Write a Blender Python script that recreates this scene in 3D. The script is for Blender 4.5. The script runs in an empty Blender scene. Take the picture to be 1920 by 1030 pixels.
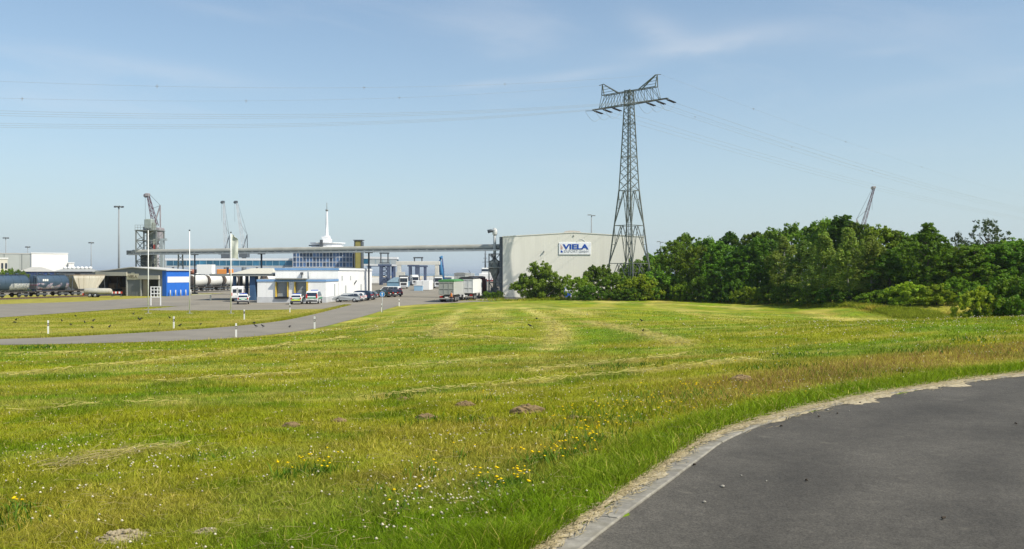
import bpy, bmesh, math, random
import numpy as np
from mathutils import Vector, Matrix, Quaternion
random.seed(7); rng = np.random.default_rng(7)
R = math.radians
sc = bpy.context.scene; COL = sc.collection

# ------------------------------------------------------------------ camera, sky, sun, exposure
EYE, FOC, HOR = 4.7, 1663.0, 512.0            # eye height over the quay, focal length and horizon row of a 1920 px wide picture
cd = bpy.data.cameras.new('camera'); cam = bpy.data.objects.new('camera', cd); COL.objects.link(cam)
cam.location = (0, 0, EYE); cam.rotation_euler = (R(90) - math.atan(3 / FOC), 0, 0)
cd.sensor_width = 36; cd.lens = 36 * FOC / 1920; cd.clip_start = 0.1; cd.clip_end = 60000
sc.camera = cam
SUN_EL, SUN_AZ = R(47), R(121)                 # azimuth clockwise from the view direction (+Y)
sun_dir = Vector((math.cos(SUN_EL) * math.sin(SUN_AZ), math.cos(SUN_EL) * math.cos(SUN_AZ), math.sin(SUN_EL)))
ld = bpy.data.lights.new('sun', 'SUN'); ld.energy = 4.3; ld.angle = R(0.55); ld.color = (1.0, 0.935, 0.81)
sun = bpy.data.objects.new('sun', ld); COL.objects.link(sun); sun.rotation_euler = (-sun_dir).to_track_quat('-Z', 'Y').to_euler()
sun.location = (60, -30, 80)
W = bpy.data.worlds.new('World'); sc.world = W; W.use_nodes = True
def build_world():
    nt = W.node_tree; N = nt.nodes; L = nt.links; N.clear()
    out = N.new('ShaderNodeOutputWorld'); bg = N.new('ShaderNodeBackground'); bg.inputs[1].default_value = 0.108
    sky = N.new('ShaderNodeTexSky'); sky.sky_type = 'NISHITA'; sky.sun_disc = False
    sky.sun_elevation = SUN_EL; sky.sun_rotation = SUN_AZ; sky.air_density = 1.0; sky.dust_density = 1.2; sky.ozone_density = 1.0
    tc = N.new('ShaderNodeTexCoord'); sep = N.new('ShaderNodeSeparateXYZ'); L.new(tc.outputs['Generated'], sep.inputs[0])
    def math_(op, a, b=None, c=None):
        n = N.new('ShaderNodeMath'); n.operation = op
        for i, q in enumerate((a, b, c)):
            if q is None: continue
            if isinstance(q, (int, float)): n.inputs[i].default_value = q
            else: L.new(q, n.inputs[i])
        return n.outputs[0]
    z = math_('MAXIMUM', sep.outputs[2], 0.0)
    # summer haze low in the sky
    hz = math_('POWER', 2.718, math_('MULTIPLY', z, -5.5)); hz = math_('MULTIPLY', hz, 0.86)
    mix = N.new('ShaderNodeMix'); mix.data_type = 'RGBA'; L.new(hz, mix.inputs[0]); tn = N.new('ShaderNodeVectorMath'); tn.operation = 'MULTIPLY'; L.new(sky.outputs[0], tn.inputs[0]); tn.inputs[1].default_value = (.88, .985, 1.02); L.new(tn.outputs[0], mix.inputs[6])
    mix.inputs[7].default_value = (3.95, 4.75, 5.3, 1)
    # thin cirrus on a flat layer high above
    zz = math_('ADD', z, 0.09)
    u = math_('DIVIDE', sep.outputs[0], zz); v = math_('DIVIDE', sep.outputs[1], zz)
    cmb = N.new('ShaderNodeCombineXYZ'); L.new(math_('ADD', math_('MULTIPLY', u, 0.8), math_('MULTIPLY', v, 0.28)), cmb.inputs[0]); L.new(math_('SUBTRACT', v, math_('MULTIPLY', u, 0.45)), cmb.inputs[1])
    cmb.inputs[2].default_value = 3.7
    n1 = N.new('ShaderNodeTexNoise'); n1.inputs['Scale'].default_value = 1.15; n1.inputs['Detail'].default_value = 9; n1.inputs['Roughness'].default_value = 0.56; n1.inputs['Distortion'].default_value = 0.7
    L.new(cmb.outputs[0], n1.inputs['Vector'])
    r1 = N.new('ShaderNodeMapRange'); r1.inputs[1].default_value = 0.55; r1.inputs[2].default_value = 0.85; L.new(n1.outputs[0], r1.inputs[0])
    cl = math_('MULTIPLY', r1.outputs[0], 0.22)
    fade = N.new('ShaderNodeMapRange'); fade.inputs[1].default_value = 0.06; fade.inputs[2].default_value = 0.24; L.new(z, fade.inputs[0])
    cl = math_('MULTIPLY', cl, fade.outputs[0])
    # the few wisps of this afternoon: azimuth / elevation of each, torn by the noise
    az = math_('ARCTAN2', sep.outputs[0], sep.outputs[1]); el = math_('ARCSINE', sep.outputs[2])
    n2 = N.new('ShaderNodeTexNoise'); n2.inputs['Scale'].default_value = 9; n2.inputs['Detail'].default_value = 8; n2.inputs['Roughness'].default_value = 0.6
    mp = N.new('ShaderNodeMapping'); mp.inputs['Scale'].default_value = (1, 1, 3.2); L.new(tc.outputs['Generated'], mp.inputs[0]); L.new(mp.outputs[0], n2.inputs['Vector'])
    wob = math_('MULTIPLY', math_('SUBTRACT', n2.outputs[0], 0.5), 1.9)
    tot = cl
    for (px, py, wx, wy, sl, amp) in ((1320, 82, 150, 17, -.10, .34), (1235, 50, 60, 24, .35, .26), (1080, 142, 120, 10, -.12, .30), (905, 158, 60, 7, -.12, .22), (930, 48, 120, 42, .1, .26), (300, 130, 170, 16, .08, .22), (1500, 60, 200, 26, .1, .14), (420, 22, 90, 10, .1, .14), (1660, 96, 60, 8, 0, .12), (1720, 170, 120, 18, -.1, .12), (120, 190, 160, 14, .05, .14)):
        a0 = math.atan((px - 960) / FOC); e0 = math.atan((HOR - py) / math.hypot(FOC, px - 960))
        da = math_('DIVIDE', math_('SUBTRACT', az, a0), wx / FOC)
        de = math_('SUBTRACT', math_('SUBTRACT', el, e0), math_('MULTIPLY', math_('SUBTRACT', az, a0), -sl))
        de = math_('ADD', math_('DIVIDE', de, wy / FOC), wob)
        d = math_('ADD', math_('MULTIPLY', da, da), math_('MULTIPLY', de, de))
        g = math_('POWER', 2.718, math_('MULTIPLY', d, -1.0))
        g = math_('MULTIPLY', g, math_('MULTIPLY', n2.outputs[0], 1.25 * amp))
        tot = math_('ADD', tot, g)
    tot = math_('MINIMUM', tot, 0.75)
    m2 = N.new('ShaderNodeMix'); m2.data_type = 'RGBA'; L.new(tot, m2.inputs[0]); L.new(mix.outputs[2], m2.inputs[6]); m2.inputs[7].default_value = (5.6, 5.75, 6.0, 1)
    L.new(m2.outputs[2], bg.inputs[0]); L.new(bg.outputs[0], out.inputs[0])
build_world()
vs = sc.view_settings; vs.view_transform = 'Standard'; vs.look = 'None'; vs.exposure = 0.45; vs.gamma = 1.0; vs.use_curve_mapping = False
sc.cycles.use_denoising = True; sc.cycles.max_bounces = 8; sc.cycles.transparent_max_bounces = 8

# ------------------------------------------------------------------ helpers
def gx(px, D): return (px - 960) / FOC * D
def gz(py, D): return EYE + (HOR - py) / FOC * D
def pt(px, py, D): return Vector((gx(px, D), D, gz(py, D)))
def flat(px, py, z=0.0):
    D = (EYE - z) * FOC / (py - HOR); return Vector((gx(px, D), D, z))

MATS = {}
def M(name, col, rough=0.7, var=0.12, scale=3.0, metal=0.0, bump=0.0, streak=False, spec=0.3, dirt=None, dirt_amt=0.0, objrand=0.0):
    if name in MATS: return MATS[name]
    m = bpy.data.materials.new(name); m.use_nodes = True; nt = m.node_tree; N = nt.nodes; L = nt.links
    b = N['Principled BSDF']; b.inputs['Roughness'].default_value = rough; b.inputs['Metallic'].default_value = metal
    b.inputs['Specular IOR Level'].default_value = spec
    tc = N.new('ShaderNodeTexCoord'); mp = N.new('ShaderNodeMapping'); L.new(tc.outputs['Object'], mp.inputs[0])
    if streak: mp.inputs['Scale'].default_value = (1, 1, 0.12)
    n = N.new('ShaderNodeTexNoise'); n.inputs['Scale'].default_value = scale; n.inputs['Detail'].default_value = 6; n.inputs['Roughness'].default_value = 0.62
    L.new(mp.outputs[0], n.inputs['Vector'])
    mr = N.new('ShaderNodeMapRange'); mr.inputs[1].default_value = 0.28; mr.inputs[2].default_value = 0.72; mr.inputs[3].default_value = 1 - var; mr.inputs[4].default_value = 1 + var
    L.new(n.outputs[0], mr.inputs[0])
    vm = N.new('ShaderNodeVectorMath'); vm.operation = 'SCALE'; vm.inputs[0].default_value = col; L.new(mr.outputs[0], vm.inputs['Scale'])
    src = vm.outputs[0]
    if objrand:
        oi = N.new('ShaderNodeObjectInfo'); r2 = N.new('ShaderNodeMapRange'); r2.inputs[3].default_value = 1 - objrand; r2.inputs[4].default_value = 1 + objrand
        L.new(oi.outputs['Random'], r2.inputs[0]); v2 = N.new('ShaderNodeVectorMath'); v2.operation = 'SCALE'; L.new(src, v2.inputs[0]); L.new(r2.outputs[0], v2.inputs['Scale']); src = v2.outputs[0]
    if dirt:
        n3 = N.new('ShaderNodeTexNoise'); n3.inputs['Scale'].default_value = scale * 0.45; n3.inputs['Detail'].default_value = 8; n3.inputs['Roughness'].default_value = 0.7
        L.new(mp.outputs[0], n3.inputs['Vector']); m3 = N.new('ShaderNodeMapRange'); m3.inputs[1].default_value = 0.48; m3.inputs[2].default_value = 0.72; m3.inputs[4].default_value = dirt_amt
        L.new(n3.outputs[0], m3.inputs[0]); mx = N.new('ShaderNodeMix'); mx.data_type = 'RGBA'; L.new(m3.outputs[0], mx.inputs[0]); L.new(src, mx.inputs[6]); mx.inputs[7].default_value = (*dirt, 1); src = mx.outputs[2]
    L.new(src, b.inputs['Base Color'])
    if bump:
        bp = N.new('ShaderNodeBump'); bp.inputs['Strength'].default_value = bump; bp.inputs['Distance'].default_value = 0.02; L.new(n.outputs[0], bp.inputs['Height']); L.new(bp.outputs[0], b.inputs['Normal'])
    MATS[name] = m; return m

class MB:
    def __init__(s): s.v = []; s.f = []; s.mi = []; s.smooth = []
    def add(s, vs_, fs, mi=0, sm=False):
        o = len(s.v); s.v += [tuple(q) for q in vs_]
        for f in fs: s.f.append([o + i for i in f]); s.mi.append(mi); s.smooth.append(sm)
        return s
    def box(s, x0, x1, y0, y1, z0, z1, mi=0):
        return s.add([(x0, y0, z0), (x1, y0, z0), (x1, y1, z0), (x0, y1, z0), (x0, y0, z1), (x1, y0, z1), (x1, y1, z1), (x0, y1, z1)],
                     [(0, 3, 2, 1), (4, 5, 6, 7), (0, 1, 5, 4), (1, 2, 6, 5), (2, 3, 7, 6), (3, 0, 4, 7)], mi)
    def bbox(s, x0, x1, y0, y1, z0, z1, b=0.03, mi=0):        # box with chamfered vertical and top edges
        p = [(x0 + b, y0), (x1 - b, y0), (x1, y0 + b), (x1, y1 - b), (x1 - b, y1), (x0 + b, y1), (x0, y1 - b), (x0, y0 + b)]
        cx, cy = (x0 + x1) / 2, (y0 + y1) / 2
        ins = [(cx + (x - cx) * (1 - 2 * b / (x1 - x0)), cy + (y - cy) * (1 - 2 * b / (y1 - y0))) for x, y in p]
        v = [(x, y, z0) for x, y in p] + [(x, y, z1 - b) for x, y in p] + [(x, y, z1) for x, y in ins]
        f = [tuple(range(7, -1, -1)), tuple(range(16, 24))]
        for k in (0, 8):
            for i in range(8): j = (i + 1) % 8; f.append((k + i, k + j, k + 8 + j, k + 8 + i))
        return s.add(v, f, mi)
    def beam(s, p, q, w, h=None, mi=0):
        p = Vector(p); q = Vector(q); d = (q - p)
        if d.length < 1e-6: return s
        d.normalize(); h = h or w
        up = Vector((0, 0, 1)) if abs(d.z) < 0.95 else Vector((1, 0, 0))
        a = d.cross(up).normalized(); b = a.cross(d).normalized()
        v = [p + a * (w / 2 * i) + b * (h / 2 * j) for i, j in ((-1, -1), (1, -1), (1, 1), (-1, 1))]
        v += [x + (q - p) for x in v]
        return s.add(v, [(0, 3, 2, 1), (4, 5, 6, 7), (0, 1, 5, 4), (1, 2, 6, 5), (2, 3, 7, 6), (3, 0, 4, 7)], mi)
    def tube(s, p, q, r, n=10, r2=None, mi=0, sm=True):
        return s.path([p, q], [r, r if r2 is None else r2], n, mi, sm)
    def path(s, pts, r, n=8, mi=0, sm=True):
        pts = [Vector(p) for p in pts]; k = len(pts); rr = r if isinstance(r, (list, tuple)) else [r] * k
        v = []; ref = None
        for i in range(k):
            d = (pts[min(i + 1, k - 1)] - pts[max(i - 1, 0)]).normalized()
            up = Vector((0, 0, 1)) if abs(d.z) < 0.95 else Vector((1, 0, 0))
            a = d.cross(up).normalized(); b = a.cross(d).normalized()
            v += [pts[i] + (a * math.cos(2 * math.pi * j / n) + b * math.sin(2 * math.pi * j / n)) * rr[i] for j in range(n)]
        f = []
        for i in range(k - 1):
            for j in range(n): j2 = (j + 1) % n; f.append((i * n + j, i * n + j2, (i + 1) * n + j2, (i + 1) * n + j))
        s.add(v, f, mi, sm)
        o = len(s.v) - len(v)
        s.f.append([o + j for j in range(n - 1, -1, -1)]); s.mi.append(mi); s.smooth.append(False)
        s.f.append([o + (k - 1) * n + j for j in range(n)]); s.mi.append(mi); s.smooth.append(False)
        return s
    def lathe(s, c, prof, n=16, mi=0, sm=True):            # prof: (r, z) from the foot up
        v = [(c[0] + r * math.cos(2 * math.pi * j / n), c[1] + r * math.sin(2 * math.pi * j / n), c[2] + z) for r, z in prof for j in range(n)]
        f = [(i * n + j, i * n + (j + 1) % n, (i + 1) * n + (j + 1) % n, (i + 1) * n + j) for i in range(len(prof) - 1) for j in range(n)]
        s.add(v, f, mi, sm); o = len(s.v) - len(v)
        s.f.append([o + j for j in range(n - 1, -1, -1)]); s.mi.append(mi); s.smooth.append(False)
        s.f.append([o + (len(prof) - 1) * n + j for j in range(n)]); s.mi.append(mi); s.smooth.append(False)
        return s
    def prism(s, poly, z0, z1, mi=0):                       # poly in x, y
        n = len(poly); v = [(x, y, z0) for x, y in poly] + [(x, y, z1) for x, y in poly]
        return s.add(v, [tuple(range(n - 1, -1, -1)), tuple(range(n, 2 * n))] + [(i, (i + 1) % n, n + (i + 1) % n, n + i) for i in range(n)], mi)
    def xprism(s, poly, x0, x1, mi=0):                      # poly in y, z swept along x
        n = len(poly); v = [(x0, y, z) for y, z in poly] + [(x1, y, z) for y, z in poly]
        return s.add(v, [tuple(range(n)), tuple(range(2 * n - 1, n - 1, -1))] + [(i, n + i, n + (i + 1) % n, (i + 1) % n) for i in range(n)], mi)
    def yprism(s, poly, y0, y1, mi=0):                      # poly in x, z swept along y
        n = len(poly); v = [(x, y0, z) for x, z in poly] + [(x, y1, z) for x, z in poly]
        return s.add(v, [tuple(range(n)), tuple(range(2 * n - 1, n - 1, -1))] + [(i, n + i, n + (i + 1) % n, (i + 1) % n) for i in range(n)], mi)
    def hull(s, prof, mi=0):                                # prof: (y, z, halfwidth): a body with tumblehome
        n = len(prof); v = [(-w, y, z) for y, z, w in prof] + [(w, y, z) for y, z, w in prof]
        return s.add(v, [tuple(range(n - 1, -1, -1)), tuple(range(n, 2 * n))] + [(i, (i + 1) % n, n + (i + 1) % n, n + i) for i in range(n)], mi)
    def ell(s, c, r, n=12, k=8, mi=0):
        v = []; f = []
        for i in range(k + 1):
            t = math.pi * i / k
            for j in range(n): a = 2 * math.pi * j / n; v.append((c[0] + r[0] * math.sin(t) * math.cos(a), c[1] + r[1] * math.sin(t) * math.sin(a), c[2] + r[2] * math.cos(t)))
        for i in range(k):
            for j in range(n): j2 = (j + 1) % n; f.append((i * n + j, (i + 1) * n + j, (i + 1) * n + j2, i * n + j2))
        return s.add(v, f, mi, True)
    def mesh(s, name, mats):
        me = bpy.data.meshes.new(name); me.from_pydata(s.v, [], s.f); mats = mats if isinstance(mats, (list, tuple)) else [mats]
        for m in mats: me.materials.append(m)
        me.polygons.foreach_set('material_index', s.mi); me.polygons.foreach_set('use_smooth', s.smooth)
        bm = bmesh.new(); bm.from_mesh(me); bmesh.ops.recalc_face_normals(bm, faces=bm.faces); bm.to_mesh(me); bm.free()
        me.update(); return me
    def build(s, name, mats, parent=None):
        o = bpy.data.objects.new(name, s.mesh(name, mats)); COL.objects.link(o)
        if parent: o.parent = parent
        return o
def inst(name, me, parent=None, mat=None, loc=None):
    o = bpy.data.objects.new(name, me); COL.objects.link(o); o.parent = parent
    if mat is not None: o.matrix_basis = mat
    if loc is not None: o.location = loc
    return o
def tag(o, label=None, cat=None, group=None, kind=None):
    if label: o['label'] = label
    if cat: o['category'] = cat
    if group: o['group'] = group
    if kind: o['kind'] = kind
    return o
def thing(name, label, cat, loc=(0, 0, 0), rz=0.0, group=None):
    o = bpy.data.objects.new(name, None); COL.objects.link(o); o.location = loc; o.rotation_euler = (0, 0, rz); o.empty_display_size = 0.3
    return tag(o, label, cat, group)
def kids(o): return [c for c in ALLKIDS.get(o.name, [])]
def copy_tree(root, loc, rz, label=None, group=None):
    r = root.copy(); COL.objects.link(r); r.location = loc; r.rotation_euler = (0, 0, rz)
    if label: r['label'] = label
    if group: r['group'] = group
    for ch in list(root.children):
        c = ch.copy(); COL.objects.link(c); c.parent = r
        for g in list(ch.children):
            d = g.copy(); COL.objects.link(d); d.parent = c
    return r
def text_mb(txt, width, height, depth, bold=0.0, mats=None, name='lettering', parent=None, loc=(0, 0, 0), rot=(R(90), 0, 0)):
    cu = bpy.data.curves.new('t', 'FONT'); cu.body = txt; cu.size = 1; cu.extrude = 0.5; cu.offset = bold; cu.resolution_u = 3
    ob = bpy.data.objects.new('t', cu); COL.objects.link(ob)
    dg = bpy.context.evaluated_depsgraph_get(); me = bpy.data.meshes.new_from_object(ob.evaluated_get(dg)); bpy.data.objects.remove(ob)
    co = np.empty(len(me.vertices) * 3); me.vertices.foreach_get('co', co); co = co.reshape(-1, 3)
    lo, hi = co.min(0), co.max(0); co = (co - (lo + hi) / 2) / (hi - lo) * np.array((width, height, depth))
    me.vertices.foreach_set('co', co.ravel()); me.name = name; me.materials.clear(); me.materials.append(mats); me.update()
    o = bpy.data.objects.new(name, me); COL.objects.link(o); o.parent = parent; o.location = loc; o.rotation_euler = rot
    return o
def align(p, q, w):   # matrix that lays the unit beam (0..1 on z, 1 thick) from p to q, w thick
    p = Vector(p); q = Vector(q); d = q - p
    return Matrix.Translation(p) @ d.to_track_quat('Z', 'Y').to_matrix().to_4x4() @ Matrix.Diagonal((w, w, d.length, 1))

# value noise shared by the meadow's soil and its blades
TAB = rng.random((64, 64, 8))
def vn(x, y, k=0):
    xi = np.floor(x).astype(int); yi = np.floor(y).astype(int); fx = x - xi; fy = y - yi
    fx = fx * fx * (3 - 2 * fx); fy = fy * fy * (3 - 2 * fy); t = TAB[:, :, k]
    a = t[xi % 64, yi % 64]; b = t[(xi + 1) % 64, yi % 64]; c = t[xi % 64, (yi + 1) % 64]; d = t[(xi + 1) % 64, (yi + 1) % 64]
    return (a * (1 - fx) + b * fx) * (1 - fy) + (c * (1 - fx) + d * fx) * fy
def fbm(x, y, k=0, o=4):
    s = 0; a = 0.5; n = 0
    for i in range(o): s = s + a * vn(x * 2 ** i + 7.3 * i, y * 2 ** i + 3.1 * i, (k + i) % 8); n += a; a *= 0.55
    return s / n
def sstep(a, b, x): t = np.clip((x - a) / (b - a), 0, 1); return t * t * (3 - 2 * t)

# ------------------------------------------------------------------ the lie of the land
ROADZ = 2.5
EDGE = np.array([(-6.5, -22), (-4.6, -8), (-2.4, 0), (-1.05, 3.6), (0.55, 7.06), (1.22, 8.45), (2.09, 10.2), (2.85, 11.7), (3.73, 12.93), (4.74, 14.07), (6.1, 15.37), (7.6, 16.63), (9.22, 17.85), (11.0, 19.05), (15, 21.4), (22, 24.0), (34, 26.5), (60, 29)])
def smooth_line(P, n=12):
    P = np.asarray(P, float); out = []
    Q = np.vstack([2 * P[0] - P[1], P, 2 * P[-1] - P[-2]])
    for i in range(1, len(Q) - 2):
        for t in np.linspace(0, 1, n, endpoint=False):
            a, b, c, d = Q[i - 1], Q[i], Q[i + 1], Q[i + 2]
            out.append(0.5 * ((2 * b) + (-a + c) * t + (2 * a - 5 * b + 4 * c - d) * t * t + (-a + 3 * b - 3 * c + d) * t ** 3))
    out.append(P[-1]); return np.array(out)
EDGES = smooth_line(EDGE, 8)
def d_edge(x, y):     # signed distance to the tarmac's edge: positive on the meadow
    x = np.asarray(x, float); y = np.asarray(y, float); best = np.full(x.shape, 1e9); sg = np.ones(x.shape)
    for i in range(len(EDGES) - 1):
        a = EDGES[i]; b = EDGES[i + 1]; d = b - a; t = np.clip(((x - a[0]) * d[0] + (y - a[1]) * d[1]) / (d @ d), 0, 1)
        ex = x - a[0] - t * d[0]; ey = y - a[1] - t * d[1]; q = ex * ex + ey * ey; m = q < best
        best = np.where(m, q, best); sg = np.where(m, np.where(d[0] * ey - d[1] * ex > 0, 1, -1), sg)
    return np.sqrt(best) * sg
CP = [(-34, 58.5, -.12), (-27.3, 60.5, -.12), (-20, 64.8, -.12), (-16.3, 75, -.12), (-15.8, 87, -.12), (-15.6, 100, -.12), (-15.6, 120, -.12), (-14, 132, -.1), (-10, 138, -.1), (-5, 145, -.08), (2, 152, -.02),
      (-48, 54, -.12), (-60, 52, -.12), (-30, 75, -1), (-26, 100, -1), (-60, 80, -1), (-22, 135, -.6), (-8, 165, -.5), (10, 165, -.1), (-90, 50, -.3), (-50, 120, -1), (-80, 130, -1),
      (-16, 68, .05), (-24, 52, .45), (-36, 44, .6), (-50, 38, .7), (-22, 35, 1.25), (-12, 40, 1.25), (-8, 60, 1.0), (-10, 80, .62), (-11, 100, .38), (-10, 120, .2), (0, 140, .15), (0, 100, .72), (0, 80, 1.0), (0, 60, 1.25), (0, 40, 1.5), (0, 20, 1.95), (-8, 20, 1.8), (-18, 22, 1.6), (-30, 25, 1.35),
      (-5, 8, 2.3), (-9, 12, 2.1), (0, 9, 2.44), (-3, 5, 2.45), (3, 15, 2.35), (8, 21, 2.4), (12, 24, 2.5), (8, 30, 1.95), (17, 37, 2.62), (23, 39, 2.72), (32, 40, 2.95), (45, 42, 3.0), (12, 42, 1.85), (10, 60, 1.3), (10, 100, .7), (12, 140, .3), (24, 145, .3), (20, 100, .5), (20, 70, 1.0), (26, 60, 1.35), (30, 70, .75), (32, 78, .3), (37, 86, .1), (34, 108, .1), (40.5, 86, .12), (43, 97, 1.3), (50, 93, 1.35), (56, 90, 1.4), (64, 96, 1.4), (46, 80, .2), (46, 112, 1.3), (52, 70, .4), (60, 70, .3), (40, 140, .2), (60, 120, 1.0), (90, 90, .6), (90, 140, .1), (70, 45, 2.7),
      (0, 0, 2.45), (6, 6, 2.45), (12, 12, 2.45), (20, 16, 2.45), (30, 20, 2.5), (0, -15, 2.4), (-14, -4, 2.2), (-24, 4, 1.9), (-40, 15, 1.4), (-30, -15, 2.0), (40, 0, 2.4)]
CPA = np.array(CP, float)
def _phi(r2): return 0.5 * r2 * np.log(r2 + 1e-9)
_n = len(CPA); _A = np.zeros((_n + 3, _n + 3)); _r2 = ((CPA[:, None, :2] - CPA[None, :, :2]) ** 2).sum(-1)
_A[:_n, :_n] = _phi(_r2) + np.eye(_n) * 25; _A[:_n, _n] = 1; _A[:_n, _n + 1:] = CPA[:, :2]; _A[_n, :_n] = 1; _A[_n + 1:, :_n] = CPA[:, :2].T
_w = np.linalg.solve(_A, np.concatenate([CPA[:, 2], np.zeros(3)]))
def ground_z(x, y):
    x = np.asarray(x, float); y = np.asarray(y, float); sh = x.shape; x = x.ravel(); y = y.ravel(); z = np.empty(len(x))
    for i in range(0, len(x), 20000):
        r2 = (x[i:i + 20000, None] - CPA[None, :, 0]) ** 2 + (y[i:i + 20000, None] - CPA[None, :, 1]) ** 2
        z[i:i + 20000] = _phi(r2) @ _w[:_n] + _w[_n] + x[i:i + 20000] * _w[_n + 1] + y[i:i + 20000] * _w[_n + 2]
    far = np.maximum(sstep(150, 172, y), np.maximum(sstep(75, 110, np.abs(x)), sstep(20, 60, -y)))
    z = z * (1 - far)
    z = z + 0.09 * (fbm(x * .35, y * .35, 1) - .5) * sstep(0, .4, z)
    z = np.maximum(z, 0.0)
    near = (x > -30) & (x < 62) & (y < 45); 
    if near.any():
        d = d_edge(x[near], y[near]); t = sstep(0.1, 2.2, d); zn = z[near]
        z[near] = np.where(d < 0, ROADZ - .06, ROADZ + .01 + (zn - ROADZ - .01) * t)
    return z.reshape(sh)
def gz1(x, y): return float(ground_z(np.array([x]), np.array([y]))[0])
def hit(px, py, d0=5.0, d1=170.0):            # where the sight line through a picture point meets the meadow
    D = np.linspace(d0, d1, 1600); x = (px - 960) / FOC * D; z = EYE + (HOR - py) / FOC * D; g = ground_z(x, D)
    k = np.argmax(z <= g) if (z <= g).any() else len(D) - 1
    return Vector((x[k], D[k], g[k]))

# colour of the sward at a place: lush, olive, straw and brown patches, mowing swathes
C_LUSH = np.array((.155, .248, .005)); C_OLIVE = np.array((.268, .280, .009)); C_STRAW = np.array((.49, .41, .095)); C_BROWN = np.array((.31, .23, .042)); C_DARK = np.array((.055, .105, .012))
SWATHES = []
def d_line(x, y, P):
    best = np.full(x.shape, 1e9)
    for a, b in zip(P[:-1], P[1:]):
        d = b - a; t = np.clip(((x - a[0]) * d[0] + (y - a[1]) * d[1]) / max(1e-6, d @ d), 0, 1); best = np.minimum(best, (x - a[0] - t * d[0]) ** 2 + (y - a[1] - t * d[1]) ** 2)
    return np.sqrt(best)
def swathe(x, y):                                           # cut grass left lying in pale rows by the mower
    s = np.zeros(x.shape); n = fbm(x * .55 + 5, y * .45, 7); n2 = fbm(x * 2.2, y * 1.6, 3)
    for P, w, amp in SWATHES:
        lo, hi = P.min(0) - 3 * w, P.max(0) + 3 * w; m = (x > lo[0]) & (x < hi[0]) & (y > lo[1]) & (y < hi[1])
        if m.any(): q = amp * np.exp(-(d_line(x[m], y[m], P) / (w * (.3 + .7 * n[m]))) ** 2) * sstep(.25, .6, n[m] * .5 + n2[m] * .5); s[m] = np.maximum(s[m], q)
    return s
def mix3(a, b, t): return a + (b - a) * t[..., None]
def sward(x, y):
    x = np.asarray(x, float); y = np.asarray(y, float)
    u = x + .32 * y; v = y - .16 * x                         # swathes in front run slightly uphill to the right
    A = fbm(x * .17, y * .24, 0); B = fbm(u * .075 + 3, v * .55, 2) * .8 + .2 * fbm(x * .9, y * .9, 1); Cn = fbm(x * .8, y * .9, 4)
    far = sstep(45, 75, y); cx = x - .0011 * (y - 60) ** 2 - .03 * (y - 60)
    B2 = fbm(cx * .30 + 11, y * .035, 3) * .7 + .3 * fbm(x * .25, y * .09, 5)
    Bf = B * (1 - far) + (0.65 * B2 + .35 * B) * far
    c = mix3(np.broadcast_to(C_OLIVE, x.shape + (3,)), C_LUSH, sstep(.40, .66, A * .6 + Cn * .4))
    c = mix3(c, C_STRAW, sstep(.50 - .06 * far, .72 - .06 * far, Bf) * (.50 + .32 * far) * (.45 + .55 * sstep(11, 22, y)))
    c = mix3(c, C_STRAW * np.array((1.25, 1.27, 1.6)), swathe(x, y) * .92)
    c = mix3(c, C_BROWN, sstep(.60, .75, fbm(u * .08 + 20, v * .25 + 9, 5)) * .45)
    c = mix3(c, C_LUSH * .85, sstep(.58, .72, fbm(x * .45 + 40, y * .55, 6)) * .75)
    de = np.full(x.shape, 50.0); nr = (y < 50) & (x > -30)
    if nr.any(): de[nr] = d_edge(x[nr], y[nr])
    band = sstep(1.5, 2.6, de) * (1 - sstep(4.2, 6.5, de)) * sstep(1.5, 5, x)
    c = mix3(c, C_BROWN * 1.15, band * (.25 + .5 * Cn))
    c = mix3(c, C_LUSH * 1.1, (1 - sstep(.7, 1.9, de)) * .8)
    isl = (y > 60) & (x < -21)
    c = np.where(isl[..., None], c * .45 + .55 * mix3(np.broadcast_to(C_OLIVE * .82, x.shape + (3,)), C_STRAW * .75, sstep(.35, .75, fbm(x * .15, y * .5, 2))), c)
    dry = isl & (x < -58 - (y - 92) * .12); dry = dry | ((y > 130) & (x < -40))
    c = np.where(dry[..., None], C_STRAW * .45 + C_OLIVE * .4, c)
    return c
def add_swathe(pts, w, amp): SWATHES.append((smooth_line([tuple(hit(px, py, 8, 165))[:2] for px, py in pts], 4), w, amp))
for pts, w, amp in (([(982, 577), (1010, 588), (1035, 604), (1047, 620), (1045, 635), (1028, 655)], 1.0, 1), ([(872, 578), (848, 598), (826, 618), (812, 634)], 1.1, .9), ([(1090, 602), (1150, 613), (1215, 628), (1290, 648)], 1.0, .9), ([(905, 574), (925, 585), (955, 600), (965, 610)], 1.2, .6), ([(1005, 573), (1060, 580), (1110, 592)], 1.2, .8), ([(1120, 566), (1250, 570), (1400, 578)], 1.6, .8), ([(1180, 580), (1330, 588), (1480, 600)], 1.0, .6), ([(1430, 590), (1560, 597), (1680, 601)], 1.0, .9),
                    ([(1000, 696), (1130, 684), (1290, 668)], .6, 1), ([(985, 721), (1130, 708), (1290, 690), (1400, 676)], .55, 1), ([(690, 748), (850, 732), (1000, 718)], .45, .8), ([(0, 706), (170, 690), (330, 676), (480, 655)], .5, .8), ([(0, 778), (160, 765), (330, 757)], .5, .85), ([(400, 668), (540, 648), (650, 634)], .6, .7), ([(300, 720), (520, 705), (760, 690), (960, 672)], .4, .55), ([(0, 668), (140, 664), (300, 660)], .5, .7), ([(560, 622), (680, 612), (800, 606)], .8, .6), ([(700, 640), (860, 632), (1000, 640)], .7, .5), ([(760, 585), (730, 600), (690, 622)], .9, .6), ([(100, 884), (230, 858), (340, 846)], .14, .5)): add_swathe(pts, w, amp)
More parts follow.
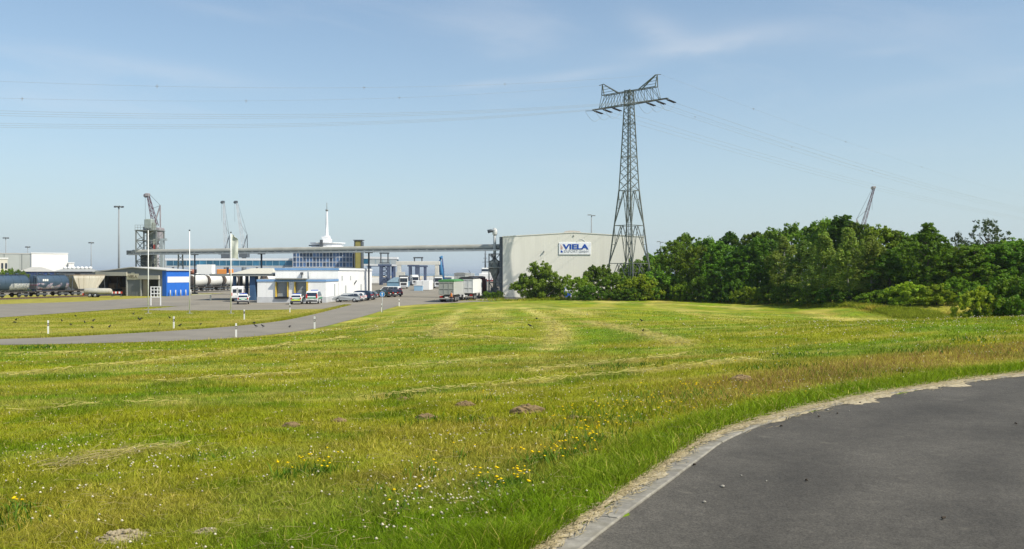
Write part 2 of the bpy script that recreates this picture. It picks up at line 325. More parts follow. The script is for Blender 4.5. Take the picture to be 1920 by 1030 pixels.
def attr_mat(name, transl=0.0, var=.25, scale=6.0, bump=.0, rough=.9, low=0):
    m = bpy.data.materials.new(name); m.use_nodes = True; nt = m.node_tree; N = nt.nodes; L = nt.links; b = N['Principled BSDF']; out = N['Material Output']
    b.inputs['Roughness'].default_value = rough; b.inputs['Specular IOR Level'].default_value = .15
    a = N.new('ShaderNodeAttribute'); a.attribute_name = 'Col'
    ge = N.new('ShaderNodeNewGeometry'); n = N.new('ShaderNodeTexNoise'); n.inputs['Scale'].default_value = scale; n.inputs['Detail'].default_value = 8; n.inputs['Roughness'].default_value = .7; L.new(ge.outputs['Position'], n.inputs['Vector'])
    mr = N.new('ShaderNodeMapRange'); mr.inputs[1].default_value = .3; mr.inputs[2].default_value = .7; mr.inputs[3].default_value = 1 - var; mr.inputs[4].default_value = 1 + var; L.new(n.outputs[0], mr.inputs[0])
    sc_ = mr.outputs[0]
    if low:
        mp = N.new('ShaderNodeMapping'); mp.inputs['Scale'].default_value = (1, .45, 1); L.new(ge.outputs['Position'], mp.inputs[0]); n2 = N.new('ShaderNodeTexNoise'); n2.inputs['Scale'].default_value = low; n2.inputs['Detail'].default_value = 6; n2.inputs['Roughness'].default_value = .65; L.new(mp.outputs[0], n2.inputs['Vector'])
        m2 = N.new('ShaderNodeMapRange'); m2.inputs[1].default_value = .3; m2.inputs[2].default_value = .7; m2.inputs[3].default_value = .68; m2.inputs[4].default_value = 1.28; L.new(n2.outputs[0], m2.inputs[0]); mu = N.new('ShaderNodeMath'); mu.operation = 'MULTIPLY'; L.new(mr.outputs[0], mu.inputs[0]); L.new(m2.outputs[0], mu.inputs[1]); sc_ = mu.outputs[0]
    vm = N.new('ShaderNodeVectorMath'); vm.operation = 'SCALE'; L.new(a.outputs['Color'], vm.inputs[0]); L.new(sc_, vm.inputs['Scale']); L.new(vm.outputs[0], b.inputs['Base Color'])
    if bump:
        bp = N.new('ShaderNodeBump'); bp.inputs['Strength'].default_value = bump; bp.inputs['Distance'].default_value = .08; L.new(n.outputs[0], bp.inputs['Height']); L.new(bp.outputs[0], b.inputs['Normal'])
    if transl:
        t = N.new('ShaderNodeBsdfTranslucent'); L.new(vm.outputs[0], t.inputs[0]); mx = N.new('ShaderNodeMixShader'); mx.inputs[0].default_value = transl; L.new(b.outputs[0], mx.inputs[1]); L.new(t.outputs[0], mx.inputs[2]); L.new(mx.outputs[0], out.inputs[0])
    return m
def set_col(me, rgb):
    ca = me.color_attributes.new('Col', 'FLOAT_COLOR', 'POINT'); c = np.ones((len(rgb), 4), np.float32); c[:, :3] = rgb; ca.data.foreach_set('color', c.ravel())

def ax(*segs):
    out = []
    for a, b, s in segs: out += list(np.arange(a, b, s))
    return np.array(out + [segs[-1][1]])
QUAY = 430.0
def build_ground():
    xs = ax((-6000, -600, 900), (-600, -150, 75), (-150, -66, 4), (-66, -24, 1.2), (-24, 40, .5), (40, 66, 1.2), (66, 150, 4), (150, 600, 75), (600, 6000, 900))
    ys = ax((-2000, -200, 300), (-200, -20, 20), (-20, 4, 1.5), (4, 40, .45), (40, 80, .8), (80, 178, 1.4), (178, QUAY, 14))
    X, Y = np.meshgrid(xs, ys); Z = ground_z(X, Y); nx, ny = len(xs), len(ys)
    co = np.stack([X, Y, Z], -1).reshape(-1, 3)
    idx = np.arange(nx * ny).reshape(ny, nx); f = np.stack([idx[:-1, :-1], idx[:-1, 1:], idx[1:, 1:], idx[1:, :-1]], -1).reshape(-1, 4)
    me = bpy.data.meshes.new('ground'); me.vertices.add(len(co)); me.vertices.foreach_set('co', co.ravel().astype(np.float32))
    me.loops.add(f.size); me.loops.foreach_set('vertex_index', f.ravel()); me.polygons.add(len(f)); me.polygons.foreach_set('loop_start', np.arange(0, f.size, 4)); me.polygons.foreach_set('loop_total', np.full(len(f), 4))
    me.polygons.foreach_set('use_smooth', np.ones(len(f), bool)); me.update(); me.validate()
    c = sward(co[:, 0], co[:, 1]) * np.where(co[:, 1] < 60, .8, .86)[:, None]
    set_col(me, c); me.materials.append(attr_mat('meadow soil', 0, .38, 2.2, .5, low=.45))
    o = bpy.data.objects.new('ground', me); COL.objects.link(o); tag(o, kind='structure')
build_ground()

# ------------------------------------------------------------------ paving, water
asphalt_old = M('worn grey asphalt', (.205, .185, .150), .9, .14, .35, bump=.1, dirt=(.27, .24, .18), dirt_amt=.5)
yard_mat = M('yard concrete', (.235, .21, .165), .9, .14, .12, bump=.1, dirt=(.19, .17, .13), dirt_amt=.6)
def sheet(name, poly, z, mat):
    bm = bmesh.new(); vs_ = [bm.verts.new((x, y, z)) for x, y in poly]; fc = bm.faces.new(vs_); bmesh.ops.recalc_face_normals(bm, faces=[fc])
    if fc.normal.z < 0: fc.normal_flip()
    bmesh.ops.triangulate(bm, faces=[fc]); me = bpy.data.meshes.new(name); bm.to_mesh(me); bm.free(); me.materials.append(mat)
    o = bpy.data.objects.new(name, me); COL.objects.link(o); return tag(o, kind='structure')
sheet('yard', [(-70, 150), (-47, 131), (-47, 112), (-40, 110), (-30, 113.5), (-24.4, 116), (-22, 124), (-15.8, 126), (-14, 131.5), (-10, 137.5), (-5, 144.5), (0, 151), (5, 158), (26, 166), (60, 180), (60, QUAY - .5), (-300, QUAY - .5), (-300, 190), (-92, 190), (-66, 205)], .012, yard_mat)
acc_near = smooth_line([(-120, 50), (-60, 53), (-36, 57.2), (-27.3, 59.3), (-20.2, 63.6), (-16.8, 73.5), (-16.2, 86), (-16.0, 100), (-16.2, 118), (-16.2, 131)], 8)
acc_far = smooth_line([(-120, 55.5), (-60, 58.4), (-38, 62.2), (-31, 67), (-25.2, 76), (-22.6, 86), (-22.4, 100), (-23.0, 116), (-23.5, 131)], 8)
sheet('access_road', [tuple(p) for p in acc_near] + [tuple(p) for p in acc_far[::-1]], .022, asphalt_old)
up = [(-58, 40), (-56, 70), (-53.7, 93), (-52, 107), (-50.5, 128), (-47.2, 131), (-70, 150.2), (-75, 140), (-82, 128), (-94, 118), (-125, 95), (-125, 58.5), (-62, 60)]
sheet('side_road', [(-60.5, 60.0), (-55.5, 80), (-53.7, 93), (-51.6, 107), (-50.2, 122), (-46.9, 125), (-46.9, 133.5), (-68, 152), (-72, 140), (-80, 126), (-92, 112), (-125, 92), (-125, 60.0)], .032, asphalt_old)
tar = bpy.data.materials.new('dark tarmac'); tar.use_nodes = True
def tar_nodes():
    nt = tar.node_tree; N = nt.nodes; L = nt.links; b = N['Principled BSDF']; b.inputs['Roughness'].default_value = .82; b.inputs['Specular IOR Level'].default_value = .25
    ge = N.new('ShaderNodeNewGeometry')
    def noise(s, d=4, r=.6):
        n = N.new('ShaderNodeTexNoise'); n.inputs['Scale'].default_value = s; n.inputs['Detail'].default_value = d; n.inputs['Roughness'].default_value = r; L.new(ge.outputs['Position'], n.inputs['Vector']); return n.outputs[0]
    big = noise(.55, 5); fine = noise(55, 3, .8); mid = noise(7, 6, .7)
    r1 = N.new('ShaderNodeValToRGB'); L.new(fine, r1.inputs[0]); e = r1.color_ramp.elements; e[0].position = .34; e[0].color = (.042, .037, .030, 1); e[1].position = .72; e[1].color = (.130, .118, .097, 1); el = e.new(.5); el.color = (.077, .070, .057, 1)
    m1 = N.new('ShaderNodeMapRange'); m1.inputs[1].default_value = .3; m1.inputs[2].default_value = .7; m1.inputs[3].default_value = .74; m1.inputs[4].default_value = 1.24; L.new(big, m1.inputs[0])
    m2 = N.new('ShaderNodeMapRange'); m2.inputs[1].default_value = .3; m2.inputs[2].default_value = .7; m2.inputs[3].default_value = .82; m2.inputs[4].default_value = 1.18; L.new(mid, m2.inputs[0])
    mm = N.new('ShaderNodeMath'); mm.operation = 'MULTIPLY'; L.new(m1.outputs[0], mm.inputs[0]); L.new(m2.outputs[0], mm.inputs[1])
    vm = N.new('ShaderNodeVectorMath'); vm.operation = 'SCALE'; L.new(r1.outputs[0], vm.inputs[0]); L.new(mm.outputs[0], vm.inputs['Scale'])
    st = noise(2.3, 7, .62); m3 = N.new('ShaderNodeMapRange'); m3.inputs[1].default_value = .63; m3.inputs[2].default_value = .74; m3.inputs[4].default_value = .55; L.new(st, m3.inputs[0])
    mx = N.new('ShaderNodeMix'); mx.data_type = 'RGBA'; L.new(m3.outputs[0], mx.inputs[0]); L.new(vm.outputs[0], mx.inputs[6]); mx.inputs[7].default_value = (.16, .143, .112, 1)
    at = N.new('ShaderNodeAttribute'); at.attribute_name = 'Col'; wv = N.new('ShaderNodeVectorMath'); wv.operation = 'MULTIPLY'; L.new(mx.outputs[2], wv.inputs[0]); L.new(at.outputs['Color'], wv.inputs[1]); L.new(wv.outputs[0], b.inputs['Base Color'])
    bp = N.new('ShaderNodeBump'); bp.inputs['Strength'].default_value = .55; bp.inputs['Distance'].default_value = .008; L.new(fine, bp.inputs['Height']); L.new(bp.outputs[0], b.inputs['Normal'])
tar_nodes()
def offset_line(P, d):
    t = np.gradient(P, axis=0); t /= np.linalg.norm(t, axis=1)[:, None]; n = np.stack([-t[:, 1], t[:, 0]], 1); return P + n * d
def build_tarmac():
    offs = np.arange(0, 9.01, .3); P = EDGES[:-4]; v = []; rows = [offset_line(P, -o) for o in offs]; n = len(P)
    for r_ in rows: v += [(x, y, ROADZ) for x, y in r_]
    me = bpy.data.meshes.new('tarmac_road'); me.from_pydata(v, [], [(i * n + j, i * n + j + 1, (i + 1) * n + j + 1, (i + 1) * n + j) for i in range(len(offs) - 1) for j in range(n - 1)]); me.materials.append(tar)
    w = 1 - .20 * np.exp(-((offs - 1.25) / .32) ** 2) - .20 * np.exp(-((offs - 2.95) / .35) ** 2) + .16 * np.exp(-(offs / .35) ** 2) - .10 * np.exp(-((offs - 6.2) / .4) ** 2)
    bm = bmesh.new(); bm.from_mesh(me); bmesh.ops.recalc_face_normals(bm, faces=bm.faces); 
    if sum(f.normal.z for f in bm.faces) < 0: bmesh.ops.reverse_faces(bm, faces=bm.faces)
    bm.to_mesh(me); bm.free()
    set_col(me, np.repeat(w, n)[:, None] * np.ones((1, 3))); o = bpy.data.objects.new('tarmac_road', me); COL.objects.link(o); tag(o, kind='structure')
build_tarmac()
def build_kerb():
    # flush concrete edging, its stones laid end to end with narrow joints
    seg = [0]; 
    L_ = np.concatenate([[0], np.cumsum(np.linalg.norm(np.diff(EDGES, axis=0), axis=1))]); tot = L_[-1]
    def at(s): return np.array([np.interp(s, L_, EDGES[:, 0]), np.interp(s, L_, EDGES[:, 1])])
    kerb = tag(bpy.data.objects.new('kerb', None), kind='structure'); COL.objects.link(kerb)
    m = M('edging concrete', (.23, .215, .18), .9, .35, 7, bump=.6, dirt=(.17, .155, .11), dirt_amt=.8, objrand=.10)
    s = 18.0; k = 0
    while s < 62:
        a = s + .002; b = s + .998; mb = MB(); n = 5; v = []; jo, jz = random.uniform(-.009, .009), random.uniform(-.004, .004)
        for t in np.linspace(a, b, n):
            p = at(t); d = at(t + .05) - at(t - .05); d /= np.linalg.norm(d); nn = np.array((-d[1], d[0]))
            for off, z in ((.0, -.1), (.0, .012), (.012, .022), (.215, .022), (.23, .012), (.23, -.1)):
                q = p + nn * (off + jo); v.append((q[0], q[1], ROADZ + z + (jz if z > 0 else 0)))
        f = [(i * 6 + j, (i + 1) * 6 + j, (i + 1) * 6 + j + 1, i * 6 + j + 1) for i in range(n - 1) for j in range(5)] + [tuple(range(6)), tuple((n - 1) * 6 + j for j in range(5, -1, -1))]
        mb.add(v, f); mb.build('kerbstone', m, kerb); s += 1.0; k += 1
build_kerb()
sea = sheet('sea', [(-20000, QUAY + 4), (20000, QUAY + 4), (20000, 26000), (-20000, 26000)], -2.0, M('sea water', (.045, .085, .13), .22, .25, .02, bump=.6, spec=.5))
mb = MB(); mb.box(-3000, 3000, QUAY - .6, QUAY + 1.0, -6, .55); tag(mb.build('quay_wall', M('quay concrete', (.36, .35, .31), .9, .15, .3)), kind='structure')
def ridge(name, pts, h, w, mat):
    v = []; f = []; n = len(pts)
    for i, (x, y) in enumerate(pts):
        hh = h * (.75 + .5 * random.random())
        for o, z in ((-w, -3), (-w * .35, hh * .8), (w * .3, hh), (w, -3)): v.append((x + random.uniform(-.4, .4), y + o, z))
    for i in range(n - 1):
        for j in range(3): f.append((i * 4 + j, (i + 1) * 4 + j, (i + 1) * 4 + j + 1, i * 4 + j + 1))
    mb = MB(); mb.add(v, f); o = mb.build(name, mat); return tag(o, kind='structure')
ridge('breakwater', [(x, 900 + .05 * x) for x in np.arange(-500, 60, 7)], 1.7, 8, M('breakwater stone', (.38, .34, .26), .95, .3, .5))

# ------------------------------------------------------------------ paints
STEEL = M('galvanised steel', (.21, .225, .215), .55, .18, 2.0, metal=.3)
STEEL_DK = M('dark grey steel', (.075, .085, .095), .6, .2, 2.0)
STEEL_LT = M('pale grey steel', (.42, .44, .44), .55, .12, 1.0, streak=True)
WHITE = M('white paint', (.74, .74, .72), .5, .05, 1.2, streak=True, dirt=(.52, .50, .45), dirt_amt=.25)
WHITE_ST = M('white coated steel', (.76, .76, .74), .45, .04, 2.0)
BLUE_TR = M('blue trim', (.16, .30, .52), .5, .1, 1.0)
BLUE_ST = M('navy steel', (.05, .085, .20), .55, .2, 1.0)
GLASS = M('dark glass', (.02, .03, .05), .08, .3, .7, spec=.7)
GLASS_BL = M('blue tinted glass', (.035, .12, .20), .15, .3, .4, spec=.6)
RUBBER = M('rubber', (.018, .018, .018), .8, .2, 4)
YELLOW = M('yellow paint', (.60, .42, .07), .6, .12, 2)
DARKIN = M('dark interior', (.02, .018, .016), .9, .3, .5)
ORANGE = M('orange paint', (.70, .26, .05), .6, .1, 1)
REDW = M('signal red', (.50, .06, .035), .5, .12, 1)
BEIGE_R = M('grey roof sheeting', (.42, .41, .37), .7, .1, .4, streak=False)

# ------------------------------------------------------------------ the big warehouse with the sign
def warehouse():
    t = thing('warehouse', 'big pale grey gabled warehouse with a blue lettered white sign on its front', 'warehouse', (11.3, 163, 0))
    W2, H1, H2, LEN = 13.0, 11.3, 12.05, 70
    wm = M('warehouse cladding', (.70, .685, .61), .6, .035, .7, streak=True, dirt=(.50, .48, .40), dirt_amt=.2, objrand=.015)
    def top(x): return H2 - (H2 - H1) * abs(x) / W2
    n = 26; w = 2 * W2 / n
    for i in range(n):                       # cladding sheets with a shallow standing rib
        x0 = -W2 + i * w; mb = MB(); a, b = x0 + .004, x0 + w - .004
        mb.yprism([(a, -.3), (b, -.3), (b, top(b)), (a, top(a))], 0, .06)
        for q in (.5,): mb.yprism([(x0 + w * q, .1), (x0 + w * q + .05, .1), (x0 + w * q + .05, top(x0 + w * q) - .05), (x0 + w * q, top(x0 + w * q) - .05)], -.008, .0)
        mb.build('wall_panel', wm, t)
    mb = MB(); mb.box(-W2, -W2 + .1, .07, LEN, -.3, H1 - .1); mb.box(W2 - .1, W2, .07, LEN, -.3, H1 - .1); mb.box(-W2 + .1, W2 - .1, LEN - .1, LEN, -.3, H1 - .1); mb.build('side_wall', wm, t)
    mb = MB(); mb.yprism([(-W2 - .12, H1 + .0), (0, H2 + .02), (W2 + .12, H1 + .0), (W2 + .12, H1 + .14), (0, H2 + .16), (-W2 - .12, H1 + .14)], -.08, LEN)
    rf = mb.build('roof', M('warehouse roof trim', (.70, .685, .61), .6, .05, .5), t)
    mb = MB(); mb.yprism([(-1.9, H2 - .0), (1.9, H2 - .0), (1.5, H2 + .5), (.4, H2 + .62), (-.5, H2 + .62), (-1.3, H2 + .5)], 4, 60); mb.build('ridge_vent', M('vent sheet', (.42, .38, .33), .7, .1, .5), rf)
    mb = MB(); mb.tube((.0, -.12, H2 - .55), (.0, .02, H2 - .55), .14); mb.build('lamp', STEEL, t)
    mb = MB(); mb.box(-5.5, -5.38, -.42, -.02, 8.55, 8.75); mb.beam((-5.44, -.3, 8.6), (-5.44, -.05, 8.3), .06); mb.build('wall_lamp', STEEL_DK, t)
    # sign
    x0, x1 = gx(1048, 163) - 11.3, gx(1108, 163) - 11.3; z0, z1 = gz(477.5, 163), gz(455, 163); cx = (x0 + x1) / 2
    sg = MB(); sg.bbox(x0, x1, -.14, -.03, z0, z1, .02); s = sg.build('sign_board', M('sign white', (.80, .81, .83), .4, .02, 1), t)
    blue = M('sign blue', (.012, .07, .36), .4, .05, 1)
    text_mb('VIELA', 4.75, .98, .05, .035, blue, 'lettering', s, (cx + .12, -.165, z1 - .78))
    text_mb('EXPORT', 2.55, .45, .04, .0, M('sign grey', (.42, .43, .46), .5, .05, 1), 'lettering', s, (cx - .72, -.16, z1 - 1.62)); text_mb('GmbH', 1.75, .45, .04, .0, MATS['sign grey'], 'lettering', s, (cx + 1.6, -.16, z1 - 1.62))
    lg = MB()
    for i, h in enumerate((.95, .72, .5)): lg.yprism([(x0 + .32 + .13 * i, z1 - 1.27), (x0 + .41 + .13 * i, z1 - 1.27), (x0 + .41 + .13 * i, z1 - 1.27 + h), (x0 + .32 + .13 * i, z1 - 1.27 + h)], -.17, -.14, i % 2)
    lg.yprism([(x0 + .32, z1 - 1.85), (x0 + .7, z1 - 1.85), (x0 + .7, z1 - 1.62), (x0 + .5, z1 - 1.45), (x0 + .32, z1 - 1.45)], -.17, -.14, 2)
    lg.build('emblem', [M('sign orange', (.60, .33, .20), .5, .05, 1), M('sign pink', (.58, .42, .42), .5, .05, 1), blue], s)
    arc = MB(); r = .85; c0 = gx(1089, 163) - 11.3
    arc.path([(c0 + r * math.cos(a), -.03, z1 - .25 + r * math.sin(a)) for a in np.linspace(.5, 2.7, 14)], .035, 5); arc.build('sign_arc', WHITE_ST, t)
    # door and a blue notice by it
    dx = gx(1053, 163) - 11.3
    mb = MB(); mb.box(dx - .55, dx + .5, -.06, -.02, .05, 2.15); d = mb.build('door', M('brown door', (.20, .15, .10), .7, .15, 2), t)
    dx = gx(1064, 163) - 11.3
    mb = MB(); mb.bbox(dx - .62, dx + .62, -.09, -.02, .25, 1.95, .02); nb = mb.build('notice_board', M('notice blue', (.03, .08, .34), .5, .1, 1), t)
    mb = MB(); mb.box(dx - .5, dx + .5, -.11, -.091, 1.32, 1.8); mb.box(dx - .2, dx + .3, -.11, -.091, 1.05, 1.2); mb.build('notice_panel', WHITE_ST, nb)
    # dark stair enclosure on the corner
    mb = MB(); mb.box(-W2 - .62, -W2 - .02, .3, 1.4, 0, H1 + .05); mb.build('corner_shaft', M('slate steel', (.085, .10, .115), .6, .15, .8), t)
    # flat plinth strip
    mb = MB(); mb.box(-W2 + .0, W2, -.03, -.002, -.3, .28); mb.build('plinth', M('plinth', (.34, .33, .29), .9, .2, 1), t)
warehouse()

# ------------------------------------------------------------------ open shed
def shed():
    t = thing('steel_shed', 'low grey and blue steel shed with two dark open gateways and a cream sign', 'shed', (gx(312, 178), 178, 0), R(-20))
    Wd, Dp, HE, HR, xr = 18.4, 7.0, 5.15, 5.75, -8.6      # front runs from x=-Wd to 0
    grey = M('shed grey cladding', (.165, .18, .185), .6, .08, .8, streak=True); blue = M('shed blue cladding', (.02, .125, .50), .5, .06, .8, streak=True)
    def top(x): return HE + (HR - HE) * (1 - abs(x - xr) / (9.6))
    ow = [(-17.5, -10.1, 4.15), (-6.3, -1.9, 3.45)]
    n = 18; w = Wd / n
    for i in range(n):
        a = -Wd + i * w + .006; b = -Wd + (i + 1) * w - .006; c = (a + b) / 2; z0 = 0
        for q0, q1, h in ow:
            if q0 < c < q1: z0 = h
        m = MB(); m.yprism([(a, z0), (b, z0), (b, top(b)), (a, top(a))], 0, .08); m.yprism([(c - .04, z0), (c + .04, z0), (c + .04, top(c) - .02), (c - .04, top(c) - .02)], -.02, 0)
        m.build('wall_panel', blue if i >= 17 else grey, t)
    n = 10; w = (Dp - .1) / n
    for i in range(n):
        a = .1 + i * w; m = MB(); m.box(-.08, 0, a + .004, a + w - .004, 0, HE); m.build('wall_panel', blue, t)
    m = MB(); m.box(0.0, .03, .3, Dp - .1, 2.75, 3.95); m.build('white_stripe', M('shed white stripe', (.62, .63, .64), .5, .05, 1), t)
    m = MB(); m.box(-Wd, -Wd + .08, .09, Dp, 0, HE - .1); m.yprism([(-Wd + .09, 0), (-.09, 0), (-.09, HE - .05), (xr, HR - .05), (-Wd + .09, HE - .1)], Dp - .08, Dp); m.build('back_wall', grey, t)
    m = MB(); m.box(-Wd + .2, -.2, .15, Dp - .2, .015, .03); m.build('floor', M('shed floor', (.10, .09, .08), .9, .2, 1), t)
    m = MB(); m.box(-17.4, -15.8, 2.5, 6.5, .03, 2.6); m.box(-15.7, -14, 4, 6.6, .03, 1.7); m.build('stored_timber', M('stored timber', (.22, .15, .09), .9, .3, 1), t)
    m = MB(); m.yprism([(-Wd - .3, HE - .35), (xr, HR + .03), (.3, HE + .02), (.3, HE + .17), (xr, HR + .2), (-Wd - .3, HE - .2)], -.35, Dp + .2); m.build('roof', M('shed roof', (.52, .51, .47), .6, .08, .6), t)
    for q0, q1, h in ow:                    # roller boxes and jambs over each gateway
        m = MB(); m.box(q0 - .35, q1 + .35, -.45, -.03, h - .05, h + .75); m.build('roller_box', M('cream roller box', (.42, .40, .33), .6, .08, 1), t)
        m = MB(); m.box(q0 - .25, q0 + .05, -.12, .2, 0, h - .05); m.build('jamb', M('jamb grey', (.38, .38, .36), .6, .1, 1), t); m = MB(); m.box(q1 - .05, q1 + .25, -.12, .2, 0, h - .05); m.build('jamb', MATS['jamb grey'], t)
    m = MB(); m.box(-6.2, -4.9, .25, .35, 0, 3.3); m.build('sliding_door', M('shed door', (.30, .26, .20), .7, .1, 1), t)
    m = MB(); m.bbox(-9.9, -6.9, -.16, -.02, 3.35, 4.55, .02); s = m.build('sign_board', M('cream sign', (.55, .51, .37), .6, .06, 1), t)
    m = MB(); m.yprism([(-8.9, 4.55), (-7.9, 4.55), (-8.15, 4.85), (-8.4, 4.72), (-8.65, 4.85)], -.14, -.04); m.build('sign_crest', MATS['cream sign'], s)
    text_mb('VIELA', 2.35, .62, .04, .03, M('sign letter brown', (.22, .19, .13), .6, .1, 1), 'lettering', s, (-8.4, -.18, 3.95))
    for i in range(5):
        m = MB(); m.tube((.55, .5 + i * 1.5, 0), (.55, .5 + i * 1.5, 1.25), .11, 8); b = m.build('bollard', M('bollard pale', (.50, .50, .46), .6, .1, 1))
        b.location = t.location; b.rotation_euler = t.rotation_euler; tag(b, 'short pale bollard standing along the blue end wall of the shed', 'bollard', 'bollards by the blue shed wall')
shed()

# ------------------------------------------------------------------ white customs block with loading docks
def customs():
    t = thing('customs_building', 'flat roofed white building with blue roof edge and two loading docks', 'building', (0, 0, 0))
    wm = M('white panel wall', (.80, .80, .79), .55, .035, .9, streak=True, dirt=(.62, .61, .57), dirt_amt=.2, objrand=.03)
    trim = BLUE_TR
    def facade(x0, x1, y, z0, z1, n, holes=()):
        w = (x1 - x0) / n
        for i in range(n):
            a = x0 + i * w; c = a + w / 2; b0 = z0
            h = [q for q in holes if q[0] < c < q[1]]
            if h: b0 = h[0][2]
            m = MB(); m.box(a + .006, a + w - .006, y, y + .15, b0, z1); m.build('wall_panel', wm, t)
    def flank(x, y0, y1, z0, z1, n):
        w = (y1 - y0) / n
        for i in range(n): m = MB(); m.box(x - .15, x, y0 + i * w + .006, y0 + (i + 1) * w - .006, z0, z1); m.build('wall_panel', wm, t)
    # front block
    docks = [(gx(516, 140), gx(541.5, 140), 3.25), (gx(551.5, 140), gx(577.5, 140), 3.25)]
    xs = [-40.2, docks[0][0], docks[0][1], docks[1][0], docks[1][1], -29.4]
    for a, b, nn in ((0, 1, 2), (2, 3, 1), (4, 5, 3)): facade(xs[a], xs[b], 140, .9, 3.25, nn)
    m = MB(); m.box(-40.25, -29.35, 139.96, 150, 0, .89); m.build('plinth', M('plinth pale', (.50, .51, .52), .8, .1, 1), t)
    m = MB(); m.box(-40.2, -29.4, 139.98, 140.15, 3.255, 3.33); m.build('lintel', wm, t)
    m = MB(); m.box(-40.3, -29.3, 139.9, 150, 3.335, 3.66); m.build('roof_edge', trim, t)
    m = MB(); m.box(-40.15, -29.45, 140.05, 149.98, 3.66, 3.72); m.build('front_roof', BEIGE_R, t)
    m = MB(); m.box(-37.2, -32.3, 139.2, 139.85, 3.70, 3.85); m.box(-37.2, -32.3, 139.85, 140.6, 3.73, 3.82); m.build('dock_canopy', M('dock canopy', (.25, .24, .19), .7, .1, 1), t)
    flank(-29.4, 140.16, 149.98, .9, 3.33, 6)
    m = MB(); m.box(-40.2, -40.05, 140.16, 150, .9, 3.33); m.build('left_wall', wm, t)
    for a, b, h in docks:
        m = MB(); m.box(a + .25, b - .25, 140.3, 140.38, .95, 3.25); d = m.build('dock_door', M('dock door grey', (.24, .26, .27), .6, .08, 1), t)
        for k in range(4): m = MB(); m.box(a + .3, b - .3, 140.26, 140.3, 1.0 + k * .56, 1.5 + k * .56); m.build('door_section', MATS['dock door grey'], d)
        for q in (a + .06, b - .20): m = MB(); m.box(q, q + .14, 139.75, 140.36, .92, 3.3); m.build('dock_bumper', YELLOW, t)
        m = MB(); m.box(a - .02, b + .02, 139.7, 139.95, .65, .9); m.build('dock_lip', RUBBER, t)
    # rear hall
    facade(-40.1, -29.4, 150.2, 3.3, 5.15, 9)
    flank(-29.4, 150.36, 186, .3, 5.15, 16)
    m = MB(); m.box(-40.1, -39.9, 150.36, 186, 0, 5.15); m.box(-39.9, -29.56, 185.8, 186, 0, 5.15); m.build('back_wall', wm, t)
    m = MB(); m.box(-40.2, -29.32, 150.1, 186.1, 5.155, 5.52); m.build('roof_edge', trim, t)
    m = MB(); m.box(-29.31, -29.27, 150.3, 186, 5.16, 5.5); m.build('parapet_band', wm, t)
    m = MB(); m.box(-40.1, -29.42, 150.2, 186, 5.52, 5.6); m.build('rear_roof', BEIGE_R, t)
    m = MB(); m.box(-35.75, -35.35, 149.8, 150.19, 4.45, 4.8); m.box(-35.6, -35.5, 149.95, 150.19, 3.9, 4.45); m.build('alarm_lamp', STEEL_DK, t)
    m = MB(); m.tube((-34.4, 150.1, 3.7), (-34.4, 150.1, 5.1), .06, 6); m.build('downpipe', STEEL_LT, t)
    for y, z in ((156, 1.2), (172, 1.2)): m = MB(); m.box(-29.39, -29.33, y, y + 1.1, .3, 2.5); d = m.build('door', STEEL_LT, t)
    for y in (153, 161, 176): m = MB(); m.box(-29.39, -29.35, y, y + .9, 3.4, 4.2); m.build('vent_grille', STEEL_LT, t)
    m = MB(); m.tube((-29.3, 165, 2.7), (-28.9, 165, 3.3), .12, 6); m.tube((-29.36, 165, 2.4), (-29.3, 165, 2.75), .05, 5); m.build('wall_lamp', STEEL_DK, t)
    m = MB(); m.box(-29.39, -29.36, 146.5, 147.4, .9, 2.9); m.build('side_door', STEEL_LT, t)
customs()

# ------------------------------------------------------------------ canopy left of it
def canopy():
    t = thing('canopy', 'flat dark canopy on blue pillars under a cream tent roof', 'canopy', (0, 0, 0))
    z = 4.15; x0, x1 = gx(403, 153), gx(519, 153)
    m = MB(); m.box(x0, x1, 150.3, 162, z, z + .38); m.build('flat_roof', M('canopy edge', (.20, .21, .20), .6, .1, 1), t)
    a0, a1 = gx(440, 153), gx(520, 153); ym = 156; zt = gz(503, 154)
    tent = M('cream tent membrane', (.50, .48, .40), .8, .06, .6)
    apex = (a0 + (a1 - a0) * .28, a0 + (a1 - a0) * .78)
    m = MB(); m.add([(a0, 150.2, z + .4), (a1, 150.2, z + .4), (a1, 162, z + .4), (a0, 162, z + .4), (apex[0], ym, zt), (apex[1], ym, zt)], [(0, 1, 5, 4), (1, 2, 5), (2, 3, 4, 5), (3, 0, 4), (0, 3, 2, 1)])
    m.build('tent_roof', tent, t)
    for px, w, D in ((440, .5, 152), (452.5, .42, 157), (463, .5, 158), (474.5, .95, 151.5), (482, .35, 156)):
        x = gx(px, D); m = MB(); m.bbox(x - w / 2, x + w / 2, D - w / 2, D + w / 2, 0, z, .04); m.build('pillar', M('canopy pillar blue', (.045, .10, .20), .5, .12, 1) if w > .45 else STEEL_DK, t)
canopy()

